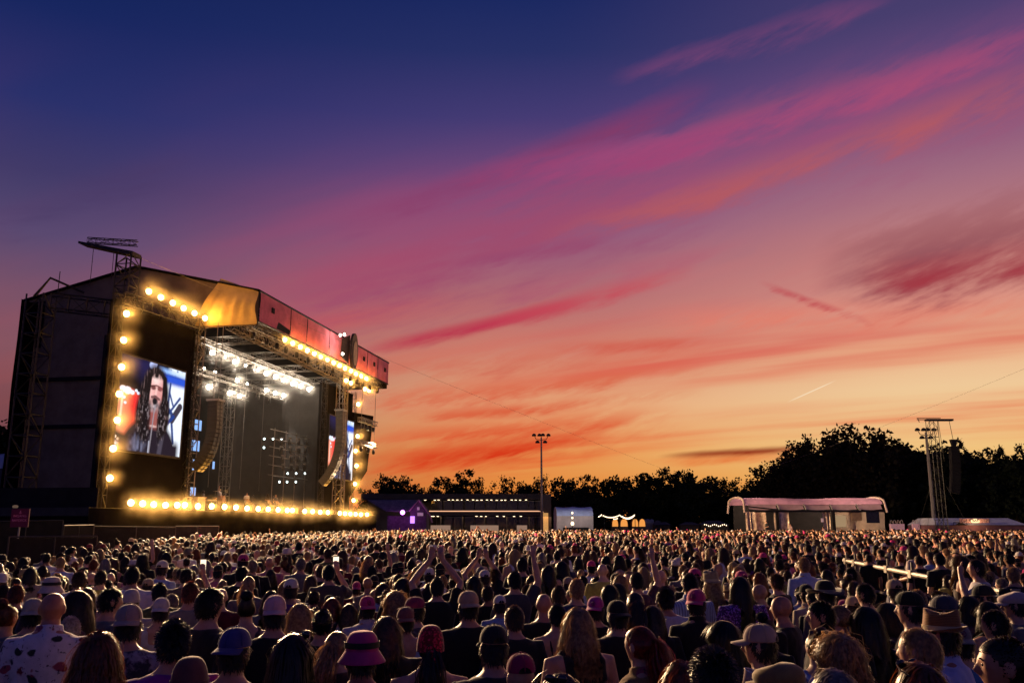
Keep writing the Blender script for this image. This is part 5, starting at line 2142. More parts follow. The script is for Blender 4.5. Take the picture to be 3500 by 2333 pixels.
SHIRTS = [('black', BLK, 17), ('white', (.55, .53, .55), 5), ('grey', (.14, .13, .14), 4), ('navy', (.03, .035, .08), 3), ('pink', (.45, .14, .22), 2), ('dark red', (.12, .015, .025), 2),
          ('pale blue', (.30, .36, .55), 2), ('beige', (.38, .31, .24), 2), ('olive', (.08, .085, .035), 1), ('purple', (.15, .04, .20), 1), ('yellow', (.42, .36, .08), 1)]
swt = np.array([s[2] for s in SHIRTS], float)
swt /= swt.sum()
LOOKS = [  # words, hair style, hair colours, hat
    ('short {c} hair', 'crop', ['black', 'dark brown', 'brown', 'light brown', 'blond', 'grey'], None, 11),
    ('tousled {c} hair', 'quiff', ['dark brown', 'brown', 'light brown'], None, 4),
    ('shaved head', 'buzz', ['dark brown'], None, 2),
    ('bald head', None, ['brown'], None, 2),
    ('curly {c} hair', 'shortcurl', ['black', 'brown', 'auburn'], None, 2),
    ('long {c} hair', 'long', ['black', 'brown', 'light brown', 'blond', 'auburn'], None, 7),
    ('wavy {c} hair', 'wavy', ['brown', 'blond', 'auburn'], None, 4),
    ('bobbed {c} hair', 'bob', ['dark brown', 'light brown', 'blond'], None, 3),
    ('{c} ponytail', 'pony', ['brown', 'blond', 'dark brown'], None, 4),
    ('{c} bun', 'bun', ['brown', 'blond', 'black'], None, 2),
    ('black cap', 'under', ['dark brown'], ('cap', (.015, .015, .017)), 2),
    ('white cap', 'under', ['brown'], ('cap', (.55, .50, .48)), 3),
    ('pink cap', 'under', ['brown'], ('emblemcap', PINK), 1.5),
    ('tan cap', 'under', ['brown'], ('cap', (.38, .27, .18)), 1),
    ('pale bucket hat', 'under', ['brown'], ('bucket', (.50, .42, .36)), 1),
    ('straw hat', 'longunder', ['blond'], ('trilby', (.45, .33, .18)), .7),
]
lw = np.array([l[4] for l in LOOKS])
lw = lw / lw.sum()
LANDMARKS = [(60, 'the pink sign'), (250, 'the black side wall'), (400, 'the lamp column'), (540, 'the big screen'), (750, 'the drum kit'), (930, 'the guitarists'), (1110, 'the far screen'),
             (1260, 'the stage end'), (1400, 'the purple hut'), (1640, 'the long building'), (1850, 'the floodlight mast'), (1980, 'the blue tent'), (2150, 'the string lights'), (2380, 'the dark trees'),
             (2640, 'the pink tent'), (2900, 'the tent windows'), (3080, 'the pink lit buckets'), (3200, 'the lattice mast'), (3400, 'the bar tent')]
todo = []
for j in idx_ind:
    L_ = LOOKS[rng.choice(len(LOOKS), p=lw)]
    sc_ = SHIRTS[rng.choice(len(SHIRTS), p=swt)]
    hc = L_[2][rng.integers(len(L_[2]))]
    fem = L_[1] in ('long', 'wavy', 'bob', 'pony', 'bun', 'longunder')
    kind = 'tank' if (fem and rng.random() < .4) else ('dress' if rng.random() < .12 else 'tee')
    pose = rng.choice(['down', 'front', 'phone', 'raise', 'clap'], p=[.70, .28, .01, .008, .002])
    if pose != 'down' and kind != 'tee':
        pose = 'down' if pose != 'front' else pose
    spc = dict(hair=L_[1], hc=hc, col=sc_[1], shirt=kind, pose=str(pose), skin=SKINS[rng.integers(len(SKINS))], wide=1 + .05 * rng.normal() * .8)
    if L_[3]:
        spc['hat'], spc['hatc'] = L_[3]
        spc['back'] = int(rng.random() < .35)
    x, y_ = cand[j]
    hx = hts[j] - (.04 if L_[3] or L_[1] in ('quiff', 'shortcurl') else .012) - (.05 if fem else 0)
    yaw = aim_yaw(x, y_) + rng.normal() * .28
    if abs(math.degrees(yaw)) > 40:
        spc['eyes'] = 1
    lm = min(LANDMARKS, key=lambda q: abs(q[0] - cpx[j]))[1]
    lab = '%s, %s %s, standing below %s' % (L_[0].format(c=hc), sc_[0], {'tee': 't-shirt', 'dress': 'shirt', 'tank': 'tank top'}[kind], lm)
    todo.append([x, y_, hx, yaw, spc, lab, cpx[j]])
groups_ = {}
for t in todo:
    groups_.setdefault(t[5], []).append(t)
for lab, ts in groups_.items():
    if len(ts) > 1:
        ts.sort(key=lambda q: q[6])
        for k_, t in enumerate(ts):
            t[5] = lab + ', ' + (ORD[k_] + ' from left' if k_ else 'leftmost')
for x, y_, h, yaw, sp, lab in people_near:
    sp['sway'] = .012
    make_person(x, y_, h, yaw, sp, lab, 'people near the camera')
for x, y_, h, yaw, sp, lab, _ in todo:
    make_person(x, y_, h, yaw, sp, lab, 'people further into the crowd')


# ---- the far crowd: thousands of people, one mass
def far_mats():
    def mat(name, stops, seed, hair=False):
        m = bpy.data.materials.new(name)
        m.use_nodes = True
        k = NT(m.node_tree)
        out = k.n('ShaderNodeOutputMaterial')
        oi = k.n('ShaderNodeObjectInfo')
        f = k.m('FRACT', k.m('MULTIPLY_ADD', oi.outputs['Random'], 17.31 + seed, seed * .37))
        c = k.ramp(f, stops, 'CONSTANT')
        b = k.n('ShaderNodeBsdfPrincipled')
        k.link(c, b.inputs['Base Color'])
        b.inputs['Roughness'].default_value = .5 if hair else .8
        b.inputs['Specular IOR Level'].default_value = .4 if hair else .2
        if hair:
            t = k.n('ShaderNodeBsdfTranslucent')
            k.link(k.mix(1.0, c, (1.6, 1.3, 1.0, 1), 'MULTIPLY'), t.inputs[0])
            mx = k.n('ShaderNodeMixShader')
            mx.inputs[0].default_value = .3
            k.link(b.outputs[0], mx.inputs[1])
            k.link(t.outputs[0], mx.inputs[2])
            k.link(mx.outputs[0], out.inputs[0])
        else:
            k.link(b.outputs[0], out.inputs[0])
        return m
    cs, acc = [], 0.0
    for (nm, c, w) in SHIRTS:
        cs.append((acc / sum(s[2] for s in SHIRTS), tuple(c) + (1,)))
        acc += w
    hs, tot = [], [('black', 3), ('dark brown', 5), ('brown', 5), ('light brown', 4), ('blond', 3), ('auburn', 1.5), ('grey', 1.5)]
    acc = 0
    for nm, w in tot:
        hs.append((acc / 23, tuple(HAIRC[nm]) + (1,)))
        acc += w
    ht = [(0, (.52, .48, .46, 1)), (.35, (.015, .015, .017, 1)), (.6, tuple(PINK) + (1,)), (.75, (.38, .28, .18, 1)), (.9, (.20, .03, .04, 1))]
    sk = [(i / 5, tuple(s) + (1,)) for i, s in enumerate(SKINS)]
    return mat('crowd shirt', cs, 1), mat('crowd hair', hs, 2, True), mat('crowd hat', ht, 3), mat('crowd skin', sk, 4)


def far_crowd():
    MS, MH, MHat, MSk = far_mats()
    variants = []
    combos = [('down', 'tee', 'crop', None), ('down', 'tee', 'crop', None), ('front', 'tee', 'crop', None), ('down', 'tee', 'quiff', None), ('down', 'tee', None, None), ('down', 'tee', 'shortcurl', None),
              ('down', 'tank', 'long', None), ('front', 'tee', 'long', None), ('down', 'tee', 'wavy', None), ('down', 'tank', 'bob', None), ('down', 'tee', 'pony', None), ('down', 'tank', 'bun', None),
              ('down', 'tee', 'under', 'cap'), ('front', 'tee', 'under', 'cap'), ('down', 'tee', 'under', 'bucket'), ('down', 'tee', 'longunder', 'trilby'),
              ('phone', 'tee', 'crop', None), ('raise', 'tee', 'crop', None), ('clap', 'tee', 'crop', None)]
    cache = {}
    cc = bpy.data.collections.new('far crowd variants')
    lowb, lows, lowh = {}, {}, {}
    for i, (pose, kind, hr, hat) in enumerate(combos):
        if pose not in lowb:
            lowb[pose] = remeshed('lb', body_parts(pose), .014, .30, 1)
            set_v(lowb[pose], small_head_body(get_v(lowb[pose])))
        if (pose, kind) not in lows:
            lows[(pose, kind)] = remeshed('ls', shirt_parts(pose, kind), .018, .35, 2)
        V, Fc, MI = [], [], []
        nb = 0

        def put(me, mi, cut=None):
            nonlocal nb
            v = get_v(me)
            V.append(v)
            for p in me.polygons:
                Fc.append(tuple(a + nb for a in p.vertices))
                MI.append(mi(p) if callable(mi) else mi)
            nb += len(v)
        put(lowb[pose], lambda p: 4 if (p.center.z < .97 and abs(p.center.x) < .205) else 3)
        put(lows[(pose, kind)], 0)
        if hr:
            if hr not in lowh:
                lowh[hr] = hair_mesh(hr, .28, 2.0, seed=50 + i)
            put(lowh[hr], 1)
        if hat:
            put(HATS[hat][0], 2)
            for pn, pm in HATS[hat][1]:
                put(pm, 2)
        me = bpy.data.meshes.new('crowd variant')
        me.from_pydata(np.concatenate(V).tolist(), [], Fc)
        for mt in (MS, MH, MHat, MSk, PM['denim']):
            me.materials.append(mt)
        me.polygons.foreach_set('material_index', np.array(MI, np.int32))
        me.shade_smooth()
        o = bpy.data.objects.new('crowd_person_%02d' % i, me)
        cc.objects.link(o)
        variants.append(o)
    wts = np.array([5, 5, 4, 3, 1.6, 1.6, 4, 3, 2.5, 2, 2.5, 1.2, 2.2, 1.2, .7, .6, .18, .16, .08])
    wts = wts / wts.sum()
    P = cand[far_sel]
    Hh = hts[far_sel]
    n = len(P)
    me = bpy.data.meshes.new('far_crowd')
    me.vertices.add(n)
    co = np.zeros((n, 3), np.float32)
    co[:, :2] = P
    me.vertices.foreach_set('co', co.reshape(-1))
    yaw = np.array([aim_yaw(a, b) for a, b in P]) + rng.normal(size=n) * .30
    a = me.attributes.new('turn', 'FLOAT', 'POINT')
    a.data.foreach_set('value', yaw.astype(np.float32))
    a = me.attributes.new('size', 'FLOAT', 'POINT')
    a.data.foreach_set('value', (Hh / 1.745).astype(np.float32))
    a = me.attributes.new('look', 'INT', 'POINT')
    a.data.foreach_set('value', rng.choice(len(variants), n, p=wts).astype(np.int32))
    o = bpy.data.objects.new('crowd', me)
    COL.objects.link(o)
    tag(o, 'thousands of people packed together before the stage', None, None, 'stuff')
    ng = bpy.data.node_groups.new('place crowd', 'GeometryNodeTree')
    ng.interface.new_socket('Geometry', in_out='INPUT', socket_type='NodeSocketGeometry')
    ng.interface.new_socket('Geometry', in_out='OUTPUT', socket_type='NodeSocketGeometry')
    N = ng.nodes
    gi, go = N.new('NodeGroupInput'), N.new('NodeGroupOutput')
    ci = N.new('GeometryNodeCollectionInfo')
    ci.inputs['Collection'].default_value = cc
    ci.inputs['Separate Children'].default_value = True
    ci.inputs['Reset Children'].default_value = True
    ip = N.new('GeometryNodeInstanceOnPoints')
    ip.inputs['Pick Instance'].default_value = True

    def attr(nm, ty):
        nd = N.new('GeometryNodeInputNamedAttribute')
        nd.data_type = ty
        nd.inputs['Name'].default_value = nm
        return nd.outputs[0]
    cx = N.new('ShaderNodeCombineXYZ')
    Lk = ng.links.new
    Lk(attr('turn', 'FLOAT'), cx.inputs[2])
    Lk(gi.outputs[0], ip.inputs['Points'])
    Lk(ci.outputs[0], ip.inputs['Instance'])
    Lk(attr('look', 'INT'), ip.inputs['Instance Index'])
    Lk(cx.outputs[0], ip.inputs['Rotation'])
    Lk(attr('size', 'FLOAT'), ip.inputs['Scale'])
    Lk(ip.outputs[0], go.inputs[0])
    md = o.modifiers.new('place crowd', 'NODES')
    md.node_group = ng
    print('far crowd', n, 'variants tris', sum(len(v.data.polygons) for v in variants))


far_crowd()

def lettering(body, size, mat, parent, loc, extrude=.003):
    """letters as a flat mesh"""
    cu = bpy.data.curves.new('lettering', 'FONT')
    cu.body, cu.size, cu.align_x, cu.extrude = body, size, 'CENTER', extrude
    t = bpy.data.objects.new('tmp_text', cu)
    COL.objects.link(t)
    dg = bpy.context.evaluated_depsgraph_get()
    dg.update()
    me = bpy.data.meshes.new_from_object(t.evaluated_get(dg))
    bpy.data.objects.remove(t)
    me.name = 'lettering'
    me.materials.clear()
    o = obj('lettering', me, mat, parent)
    o.location, o.rotation_euler = loc, (R(90), 0, 0)
    return o


# ================================================================== performers on the stage
def perform(px, t, yaw, sp, label, h=1.8, z=DECK):
    s, _ = st_px(px, 1700, t)
    p = st(s, t, z)
    o = make_person(p.x, p.y, h, yaw, sp, label, 'musicians on the stage')
    o.location.z = z
    return o, p


FACE_OUT = math.atan2(-SN.x, SN.y)
GUITAR = principled('glossy guitar body', (.55, .40, .25), .25, 0, .6, .2, 4)
WOODN = principled('guitar neck wood', (.20, .10, .05), .5)
CHROME = principled('chrome hardware', (.6, .6, .58), .25, 1.0, .5, 0)


def guitar(p, yaw, label, z, flip=1):
    root = empty('electric_guitar', (p.x, p.y, z), yaw)
    tag(root, label, 'guitar', 'guitars played on the stage')
    m = MB()
    out = []
    for i in range(28):
        a = 2 * math.pi * i / 28
        r = .20 + .035 * math.cos(2 * a) - .03 * math.cos(3 * a + .6)
        out.append((r * math.cos(a), r * .78 * math.sin(a)))
    R30 = R(28) * flip
    rot = lambda x, z_: (x * math.cos(R30) - z_ * math.sin(R30), x * math.sin(R30) + z_ * math.cos(R30))
    vs = []
    for yy in (.17, .215):
        for x, z_ in out:
            a, b = rot(x, z_)
            vs.append((a, yy, b))
    n = 28
    m.add(vs, [tuple(range(n)), tuple(range(2 * n - 1, n - 1, -1))] + [(i, (i + 1) % n, n + (i + 1) % n, n + i) for i in range(n)])
    m.build('body', GUITAR, root)
    m = MB()
    a0, b0 = rot(-.15 * flip, 0)
    a1, b1 = rot(-.80 * flip, 0)
    m.tube([(a0, .225, b0), (a1, .225, b1)], .028, 6)
    m.build('neck', WOODN, root)
    m = MB()
    a2, b2 = rot(-.95 * flip, .02)
    m.tube([(a1, .225, b1), (a2, .215, b2)], [.03, .045], 6)
    m.build('headstock', WOODN, root)
    return root


def mic_stand(p, label, h=1.55):
    root = empty('microphone_stand', (p.x, p.y, DECK))
    tag(root, label, 'microphone stand', 'microphone stands on the stage')
    m = MB()
    m.lathe([(.15, 0), (.15, .02), (.02, .03)], 14)
    m.build('base', BLACKSTEEL, root)
    m = MB()
    m.tube([(0, 0, .02), (0, 0, h)], .012, 6)
    m.build('pole', CHROME, root)
    m = MB()
    m.tube([(0, 0, h), (-.08, 0, h + .03)], [.014, .028], 8)
    v, f = ball((-.11, 0, h + .04), (.035, .035, .035), 10, 8)
    m.add(v, f)
    m.build('microphone', BLACKSTEEL, root)


o1, p1_ = perform(845, -3.2, FACE_OUT - .5, dict(hair='crop', hc='brown', col=(.75, .73, .70), pose='front'), 'guitarist in a white t-shirt on the stage')
o2, p2_ = perform(916, -2.6, FACE_OUT - .4, dict(hair='long', hc='brown', col=(.04, .03, .03), pose='front'), 'long haired guitarist in black at the front of the stage')
o3, p3_ = perform(944, -3.2, FACE_OUT - .4, dict(hair='crop', hc='blond', col=(.06, .05, .05), pose='front'), 'fair guitarist right of the long haired one on the stage')
o4, p4_ = perform(697, -4.2, FACE_OUT + .5, dict(hair='bob', hc='brown', col=(.10, .08, .07), pose='front'), 'keyboard player bent over the keys on the stage')
o5, p5_ = perform(752, -7.0, FACE_OUT, dict(hair='crop', hc='brown', col=(.5, .45, .42), pose='raise'), 'drummer with a raised stick behind the drum kit', 1.8, DECK + .45)
guitar(p1_, FACE_OUT - .5, 'electric guitar held by the guitarist in white', DECK + 1.05)
guitar(p2_, FACE_OUT - .4, 'pale electric guitar held by the long haired guitarist', DECK + 1.02)
guitar(p3_, FACE_OUT - .4, 'electric guitar held by the fair guitarist', DECK + 1.05)
for p, l in ((p1_, 'microphone stand before the guitarist in white'), (p2_, 'microphone stand before the long haired guitarist'), (p3_, 'microphone stand before the fair guitarist')):
    mic_stand(p + SN * .55, l)


def drum(mb_mat, c, r, h, axis='z'):
    m = MB()
    m.lathe([(r, 0), (r * 1.02, .03), (r, .05), (r, h - .05), (r * 1.02, h - .03), (r, h)], 18)
    if axis == 'y':
        m.v = [(x, z - h / 2, y) for x, y, z in m.v]
    m.v = [(x + c[0], y + c[1], z + c[2]) for x, y, z in m.v]
    return m


s_, _ = st_px(762, 1700, -5.8)
dk = empty('drum_kit', st(s_, -5.9, DECK + .76), STAGE_ROT)
tag(dk, 'glowing drum kit with cymbals on the riser', 'drum kit')
shell = principled('drum shell', (.55, .28, .16), .3, 0, .5, .1, 5)
drum(0, (0, 0, .32), .32, .42, 'y').build('bass_drum', shell, dk)
for c, r, h in (((-.3, .05, .62), .17, .16), ((.25, .05, .62), .18, .18), ((.75, .3, .25), .22, .40), ((-.75, .25, .45), .19, .14)):
    drum(0, c, r, h).build('drum', shell, dk)
for i, (x, y_, z, r) in enumerate(((-1.0, .1, 1.15, .26), (.55, 0, 1.25, .28), (1.15, .2, 1.1, .26), (-.5, -.05, 1.3, .22))):
    m = MB()
    m.tube([(x, y_, 0), (x, y_, z)], .014, 5)
    sd = m.build('cymbal_stand', CHROME, dk)
    m = MB()
    m.lathe([(r, 0), (r * .5, .012), (.04, .03), (.01, .035)], 18, (x, y_, z))
    m.build('cymbal', principled('brass cymbal', (.7, .5, .2), .3, 1.0, .5, .1, 6), sd, True)
s_, _ = st_px(712, 1700, -3.6)
kb = empty('keyboard', st(s_, -3.4, DECK), STAGE_ROT)
tag(kb, 'keyboard on a stand at the left of the stage', 'keyboard')
m = MB()
m.box((-.75, -.18, .92), (.75, .2, 1.02))
m.build('body', principled('keyboard body', (.45, .40, .36), .4), kb)
m = MB()
m.tube([(-.5, 0, .92), (.5, 0, 0)], .02, 5)
m.tube([(.5, 0, .92), (-.5, 0, 0)], .02, 5)
m.build('stand', BLACKSTEEL, kb)
s_, _ = st_px(682, 1720, -1.2)
amp = empty('amplifier_case', st(s_, -1.4, DECK), STAGE_ROT)
tag(amp, 'pale square amplifier case at the left of the stage front', 'amplifier')
m = MB()
m.box((-.55, -.35, .02), (.55, .35, 1.05))
m.build('case', principled('amp case', (.5, .46, .42), .6), amp)
m = MB()
m.box((-.42, -.38, .15), (.42, -.352, .9))
m.build('grille', principled('amp grille', (.35, .32, .30), .8, 0, .2, .3, 30), amp)

# ================================================================== trees
LEAF = []
for i, c in enumerate(((.030, .038, .016), (.038, .034, .018), (.026, .034, .018))):
    m = bpy.data.materials.new('leaves %d' % i)
    m.use_nodes = True
    k = NT(m.node_tree)
    out = k.n('ShaderNodeOutputMaterial')
    d = k.n('ShaderNodeBsdfDiffuse')
    t = k.n('ShaderNodeBsdfTranslucent')
    tc = k.n('ShaderNodeTexCoord')
    col = k.mix(k.ss(k.noise(tc.outputs['Object'], 1.6, 3, .6), .35, .65), tuple(x * .6 for x in c) + (1,), tuple(x * 1.5 for x in c) + (1,))
    k.link(col, d.inputs[0])
    k.link(col, t.inputs[0])
    mx = k.n('ShaderNodeMixShader')
    mx.inputs[0].default_value = .25
    k.link(d.outputs[0], mx.inputs[1])
    k.link(t.outputs[0], mx.inputs[2])
    k.link(mx.outputs[0], out.inputs[0])
    LEAF.append(m)
BARK = principled('dark bark', (.035, .026, .02), .9, 0, .2, .3, 8, .4)


def crown_mesh(seed, rx, rz, zc, nclump, nleaf, leaf, mat, cl=.9, bottom=.15, spiky=0.0):
    """many small leaf faces gathered in clumps through the crown's volume"""
    g_ = np.random.default_rng(seed)
    d = g_.normal(size=(nclump, 3))
    d /= np.linalg.norm(d, axis=1)[:, None]
    rad = g_.random(nclump) ** .45
    bump = .92 + .22 * np.sin(d[:, 0] * 4 + seed) * np.cos(d[:, 1] * 3.3 + seed * 2) + .10 * np.clip(g_.normal(size=nclump), -1.5, 1.5)
    c = d * rad[:, None] * bump[:, None] * V3(rx, rx, rz) + V3(0, 0, zc)
    c[:, 2] = np.maximum(c[:, 2], bottom * zc)
    ci = np.repeat(np.arange(nclump), nleaf)
    sz = cl * (.6 + .8 * g_.random(nclump))
    off = np.clip(g_.normal(size=(len(ci), 3)), -1.7, 1.7) * sz[ci][:, None] * V3(.5, .5, .42 + spiky)
    p = c[ci] + off
    a = g_.normal(size=p.shape)
    a /= np.linalg.norm(a, axis=1)[:, None]
    b = g_.normal(size=p.shape)
    b -= a * np.sum(a * b, 1)[:, None]
    b /= np.linalg.norm(b, axis=1)[:, None]
    s = leaf * (.6 + .8 * g_.random(len(p)))[:, None]
    vs = np.stack([p - a * s, p + b * s * .6, p + a * s, p - b * s * .6], 1).reshape(-1, 3)
    me = bpy.data.meshes.new('crown')
    n = len(p)
    me.from_pydata(vs.tolist(), [], np.arange(n * 4).reshape(n, 4).tolist())
    me.materials.append(mat)
    return me, c


def trunk_mesh(c, h, seed):
    g_ = np.random.default_rng(seed + 9)
    m = MB()
    top = h * .62
    m.tube([(0, 0, -.2), (.1, 0, top * .5), (0, .1, top)], [.32, .24, .10], 8)
    for q in c[g_.choice(len(c), 12, replace=False)]:
        z0 = h * (.2 + .35 * g_.random())
        m.tube([(0, 0, z0), (q[0] * .5, q[1] * .5, (z0 + q[2]) / 2 + .3), tuple(q)], [.12, .07, .02], 5)
    me = mesh_from('trunk', m.v, m.f)
    me.materials.append(BARK)
    return me


TREES = []
for i, (rx, rz, zc, nc, nl, lf, cl, sp_) in enumerate(((4.2, 4.6, 6.2, 100, 46, .25, .80, 0), (3.4, 5.2, 6.6, 85, 46, .24, .75, .1), (5.0, 4.4, 6.0, 120, 46, .26, .85, 0),
                                                      (3.0, 5.6, 6.6, 75, 46, .23, .7, .25), (5.5, 5.8, 7.4, 170, 50, .26, .85, .25))):
    me, c = crown_mesh(20 + i, rx, rz, zc, nc, nl, lf, LEAF[i % 3], cl, .12, sp_)
    TREES.append((me, trunk_mesh(c, zc + rz, i), zc + rz))
TREE_N = {}


def tree(px, top_y, Y, kind, word, near):
    me, tr, H_ = TREES[kind]
    base = at_y(px, 1790, Y)
    top = at_y(px, top_y, Y).z
    r = empty('tree', (base.x, Y, 0), rng.random() * 6.28)
    s = top / H_ * .97
    wf = .72 + .3 * rng.random() if Y > 160 else .95 + .25 * rng.random()
    r.scale = (s * wf, s * wf, s)
    obj('crown', me, None, r)
    obj('trunk', tr, None, r)
    key = (word, near)
    TREE_N[key] = TREE_N.get(key, 0) + 1
    tag(r, '%s dark tree %s, %s from left' % (word, near, ORD[TREE_N[key] - 1]), 'tree', 'trees round the field')


for px, ty, kd in ((20, 1425, 0), (70, 1418, 1), (-60, 1440, 2)):
    tree(px, ty, 105, kd, 'leafy', 'at the far left behind the stage')
for px, ty, kd in ((1262, 1648, 0), (1300, 1622, 1), (1336, 1618, 2), (1380, 1632, 0), (1425, 1645, 2), (1478, 1650, 3), (1555, 1612, 0), (1632, 1612, 3), (1715, 1620, 1), (1790, 1634, 3), (1815, 1628, 2)):
    tree(px, ty + 10 * rng.normal(), 178 + 6 * rng.normal(), kd, 'bushy', 'behind the long building')
for px, ty, kd in ((1868, 1622, 1), (1912, 1624, 3), (1958, 1622, 2), (2000, 1640, 1), (2060, 1640, 0), (2100, 1612, 3), (2150, 1610, 2), (2195, 1640, 1), (2235, 1622, 0), (2290, 1606, 2), (2345, 1604, 3),
                   (2385, 1598, 0), (2425, 1605, 2), (2475, 1632, 1), (2510, 1630, 3), (2550, 1640, 0), (2590, 1636, 2)):
    tree(px, ty + 12 * rng.normal(), 170 + 6 * rng.normal(), kd, 'slender', 'in the middle of the tree line')
for px, ty, kd in ((2640, 1590, 0), (2690, 1560, 4), (2730, 1510, 4), (2790, 1490, 4), (2850, 1485, 4), (2905, 1458, 4), (2960, 1452, 4), (3010, 1470, 4), (3050, 1500, 2), (3100, 1520, 4)):
    tree(px, ty, 140 + 5 * rng.normal(), kd, 'tall', 'behind the pink tent')
for px, ty, kd in ((3140, 1516, 2), (3190, 1518, 0), (3240, 1518, 1), (3285, 1505, 4), (3330, 1522, 2), (3385, 1535, 0), (3430, 1528, 4), (3480, 1525, 2), (3530, 1520, 4), (3580, 1520, 0)):
    tree(px, ty, 135 + 5 * rng.normal(), kd, 'broad', 'behind the bar tent')
b_ = at_y(2040, 1790, 150)
r_ = empty('tree', (b_.x, 150, 0), 1.0)
r_.scale = (.62, .62, .66)
obj('crown', TREES[2][0], None, r_)
obj('trunk', TREES[2][1], None, r_)
tag(r_, 'round brownish tree standing right behind the blue tent', 'tree', 'trees round the field')


# shrubs and wood under the crowns: one dark mass
def undergrowth():
    g_ = np.random.default_rng(77)
    n = 26000
    az = R(1) * (-14 + 50 * g_.random(n))
    px = CX + 3064 * np.tan(az)
    D = 172 + 22 * g_.random(n)
    D = np.where(px > 2600, D - 34, D)
    hmax = np.where(px > 2600, 8.0, 4.2 + 1.6 * np.sin(px * .023) + 1.0 * np.sin(px * .057))
    x = D * np.tan(az)
    z = hmax * (1 - g_.random(n) ** 2.0) * g_.random(n) ** .35
    p = np.stack([x, D, z + .2], 1)
    # far left behind the stage
    m_ = 2500
    pl = np.stack([-80 + 28 * g_.random(m_), 112 + 8 * g_.random(m_), 7 * g_.random(m_)], 1)
    p = np.concatenate([p, pl])
    a = g_.normal(size=p.shape)
    a /= np.linalg.norm(a, axis=1)[:, None]
    b = g_.normal(size=p.shape)
    b -= a * np.sum(a * b, 1)[:, None]
    b /= np.linalg.norm(b, axis=1)[:, None]
    s = .75 * (.5 + g_.random(len(p)))[:, None]
    vs = np.stack([p - a * s, p + b * s * .7, p + a * s, p - b * s * .7], 1).reshape(-1, 3)
    me = bpy.data.meshes.new('undergrowth')
    me.from_pydata(vs.tolist(), [], np.arange(len(p) * 4).reshape(-1, 4).tolist())
    me.materials.append(LEAF[0])
    tag(obj('undergrowth', me), 'dense dark wood and shrubs below the tree crowns', None, None, 'stuff')


undergrowth()

# ================================================================== long building behind the crowd
def W(px, py, Y):
    return at_y(px, py, Y)


CONC = principled('grey facade', (.10, .085, .075), .8, 0, .2, .2, .6)
ROOFM = principled('dark roof edge', (.07, .06, .05), .8, 0, .2, .2, .6)
GLASS = principled('dark glazing', (.02, .018, .018), .08, 0, .6, .1, 2)
WARM = emitter('warm ceiling lamp', (1.0, .72, .42), 5)
STRIP = emitter('lit handrail strip', (1.0, .50, .28), 1.2)


def long_building():
    Y = 140.0
    root = empty('long_building', (W(1560, 1790, Y).x, Y, 0))
    tag(root, 'long low two-storey building with rows of small ceiling lights', 'building')
    ox = root.location.x

    def X(px):
        return W(px, 1790, Y).x - ox

    def Z(py):
        return W(1560, py, Y).z

    def box(name, p0, p1, y0, y1, z0, z1, mat):
        m = MB()
        m.box((X(p0), y0, z0), (X(p1), y1, z1))
        return m.build(name, mat, root)
    box('roof', 1235, 1853, -1.2, 13, Z(1706), Z(1687), ROOFM)
    box('end_block', 1856, 1884, -.6, 13, 0, Z(1688), CONC)
    box('back_wall', 1240, 1855, 4.0, 4.3, 0, Z(1707), CONC)
    bal = box('balcony', 1460, 1852, -2.6, 3.9, Z(1762), Z(1748), ROOFM)
    m = MB()
    m.tube([(X(1464), -2.65, Z(1746.5)), (X(1838), -2.65, Z(1746.5)), (X(1856), -1.0, Z(1749))], .07, 5)
    m.build('handrail', STRIP, bal)
    for px in (1508, 1582, 1657, 1732, 1808):
        box('column', px - 1.5, px + 1.5, -1.0, -.7, Z(1748), Z(1706), CONC)
        box('column', px - 1.5, px + 1.5, -1.0, -.7, 0, Z(1762), CONC)
    ed = [1468] + [1508, 1582, 1657, 1732, 1808] + [1850]
    for a, b in zip(ed[:-1], ed[1:]):
        for j in range(2):
            q0, q1 = a + (b - a) * j / 2 + 2, a + (b - a) * (j + 1) / 2 - 1
            box('window_pane', q0, q1, 2.0, 2.05, Z(1747), Z(1708), GLASS)
            box('window_pane', q0, q1, 2.0, 2.05, .1, Z(1763), GLASS)
    m0 = MB()
    m0.lathe([(.16, 0), (.16, .05), (.05, .06)], 10)
    dl = mesh_from('ceiling_lamp', m0.v, m0.f)
    dl.materials.append(WARM)
    g_ = np.random.default_rng(5)
    for px in (1450, 1483, 1497, 1533, 1548, 1562, 1578, 1598, 1617, 1629, 1645, 1664, 1679, 1697, 1714, 1727, 1749, 1763, 1778, 1798):
        c = obj('ceiling_lamp', dl, None, root)
        c.location = (X(px), -.8 + 2.2 * g_.random(), Z(1706) - .1)
    for px in (1476, 1484, 1496, 1630, 1645, 1660, 1700, 1722, 1757, 1780):
        c = obj('ceiling_lamp', dl, None, root)
        c.location = (X(px), -2.0 + 2.2 * g_.random(), Z(1762) - .1)
    # lit bar counters under the balcony
    for a, b in ((1480, 1545), (1612, 1705), (1766, 1800)):
        box('lit_counter', a, b, -4.0, -3.4, 1.2, 2.25, emitter('lit counter front', (1.0, .60, .42), .28))
    box('wood_panel', 1853, 1873, -1.1, -.62, 0, Z(1752), principled('lit timber slats', (.6, .32, .12), .6, 0, .2, .3, 6, emit=(1.0, .5, .15), emit_s=.5))  # orange light on the slats put in as their own glow
    ld = bpy.data.lights.new('ceiling light', 'AREA')
    ld.shape, ld.size, ld.size_y, ld.energy, ld.color = 'RECTANGLE', 26, 1.5, 260, (1.0, .62, .36)
    for z, y_ in ((Z(1706) - .15, .4), (Z(1762) - .15, -1.0)):
        lo = bpy.data.objects.new('ceiling_light', ld)
        link(lo, root)
        lo.location = (X(1650), y_, z)


long_building()


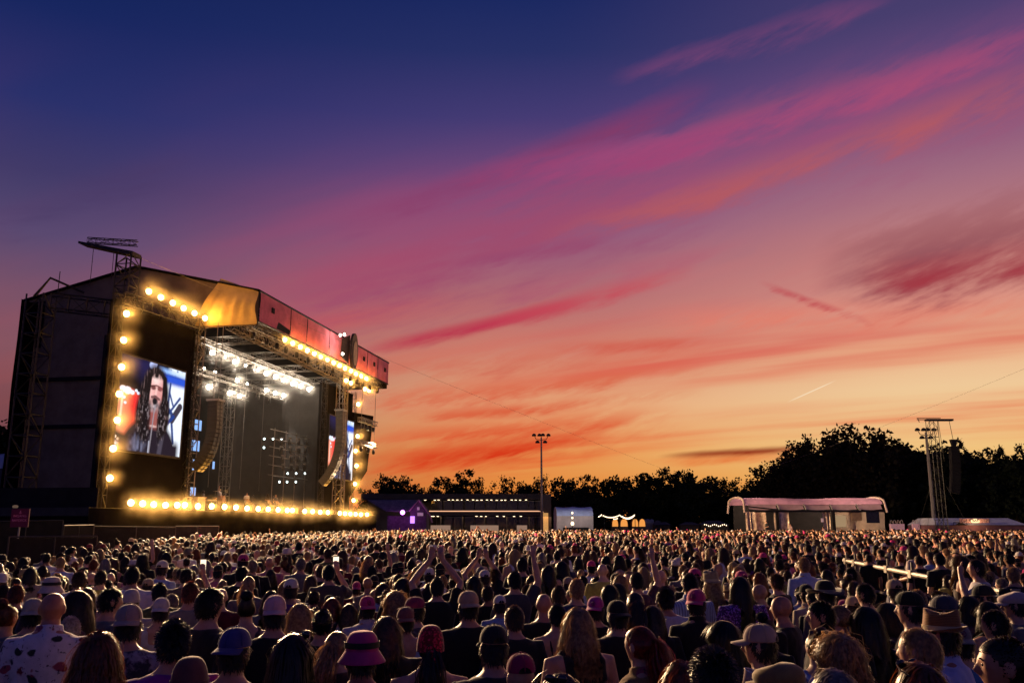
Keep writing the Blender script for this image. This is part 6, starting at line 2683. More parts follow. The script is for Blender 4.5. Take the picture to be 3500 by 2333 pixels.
def purple_hut():
    Y = 128.0
    root = empty('gabled_hut', (W(1390, 1790, Y).x, Y, 0))
    tag(root, 'gabled hut with a long sloping roof lit purple', 'hut')
    ox = root.location.x
    X = lambda px: W(px, 1790, Y).x - ox
    Z = lambda py: W(1390, py, Y).z
    PW = principled('hut boards', (.12, .08, .10), .8, 0, .2, .3, 3)
    m = MB()
    m.box((X(1322), .5, 0), (X(1402), 5, Z(1762)))
    m.build('wall', PW, root)
    m = MB()
    m.hexa([(X(1318), .2, Z(1748)), (X(1402), .2, Z(1748)), (X(1434), 3.5, Z(1707)), (X(1240), 3.5, Z(1707)),
            (X(1318), .2, Z(1746)), (X(1402), .2, Z(1746)), (X(1434), 3.5, Z(1705)), (X(1240), 3.5, Z(1705))])
    m.build('roof', principled('hut roof sheets', (.16, .12, .13), .6, 0, .3, .3, 2), root)
    m = MB()
    m.add([(X(1402), 0, 0), (X(1457), 0, 0), (X(1457), 0, Z(1742)), (X(1430), 0, Z(1710)), (X(1402), 0, Z(1742)),
           (X(1402), 4, 0), (X(1457), 4, 0), (X(1457), 4, Z(1742)), (X(1430), 4, Z(1710)), (X(1402), 4, Z(1742))],
          [(0, 1, 2, 3, 4), (9, 8, 7, 6, 5), (0, 5, 6, 1), (1, 6, 7, 2), (2, 7, 8, 3), (3, 8, 9, 4), (4, 9, 5, 0)])
    gb = m.build('gable_end', PW, root)
    m = MB()
    m.tube([(X(1398), -.1, Z(1746)), (X(1430), -.1, Z(1708)), (X(1470), -.1, Z(1760)), (X(1478), -.1, Z(1785))], .12, 5)
    m.build('barge_board', principled('pale barge board', (.4, .25, .22), .6), root)
    m = MB()
    m.box((X(1426), -.12, Z(1762)), (X(1446), -.02, Z(1751)))
    m.build('notice_board', principled('pale notice', (.5, .36, .38), .7, emit=(1, .7, .75), emit_s=.15), root)
    m = MB()
    m.box((X(1425), -.12, Z(1742)), (X(1433), -.02, Z(1732)))
    m.build('small_sign', principled('pale notice', (.5, .36, .38), .7), root)
    m = MB()
    m.box((X(1402), -.1, Z(1787)), (X(1417), -.02, Z(1763)))
    m.build('lit_doorway', emitter('violet lit doorway', (.45, .18, 1.0), 2.2), root)
    pos = W(1376, 1750, Y - 1.2)
    r2 = empty('purple_spotlight', pos)
    tag(r2, 'purple spotlight on the hut wall', 'spotlight')
    m = MB()
    v, f = ball((0, 0, 0), (.32, .32, .32), 12, 8)
    m.add(v, f)
    m.build('lens', emitter('purple lens', (.72, .16, 1.0), 9), r2, True)
    m = MB()
    m.lathe([(.2, .30), (.3, .34), (.3, .45), (.1, .5)], 10)
    m.build('housing', BLACKSTEEL, r2)
    ld = bpy.data.lights.new('purple light', 'POINT')
    ld.energy, ld.color, ld.shadow_soft_size = 150, (.62, .05, 1.0), .3
    lo = bpy.data.objects.new('purple_light', ld)
    link(lo, r2)
    lo.location = (0, -.5, 0)


purple_hut()


# ================================================================== tents
def barrel_tent(px0, px1, py_top, py_eave, Y, depth, name, label, cat, roofmat, wallmat, rise_n=10, end=True):
    root = empty(name, (W((px0 + px1) / 2, 1790, Y).x, Y, 0))
    tag(root, label, cat)
    ox = root.location.x
    x0, x1 = W(px0, 1790, Y).x - ox, W(px1, 1790, Y).x - ox
    zt, ze = W((px0 + px1) / 2, py_top, Y + depth / 2).z, W((px0 + px1) / 2, py_eave, Y).z
    m = MB()
    vs = []
    nx = 12
    for i in range(nx + 1):
        x = x0 + (x1 - x0) * i / nx
        sag = -.10 * abs(math.sin(i / nx * math.pi * 2))
        for j in range(rise_n + 1):
            a = math.pi * j / rise_n
            vs.append((x, depth / 2 - depth / 2 * math.cos(a), ze + (zt - ze + sag) * math.sin(a) ** .8))
    w_ = rise_n + 1
    m.add(vs, [(i * w_ + j, (i + 1) * w_ + j, (i + 1) * w_ + j + 1, i * w_ + j + 1) for i in range(nx) for j in range(rise_n)])
    m.build('roof', roofmat, root, True)
    for y0_ in (0, depth - .06):
        m = MB()
        m.box((x0, y0_, 0), (x1, y0_ + .06, ze))
        m.build('wall', wallmat, root)
    if end:
        for x in (x0, x1):
            m = MB()
            pts = [(x, 0, 0)] + [(x, depth / 2 - depth / 2 * math.cos(math.pi * j / rise_n), ze + (zt - ze) * math.sin(math.pi * j / rise_n) ** .8) for j in range(rise_n + 1)] + [(x, depth, 0)]
            m.add(pts, [tuple(range(len(pts)))])
            m.build('end_wall', wallmat, root)
    return root, x0, x1, ze, zt


BLUEP = cloth('blue white tarpaulin', (.48, .60, .92), .1)
PALE = cloth('pale tent wall', (.62, .56, .56), .25)
r_, a_, b_, ze_, zt_ = barrel_tent(1903, 2028, 1731, 1762, 118, 9, 'barrel_tent', 'white tent with a curved blue roof right of the floodlight mast', 'tent', BLUEP, PALE)
m = MB()
m.box((a_ + .8, -.05, 0), (b_ - .6, -.01, 2.0))
m.build('dark_front_sheet', BLACK, r_)  # black sheet on the wall standing in for a dark opening
# lit pole lamp before the blue tent
p_ = W(1956, 1752, 113)
lp = empty('lamp_post', (p_.x, 113, 0))
tag(lp, 'short post with glowing lamps in front of the blue tent', 'lamp post')
m = MB()
m.tube([(0, 0, 0), (0, 0, p_.z)], .06, 6)
m.build('post', BLACKSTEEL, lp)
for z_, r__ in ((p_.z, .13), (p_.z - .6, .13), (p_.z - 1.3, .22)):
    m = MB()
    v, f = ball((0, 0, z_), (r__, r__, r__ * 1.2), 10, 8)
    m.add(v, f)
    m.build('lamp', emitter('glowing post lamp', (1.0, .75, .45), 2.5), lp)
ld_ = bpy.data.lights.new('post light', 'POINT')
ld_.energy, ld_.color, ld_.shadow_soft_size = 650, (1.0, .90, .82), .3
lo_ = bpy.data.objects.new('post_light', ld_)
link(lo_, lp)
lo_.location = (0, -.6, p_.z + .4)
# glowing little tents with string lights
OR = emitter('lamp lit canvas', (1.0, .38, .08), .9)
for i, (p0, p1) in enumerate(((2092, 2115), (2120, 2148), (2160, 2184), (2184, 2208))):
    c = W((p0 + p1) / 2, 1790, 124)
    w = W(p1, 1790, 124).x - W(p0, 1790, 124).x
    root = empty('glowing_tent', (c.x, 124, 0))
    m = MB()
    vs = []
    for j in range(9):
        a = math.pi * j / 8
        for yy in (0, 1.6):
            vs.append((-w / 2 * math.cos(a) * .95, yy, 2.1 + (W(2150, 1772, 124).z - 2.1) * math.sin(a) ** .6))
    m.add(vs, [(2 * j, 2 * j + 1, 2 * j + 3, 2 * j + 2) for j in range(8)])
    m.build('canopy', cloth('brown canvas', (.35, .16, .07), .4), root)
    m = MB()
    m.add([vs[2 * j] for j in range(9)], [tuple(range(9))])
    m.v = [(x * .92, y_ + .3, z) for x, y_, z in m.v]
    m.build('lit_inside', OR, root)
    m = MB()
    m.box((-w / 2 * .9, .1, 0), (w / 2 * .9, 1.5, 2.09))
    m.build('counter', principled('stall counter', (.06, .04, .03), .7), root)
    tag(root, 'small tent glowing orange under the string lights, %s from left' % ORD[i], 'tent', 'orange glowing tents')
BULB = emitter('festoon bulb', (1.0, .72, .45), 4)
bm = MB()
v, f = ball((0, 0, 0), (.06, .06, .08), 8, 6)
bm.add(v, f)
bme = mesh_from('bulb', bm.v, bm.f)
bme.materials.append(BULB)
for i, (a, b, sag, n) in enumerate((((2062, 1759), (2117, 1757), 7, 15), ((2120, 1759), (2168, 1757), 9, 13), ((2128, 1762), (2168, 1758), 9, 16), ((2046, 1762), (2056, 1756), 1, 4), ((2098, 1770), (2110, 1768), 1, 4))):
    root = empty('string_lights', W(*a, 121))
    tag(root, 'string of small bulbs above the orange tents, %s of five' % ORD[i], 'string lights', 'string lights over the orange tents')
    pts = []
    for j in range(n):
        q = j / (n - 1)
        pts.append(W(a[0] + (b[0] - a[0]) * q, a[1] + (b[1] - a[1]) * q + sag * 4 * q * (1 - q), 121) - root.location)
    m = MB()
    m.tube(pts, .015, 3)
    m.build('wire', BLACKSTEEL, root)
    for p in pts:
        c = obj('bulb', bme, None, root)
        c.location = p - Vector((0, 0, .1))
for i, px in enumerate((2065, 2119, 2170)):
    m = MB()
    p = W(px, 1757, 121)
    m.tube([(0, 0, 0), (0, 0, p.z)], .05, 6)
    m.lathe([(.12, p.z), (.12, p.z + .05), (.02, p.z + .1)], 8)
    o = m.build('festoon_post', BLACKSTEEL)
    o.location = (p.x, 121, 0)
    tag(o, 'thin post holding the string lights, %s from left' % ORD[i], 'post', 'posts of the string lights')
r_, *_ = barrel_tent(2206, 2236, 1772, 1786, 130, 4, 'barrel_tent', 'small grey tent right of the orange glowing tents', 'tent', cloth('grey tarpaulin', (.25, .25, .27), .1), cloth('grey tarpaulin', (.25, .25, .27), .1))
# low stalls in the dark
for i, (p0, p1, tp) in enumerate(((2240, 2265, 1777), (2262, 2290, 1783), (2330, 2390, 1783), (2395, 2492, 1778))):
    c = W((p0 + p1) / 2, 1790, 128)
    w = W(p1, 1790, 128).x - W(p0, 1790, 128).x
    root = empty('market_stall', (c.x, 128, 0))
    m = MB()
    m.box((-w / 2, 0, 0), (w / 2, 2, 2.3))
    m.build('body', principled('dark stall', (.05, .04, .035), .8), root)
    zt = W(p0, tp, 128).z
    m = MB()
    m.hexa([(-w / 2 - .2, -.3, 2.31), (w / 2 + .2, -.3, 2.31), (w / 2 + .2, 2.2, 2.31), (-w / 2 - .2, 2.2, 2.31), (-w * .2, .9, zt), (w * .2, .9, zt), (w * .2, 1.1, zt), (-w * .2, 1.1, zt)])
    m.build('roof', cloth('dusky stall roof', (.10, .09, .10), .1), root)
    if i == 3:
        for j in range(12):
            c = obj('bulb', bme, None, root)
            c.location = (w / 2 - .5 - j * .28, -.4, 2.25 + .12 * math.sin(j * 1.3))
    tag(root, 'low dark stall left of the pink tent, %s from left' % ORD[i], 'stall', 'low dark stalls')


# ---------------------------------------------------------------- pink side stage tent
def pink_tent():
    Y = 98.0
    root = empty('pink_roofed_tent', (W(2785, 1790, Y).x, Y, 0))
    tag(root, 'long open tent with a curved pink roof and clear side curtains', 'tent')
    ox = root.location.x
    X = lambda px: W(px, 1790, Y).x - ox
    Z = lambda py: W(2785, py, Y).z
    PR = cloth('pink tent roof', (.84, .44, .58), .35)
    ps = [2546, 2558, 2745, 2838, 2930, 3018, 3032]
    zt, ze, zf = Z(1698), Z(1722), Z(1738)
    dep = 7.0
    prof = []
    for j in range(9):
        a = math.pi * j / 8
        prof.append((dep / 2 - dep / 2 * math.cos(a), ze + (zt - ze) * math.sin(a) ** .75))
    m = MB()
    nx = 40
    vs = []
    for i in range(nx + 1):
        q = i / nx
        x = X(2550) + (X(3022) - X(2550)) * q
        dip = .22 * math.exp(-((q - .52) / .13) ** 2)
        drop = -.55 * max(0, 1 - q / .22)
        for yy, zz in prof:
            front = 1 if yy < dep * .35 else 0
            vs.append((x, yy, zz - dip * (1 if yy < dep * .6 else 0) * .8 + drop * 0))
    w_ = len(prof)
    m.add(vs, [(i * w_ + j, (i + 1) * w_ + j, (i + 1) * w_ + j + 1, i * w_ + j + 1) for i in range(nx) for j in range(w_ - 1)])
    m.build('roof', PR, root, True)
    # end arches
    for px, s in ((2546, -1), (3030, 1)):
        m = MB()
        m.tube([(X(px) + s * .05, -.35, ze - .9)] + [(X(px), yy, zz + .05) for yy, zz in prof] + [(X(px) + s * .05, dep + .3, ze - .9)], .12, 6)
        m.build('end_arch', cloth('pale arch sleeve', (.55, .42, .38), .15), root)
    # hanging valance bays
    for a, b in zip((2560, 2662, 2752, 2842, 2932), (2655, 2748, 2838, 2928, 3016)):
        m = MB()
        vs = []
        for i in range(11):
            q = i / 10
            x = X(a) + (X(b) - X(a)) * q
            sag = .16 * math.sin(math.pi * q)
            for j in range(5):
                v = j / 4
                vs.append((x, -.02 - .35 * v + .12 * math.sin(math.pi * v), ze - .03 - (ze - zf + sag * .6) * v))
        m.add(vs, [(i * 5 + j, (i + 1) * 5 + j, (i + 1) * 5 + j + 1, i * 5 + j + 1) for i in range(10) for j in range(4)])
        m.build('valance', cloth('pale valance', (.46, .30, .33), .25), root, True)
    for px in (2658, 2750, 2840, 2930):
        m = MB()
        m.tube([(X(px), -.06, ze), (X(px + 4), -.45, zf - .1)], .06, 5)
        m.build('strut', STEEL, root)
    m = MB()
    m.box((X(2560), -.2, zf - .35), (X(3026), 0, zf - .16))
    m.build('beam', BLACKSTEEL, root)
    for px in (2656, 2848):
        m = MB()
        m.box((X(px - 5), -.3, 0), (X(px + 5), .0, zf - .3))
        m.build('pillar', BLACK, root)
    m = MB()
    m.box((X(2562), dep - .2, 0), (X(3020), dep, ze))
    m.build('back_wall', BLACK, root)
    FOIL = principled('crumpled clear curtain', (.62, .48, .36), .22, .1, .6, .35, 3, 1.0)
    for a, b, yy in ((2552, 2574, -.3), (2646, 2696, -.1), (2574, 2646, 3.0), (2816, 2842, .3), (2905, 2925, .2)):
        m = MB()
        sheet(m, [(X(a), yy, .1), (X(b), yy, .1), (X(b), yy, zf - .35), (X(a), yy, zf - .3)], 16, 8, 0, a, .12)
        m.build('clear_curtain', FOIL, root, True)
    WALL = cloth('beige tent wall', (.55, .42, .30), .35)
    m = MB()
    sheet(m, [(X(2854), .1, .1), (X(3024), .1, .1), (X(3028), .1, zf - .3), (X(2854), .1, zf - .3)], 26, 8, .1, 3, .06)
    m.build('side_wall', WALL, root, True)
    for a, b, t0, t1, mat in ((2856, 2892, 1760, 1800, emitter('bright interior', (1.0, .66, .36), .35)), (2962, 3006, 1745, 1786, GLASS), (2912, 2946, 1748, 1778, principled('hazy window', (.30, .20, .12), .3))):
        m = MB()
        m.box((X(a), -.12, max(.3, Z(t1))), (X(b), -.06, Z(t0)))
        m.build('window', mat, root)
    m = MB()
    m.box((X(2810), .2, Z(1783)), (X(2818), .26, Z(1770)))
    m.build('small_sign', principled('pale notice', (.5, .36, .38), .7), root)
    ld = bpy.data.lights.new('tent light', 'POINT')
    ld.energy, ld.color, ld.shadow_soft_size = 420, (1.0, .74, .50), .4
    for px in (2600, 2880, 2975):
        lo = bpy.data.objects.new('tent_light', ld)
        link(lo, root)
        lo.location = (X(px), 3.2, zf - .2)
    # deck of the side stage
    m = MB()
    m.box((X(2556), -.6, 0), (X(3024), 6.5, 1.2))
    m.build('platform', BLACK, root)
    m = MB()
    m.tube([(X(2560), -.1, zf + .25), (X(2658), -.5, zf - .1)], .07, 5)
    m.build('sloping_rail', BLACKSTEEL, root)


pink_tent()
for i, (px, label) in enumerate(((2620, 'camera operator in black standing up before the pink tent'), (2700, 'person in front of the pink tent curtain'), (2815, 'person raised above the crowd under the pink tent'))):
    p = W(px, 1790, 94)
    make_person(p.x, 94, 1.8, aim_yaw(p.x, 94), dict(hair='crop', hc='black', col=BLK if i == 0 else (.3, .2, .2), pose='front'), label, 'people at the pink tent').location.z = .95 - .3 * i

# ---------------------------------------------------------------- bar tent with sign
def bar_tent():
    Y = 108.0
    root = empty('bar_tent', (W(3350, 1790, Y).x, Y, 0))
    tag(root, 'white flat-roofed bar tent with a lit BAR sign', 'tent')
    ox = root.location.x
    X = lambda px: W(px, 1790, Y).x - ox
    Z = lambda py: W(3350, py, Y).z
    WH = cloth('white bar canvas', (.78, .78, .84), .2)
    m = MB()
    m.hexa([(X(3200), 0, Z(1793)), (X(3512), 0, Z(1793)), (X(3512), 8, Z(1793)), (X(3200), 8, Z(1793)),
            (X(3217), 2, Z(1769)), (X(3478), 2, Z(1769)), (X(3478), 6, Z(1769)), (X(3217), 6, Z(1769))])
    m.build('roof', WH, root)
    m = MB()
    m.box((X(3200), .3, 0), (X(3512), 7.8, Z(1794)))
    m.build('body', principled('bar front', (.20, .09, .10), .8, 0, .2, .2, 1), root)
    m = MB()
    m.box((X(3278), -.3, Z(1786)), (X(3379), -.15, Z(1771)))
    sg = m.build('sign_board', principled('pinkish sign board', (.46, .24, .22), .7, 0, .2, .25, 3), root)

    def text(s, px, pz, size, mat, y0, parent=sg):
        lettering(s, size, mat, parent, (X(px), y0, Z(pz)), .02)
    PW_ = principled('pale sign paint', (.62, .40, .36), .7)
    text('GA', 3297, 1785, .62, PW_, -.34)
    text('TEN', 3360, 1785, .62, PW_, -.34)
    m = MB()
    n = 20
    out = []
    for x, z in ((-14, 0), (-14, 6), (-9, 8), (-4, 11), (4, 11), (9, 8), (14, 6), (14, 0), (8, -3), (-8, -3)):
        out.append((X(3328 + x), Z(1783 - z)))
    m.add([(x, -.5, z) for x, z in out] + [(x, -.36, z) for x, z in out],
          [tuple(range(10)), tuple(range(19, 9, -1))] + [(i, (i + 1) % 10, 10 + (i + 1) % 10, 10 + i) for i in range(10)])
    pl = m.build('lit_plate', emitter('lit sign plate', (1.0, .72, .35), 1.6), root)
    text('BAR', 3328, 1782, .42, principled('dark sign paint', (.05, .02, .01), .7), -.52)
    m = MB()
    m.tube([(X(3257), -.2, Z(1793)), (X(3257), -.2, Z(1784.5)), (X(3302), -.2, Z(1784.5)), (X(3302), -.2, Z(1793))], .05, 4)
    m.build('awning_frame', BLACKSTEEL, root)
    m = MB()
    pts = [(X(3262 + 40 * q), -.12, Z(1793 - 8 * math.sin(math.pi * q))) for q in np.linspace(0, 1, 10)]
    m.add(pts, [tuple(range(10))])
    m.build('awning', BLACK, root)
    ld = bpy.data.lights.new('bar light', 'POINT')
    ld.energy, ld.color = 120, (1.0, .6, .3)
    lo = bpy.data.objects.new('bar_light', ld)
    link(lo, root)
    lo.location = (X(3328), -1.2, Z(1792))


bar_tent()
# bucket stands with looped handles, their pink light painted in
for i, (px, n) in enumerate(((3056, 1), (3080, 1), (3132, 1))):
    c = W(px, 1790, 112)
    root = empty('bucket_stand', (c.x, 112, 0))
    m = MB()
    w = .42
    m.hexa([(-w * .8, 0, 0), (w * .8, 0, 0), (w * .8, .5, 0), (-w * .8, .5, 0), (-w, 0, 2.45), (w, 0, 2.45), (w, .5, 2.45), (-w, .5, 2.45)])
    m.build('bucket', principled('pink lit bucket', (.62, .34, .38), .6, 0, .3, .3, 8, emit=(1, .55, .6), emit_s=.12), root)  # pink light put in as colour and a faint glow
    for s in (-.2, .22):
        m = MB()
        m.tube([(s - .05 - .16 + .16 * (1 - math.cos(a)), .2, 2.45 + .48 * math.sin(a)) for a in np.linspace(0, math.pi * .95, 8)], .03, 5)
        m.build('handle', principled('pale handle', (.6, .5, .42), .4), root)
    tag(root, 'pink lit bucket shaped stand with looped handles, %s from left' % ORD[i], 'bucket stand', 'pink lit bucket stands')


# ================================================================== masts
def floodlight(px, py, Y, label, r=.14):
    p = W(px, py, Y)
    root = empty('floodlight_mast', (p.x, Y, 0))
    tag(root, label, 'floodlight', 'floodlight masts')
    m = MB()
    m.tube([(0, 0, 0), (0, 0, p.z - .2)], [r * 1.5, r * .8], 8)
    m.build('pole', principled('galvanised pole', (.22, .20, .19), .5, .4, .4, .1, 3), root)
    m = MB()
    for s in (-1, 1):
        m.tube([(0, 0, p.z - .55), (s * .75, 0, p.z - .45), (s * .95, 0, p.z - .05)], .05, 5)
    m.tube([(0, 0, p.z - .3), (0, 0, p.z + .1)], .05, 5)
    m.build('bracket', BLACKSTEEL, root)
    for x, z in ((-1.05, .1), (-.25, .1), (.25, .12), (1.05, .1), (-.55, -.9), (.55, -.9)):
        m = MB()
        m.lathe([(.30, -.10), (.34, .02), (.22, .22), (.06, .30)], 10, (x, 0, p.z + z))
        m.build('lamp_head', BLACKSTEEL, root, True)


floodlight(1850, 1490, 128, 'tall slim floodlight mast above the end of the long building')
floodlight(3164, 1472, 112, 'tall pale floodlight mast left of the lattice tower', .20)


def delay_tower():
    Y = 104.0
    c = W(3218, 1790, Y)
    root = empty('lattice_tower', (c.x, Y, 0))
    tag(root, 'lattice tower with crossbeam and a hanging speaker column', 'tower')
    zt = W(3218, 1438, Y).z
    m = MB()
    m.truss((0, 0, 0), (0, 0, zt), w=.95, seg=.95, r=.045)
    m.build('mast', BLACKSTEEL, root)
    m = MB()
    m.box((-.7, -.3, zt), (2.5, .3, zt + .22))
    m.box((-1.7, -.1, zt + .30), (1.1, .1, zt + .36))
    m.tube([(-1.6, 0, zt + .3), (-1.45, 0, zt - .15)], .05, 4)
    m.box((-1.7, -.06, zt + .12), (-.7, .06, zt + .20))
    m.build('crossbeam', BLACKSTEEL, root)
    for x, y_ in ((-3.1, -2), (3.1, -2), (-2.2, 3), (2.6, 3), (-1.6, -3)):
        m = MB()
        m.tube([(x, y_, 0), (0, 0, zt * .62)], .012, 4)
        m.build('stay', BLACKSTEEL, root)
    r2 = empty('speaker_array', (c.x + 2.35, Y, zt - 2.7))
    tag(r2, 'dark speaker column hanging from the lattice tower', 'speaker array', 'hanging speaker arrays')
    m0 = MB()
    m0.box((-.5, -.35, -.40), (.5, .35, 0))
    cm = mesh_from('speaker_cabinet', m0.v, m0.f)
    cm.materials.append(BLACK)
    y_, z = 0.0, 0.0
    for i in range(13):
        cb = obj('speaker_cabinet', cm, None, r2)
        cb.location = (-.03 * i * i * .09, y_, z - .3)
        cb.rotation_euler = (0, .02 * i, 0)
        z -= .42
    m = MB()
    m.hexa([(-.2, -.2, -.3), (.2, -.2, -.3), (.2, .2, -.3), (-.2, .2, -.3), (-.35, -.3, .5), (.35, -.3, .5), (.35, .3, .5), (-.35, .3, .5)])
    m.tube([(0, 0, .4), (-.25, 0, 2.75)], .035, 4)
    m.tube([(-1.3, 0, -2), (-1.55, 0, 2.75)], .03, 4)
    m.build('hoist', BLACKSTEEL, r2)


delay_tower()

# cables across the field
for a, b, lab in ((st(52.4, -2.5, 20.9), W(2500, 1688, 150), 'thin cable running from the stage roof down to the trees'), (W(3720, 1168, 60), W(2560, 1622, 138), 'thin cable at the right running down to the trees')):
    m = MB()
    d = b - a
    m.tube([d * q - Vector((0, 0, 1.6 * 4 * q * (1 - q) * .25)) for q in np.linspace(0, 1, 12)], .009, 4)
    o = m.build('camera_cable', STEEL)
    o.location = a
    tag(o, lab, 'cable', 'cables over the field')

# ================================================================== rail at the right
def rail():
    a, b = at_z(2885, 1914, 1.45), at_z(3478, 2032, 1.45)
    d = (b - a)
    root = empty('scaffold_rail', a)
    tag(root, 'pale scaffold tube rail crossing the crowd at the right', 'rail')
    RM = principled('worn pale tube', (.26, .22, .18), .5, .1, .4, .25, 5)
    m = MB()
    m.tube([Vector((0, 0, 0)), d], .045, 8)
    m.build('top_tube', RM, root)
    m = MB()
    m.tube([Vector((0, 0, -.55)), d + Vector((0, 0, -.55))], .035, 8)
    m.build('lower_tube', RM, root)
    for q in (.03, .12, .24, .40, .56, .72, .88, .99):
        p = d * q
        m = MB()
        m.tube([p + Vector((.03, .06, -1.45)), p + Vector((.03, .06, .22))], .028, 6)
        po = m.build('post', principled('dark post', (.10, .08, .07), .6), root)
        m = MB()
        m.box(tuple(p + Vector((-.06, -.05, -.075))), tuple(p + Vector((.07, .09, .075))))
        m.build('clamp', RM, po)


rail()

# ================================================================== left: sign, fences, tents
def left_side():
    p = at_y(70, 1768, 31.0)
    root = empty('direction_sign', (p.x, 31.0, 0))
    tag(root, 'square dark pink sign on a pole at the left', 'sign')
    h = p.z
    m = MB()
    m.tube([(-.05, 0, 0), (0, 0, h - .3)], .03, 6)
    m.build('pole', principled('pale sign pole', (.4, .33, .28), .5), root)
    m = MB()
    m.box((-.32, -.03, h - .32), (.30, .02, h + .30))
    bd = m.build('board', principled('dark pink board', (.16, .008, .05), .6, 0, .3, .1, 4), root)
    PT = principled('pink lettering', (.62, .14, .28), .6, emit=(.62, .1, .25), emit_s=.05)
    for s, z, sz in (('INGANG', .02, .115), ('BAYDECK', -.13, .115)):
        lettering(s, sz, PT, bd, (-.01, -.036, h + z))
    m = MB()
    m.tube([(0, -.035, h + .24), (0, -.035, h + .17)], .012, 5)
    m.tube([(-.045, -.035, h + .175), (0, -.035, h + .145), (.045, -.035, h + .175)], .010, 5)
    m.build('symbol', PT, bd)
    # fences
    FR = principled('fence rail', (.07, .058, .05), .5, .3)
    MESHM = principled('dark fence mesh', (.015, .012, .012), .8, 0, .2, .2, 3)
    for i, (a, b, Y0, Y1, ztop) in enumerate(((31, 332, 29, 32, None), (-40, 216, 40, 42, None), (219, 321, 42, 44, None), (322, 600, 46, 50, None), (600, 748, 50, 53, None))):
        ya = {0: 1834, 1: 1781, 2: 1795, 3: 1797, 4: 1797}[i]
        yb = {0: 1831, 1: 1777, 2: 1793, 3: 1800, 4: 1797}[i]
        A, B = at_y(a, ya, Y0), at_y(b, yb, Y1)
        root = empty('fence_panel', (A.x, A.y, 0))
        d = Vector((B.x - A.x, B.y - A.y, 0))
        m = MB()
        m.tube([(0, 0, A.z), (d.x, d.y, B.z)], .03, 5)
        for q in (0, .5, 1):
            m.tube([(d.x * q, d.y * q, 0), (d.x * q, d.y * q, A.z + (B.z - A.z) * q)], .03, 5)
        m.build('frame', FR, root)
        m = MB()
        m.hexa([(0, .02, .1), (d.x, d.y + .02, .1), (d.x, d.y + .05, .1), (0, .05, .1), (0, .02, A.z - .05), (d.x, d.y + .02, B.z - .05), (d.x, d.y + .05, B.z - .05), (0, .05, A.z - .05)])
        m.build('mesh', MESHM, root)
        tag(root, ['low dark fence under the pink sign', 'taller dark fence behind the pink sign', 'short fence section below the lamp column', 'dark fence below the left footlights', 'dark fence in front of the stage skirt'][i], 'fence', 'fences left of the crowd')
    # pale tents behind
    BT = cloth('blue grey tent', (.72, .76, .86), .2)
    barrel_tent(-70, 62, 1549, 1600, 78, 10, 'barrel_tent', 'pale blue tent roof behind the stage at the left edge', 'tent', BT, cloth('dim tent wall', (.10, .09, .10), .1))
    m = MB()
    p0 = at_y(52, 1735, 48)
    m.lathe([(.10, 0), (.14, .05), (.14, .12), (.06, .16)], 10)
    o = m.build('work_light', emitter('dim work light', (1.0, .62, .45), .10))
    o.location = p0
    tag(o, 'dim work light at the foot of the left tower', 'work light')


left_side()


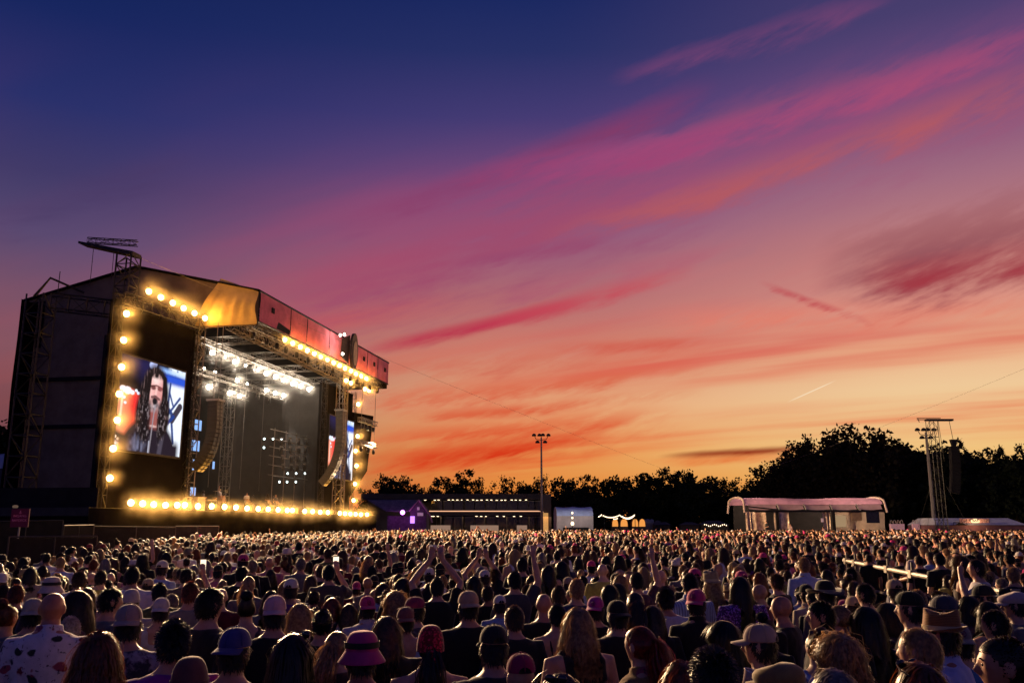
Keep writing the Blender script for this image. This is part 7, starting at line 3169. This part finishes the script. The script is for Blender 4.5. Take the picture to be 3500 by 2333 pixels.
# ================================================================== small held things
def held():
    P_ = {o['label']: o for o in scene.objects if o.get('category') == 'person'}
    PH = emitter('lit phone screen', (1.0, .78, .55), 1.6)

    def phone(lab, text, loc=(.14, .30, 1.74)):
        o = P_[lab]
        bpy.context.view_layer.update()
        root = empty('phone')
        root.matrix_world = o.matrix_world @ Matrix.Translation(loc)
        m = MB()
        m.box((-.04, 0, -.075), (.04, .01, .075))
        m.build('case', BLACK, root)
        m = MB()
        m.add([(-.036, -.001, -.07), (.036, -.001, -.07), (.036, -.001, .07), (-.036, -.001, .07)], [(0, 1, 2, 3)])
        m.build('screen', PH, root)
        tag(root, text, 'phone', 'phones held up')
    phone('person holding up a lit phone, left of centre', 'lit phone held above the heads, left of centre')
    phone('person in dark clothes holding a phone, left of centre', 'lit phone held by the person in dark clothes')
    o = P_['person in a tan cap and striped mauve t-shirt']
    root = empty('plastic_cup')
    root.matrix_world = o.matrix_world @ Matrix.Translation((-.36, .02, 1.42)) @ Matrix.Rotation(.3, 4, 'X')
    m = MB()
    prof = [(.034, 0), (.046, .12)]
    m.lathe(prof, 16)
    m.f = m.f[:-1]
    cupm = principled('cloudy plastic cup', (.5, .38, .36), .15, 0, .5, 0)
    m.build('cup', cupm, root, True)
    m = MB()
    m.tube([(.046 * math.cos(a), .046 * math.sin(a), .12) for a in np.linspace(0, 2 * math.pi, 20)], .0035, 5)
    m.build('rim', principled('bright cup rim', (.8, .7, .66), .3), root)
    tag(root, 'clear plastic cup with bright rim held beside the tan cap', 'cup')
    # letters on shirts
    for lab, s, x, z, sz in (('person with shaved dark head, letters on a black shirt', 'VE', .09, 1.30, .06), ('person with shaved dark head, letters on a black shirt', 'C', .10, 1.17, .16),
                             ('person in a dark blue cap and lettered black shirt', 'THE', .06, 1.33, .07)):
        o = P_[lab]
        sh = [c for c in o.children if c.name.startswith('t_shirt')][0]
        lettering(s, sz, principled('shirt print', (.42, .30, .32), .8), sh, (x, -.140, z), .002)


held()

# ================================================================== stage smoke
def build_smoke():
    """thin smoke hanging under the stage roof"""
    m = MB()
    m.box((61.5, -1.5, DECK + .05), (89.5, 13.5, 17.0 + ZO))
    mt = bpy.data.materials.new('drifting stage smoke')
    mt.use_nodes = True
    k = NT(mt.node_tree)
    out = k.n('ShaderNodeOutputMaterial')
    pv = k.n('ShaderNodeVolumePrincipled')
    pv.inputs['Color'].default_value = (.9, .9, .92, 1)
    pv.inputs['Density'].default_value = SMOKE
    pv.inputs['Anisotropy'].default_value = .2
    k.link(pv.outputs[0], out.inputs['Volume'])
    o = m.build('smoke', mt)
    o.location, o.rotation_euler = STAGE_LOC, (0, 0, STAGE_ROT)
    tag(o, 'thin smoke glowing under the stage roof', None, None, 'stuff')
    bpy.context.view_layer.update()
    inv = o.matrix_world.inverted()
    for p, r in HALOS:  # puffs added only for the glow round each lamp
        w = bpy.data.objects.new('lamp_halo', PUFF[0])
        COL.objects.link(w)
        w.parent = o
        w.location = inv @ p
        w.scale = (r, r, r)


SMOKE = .0016
build_smoke()
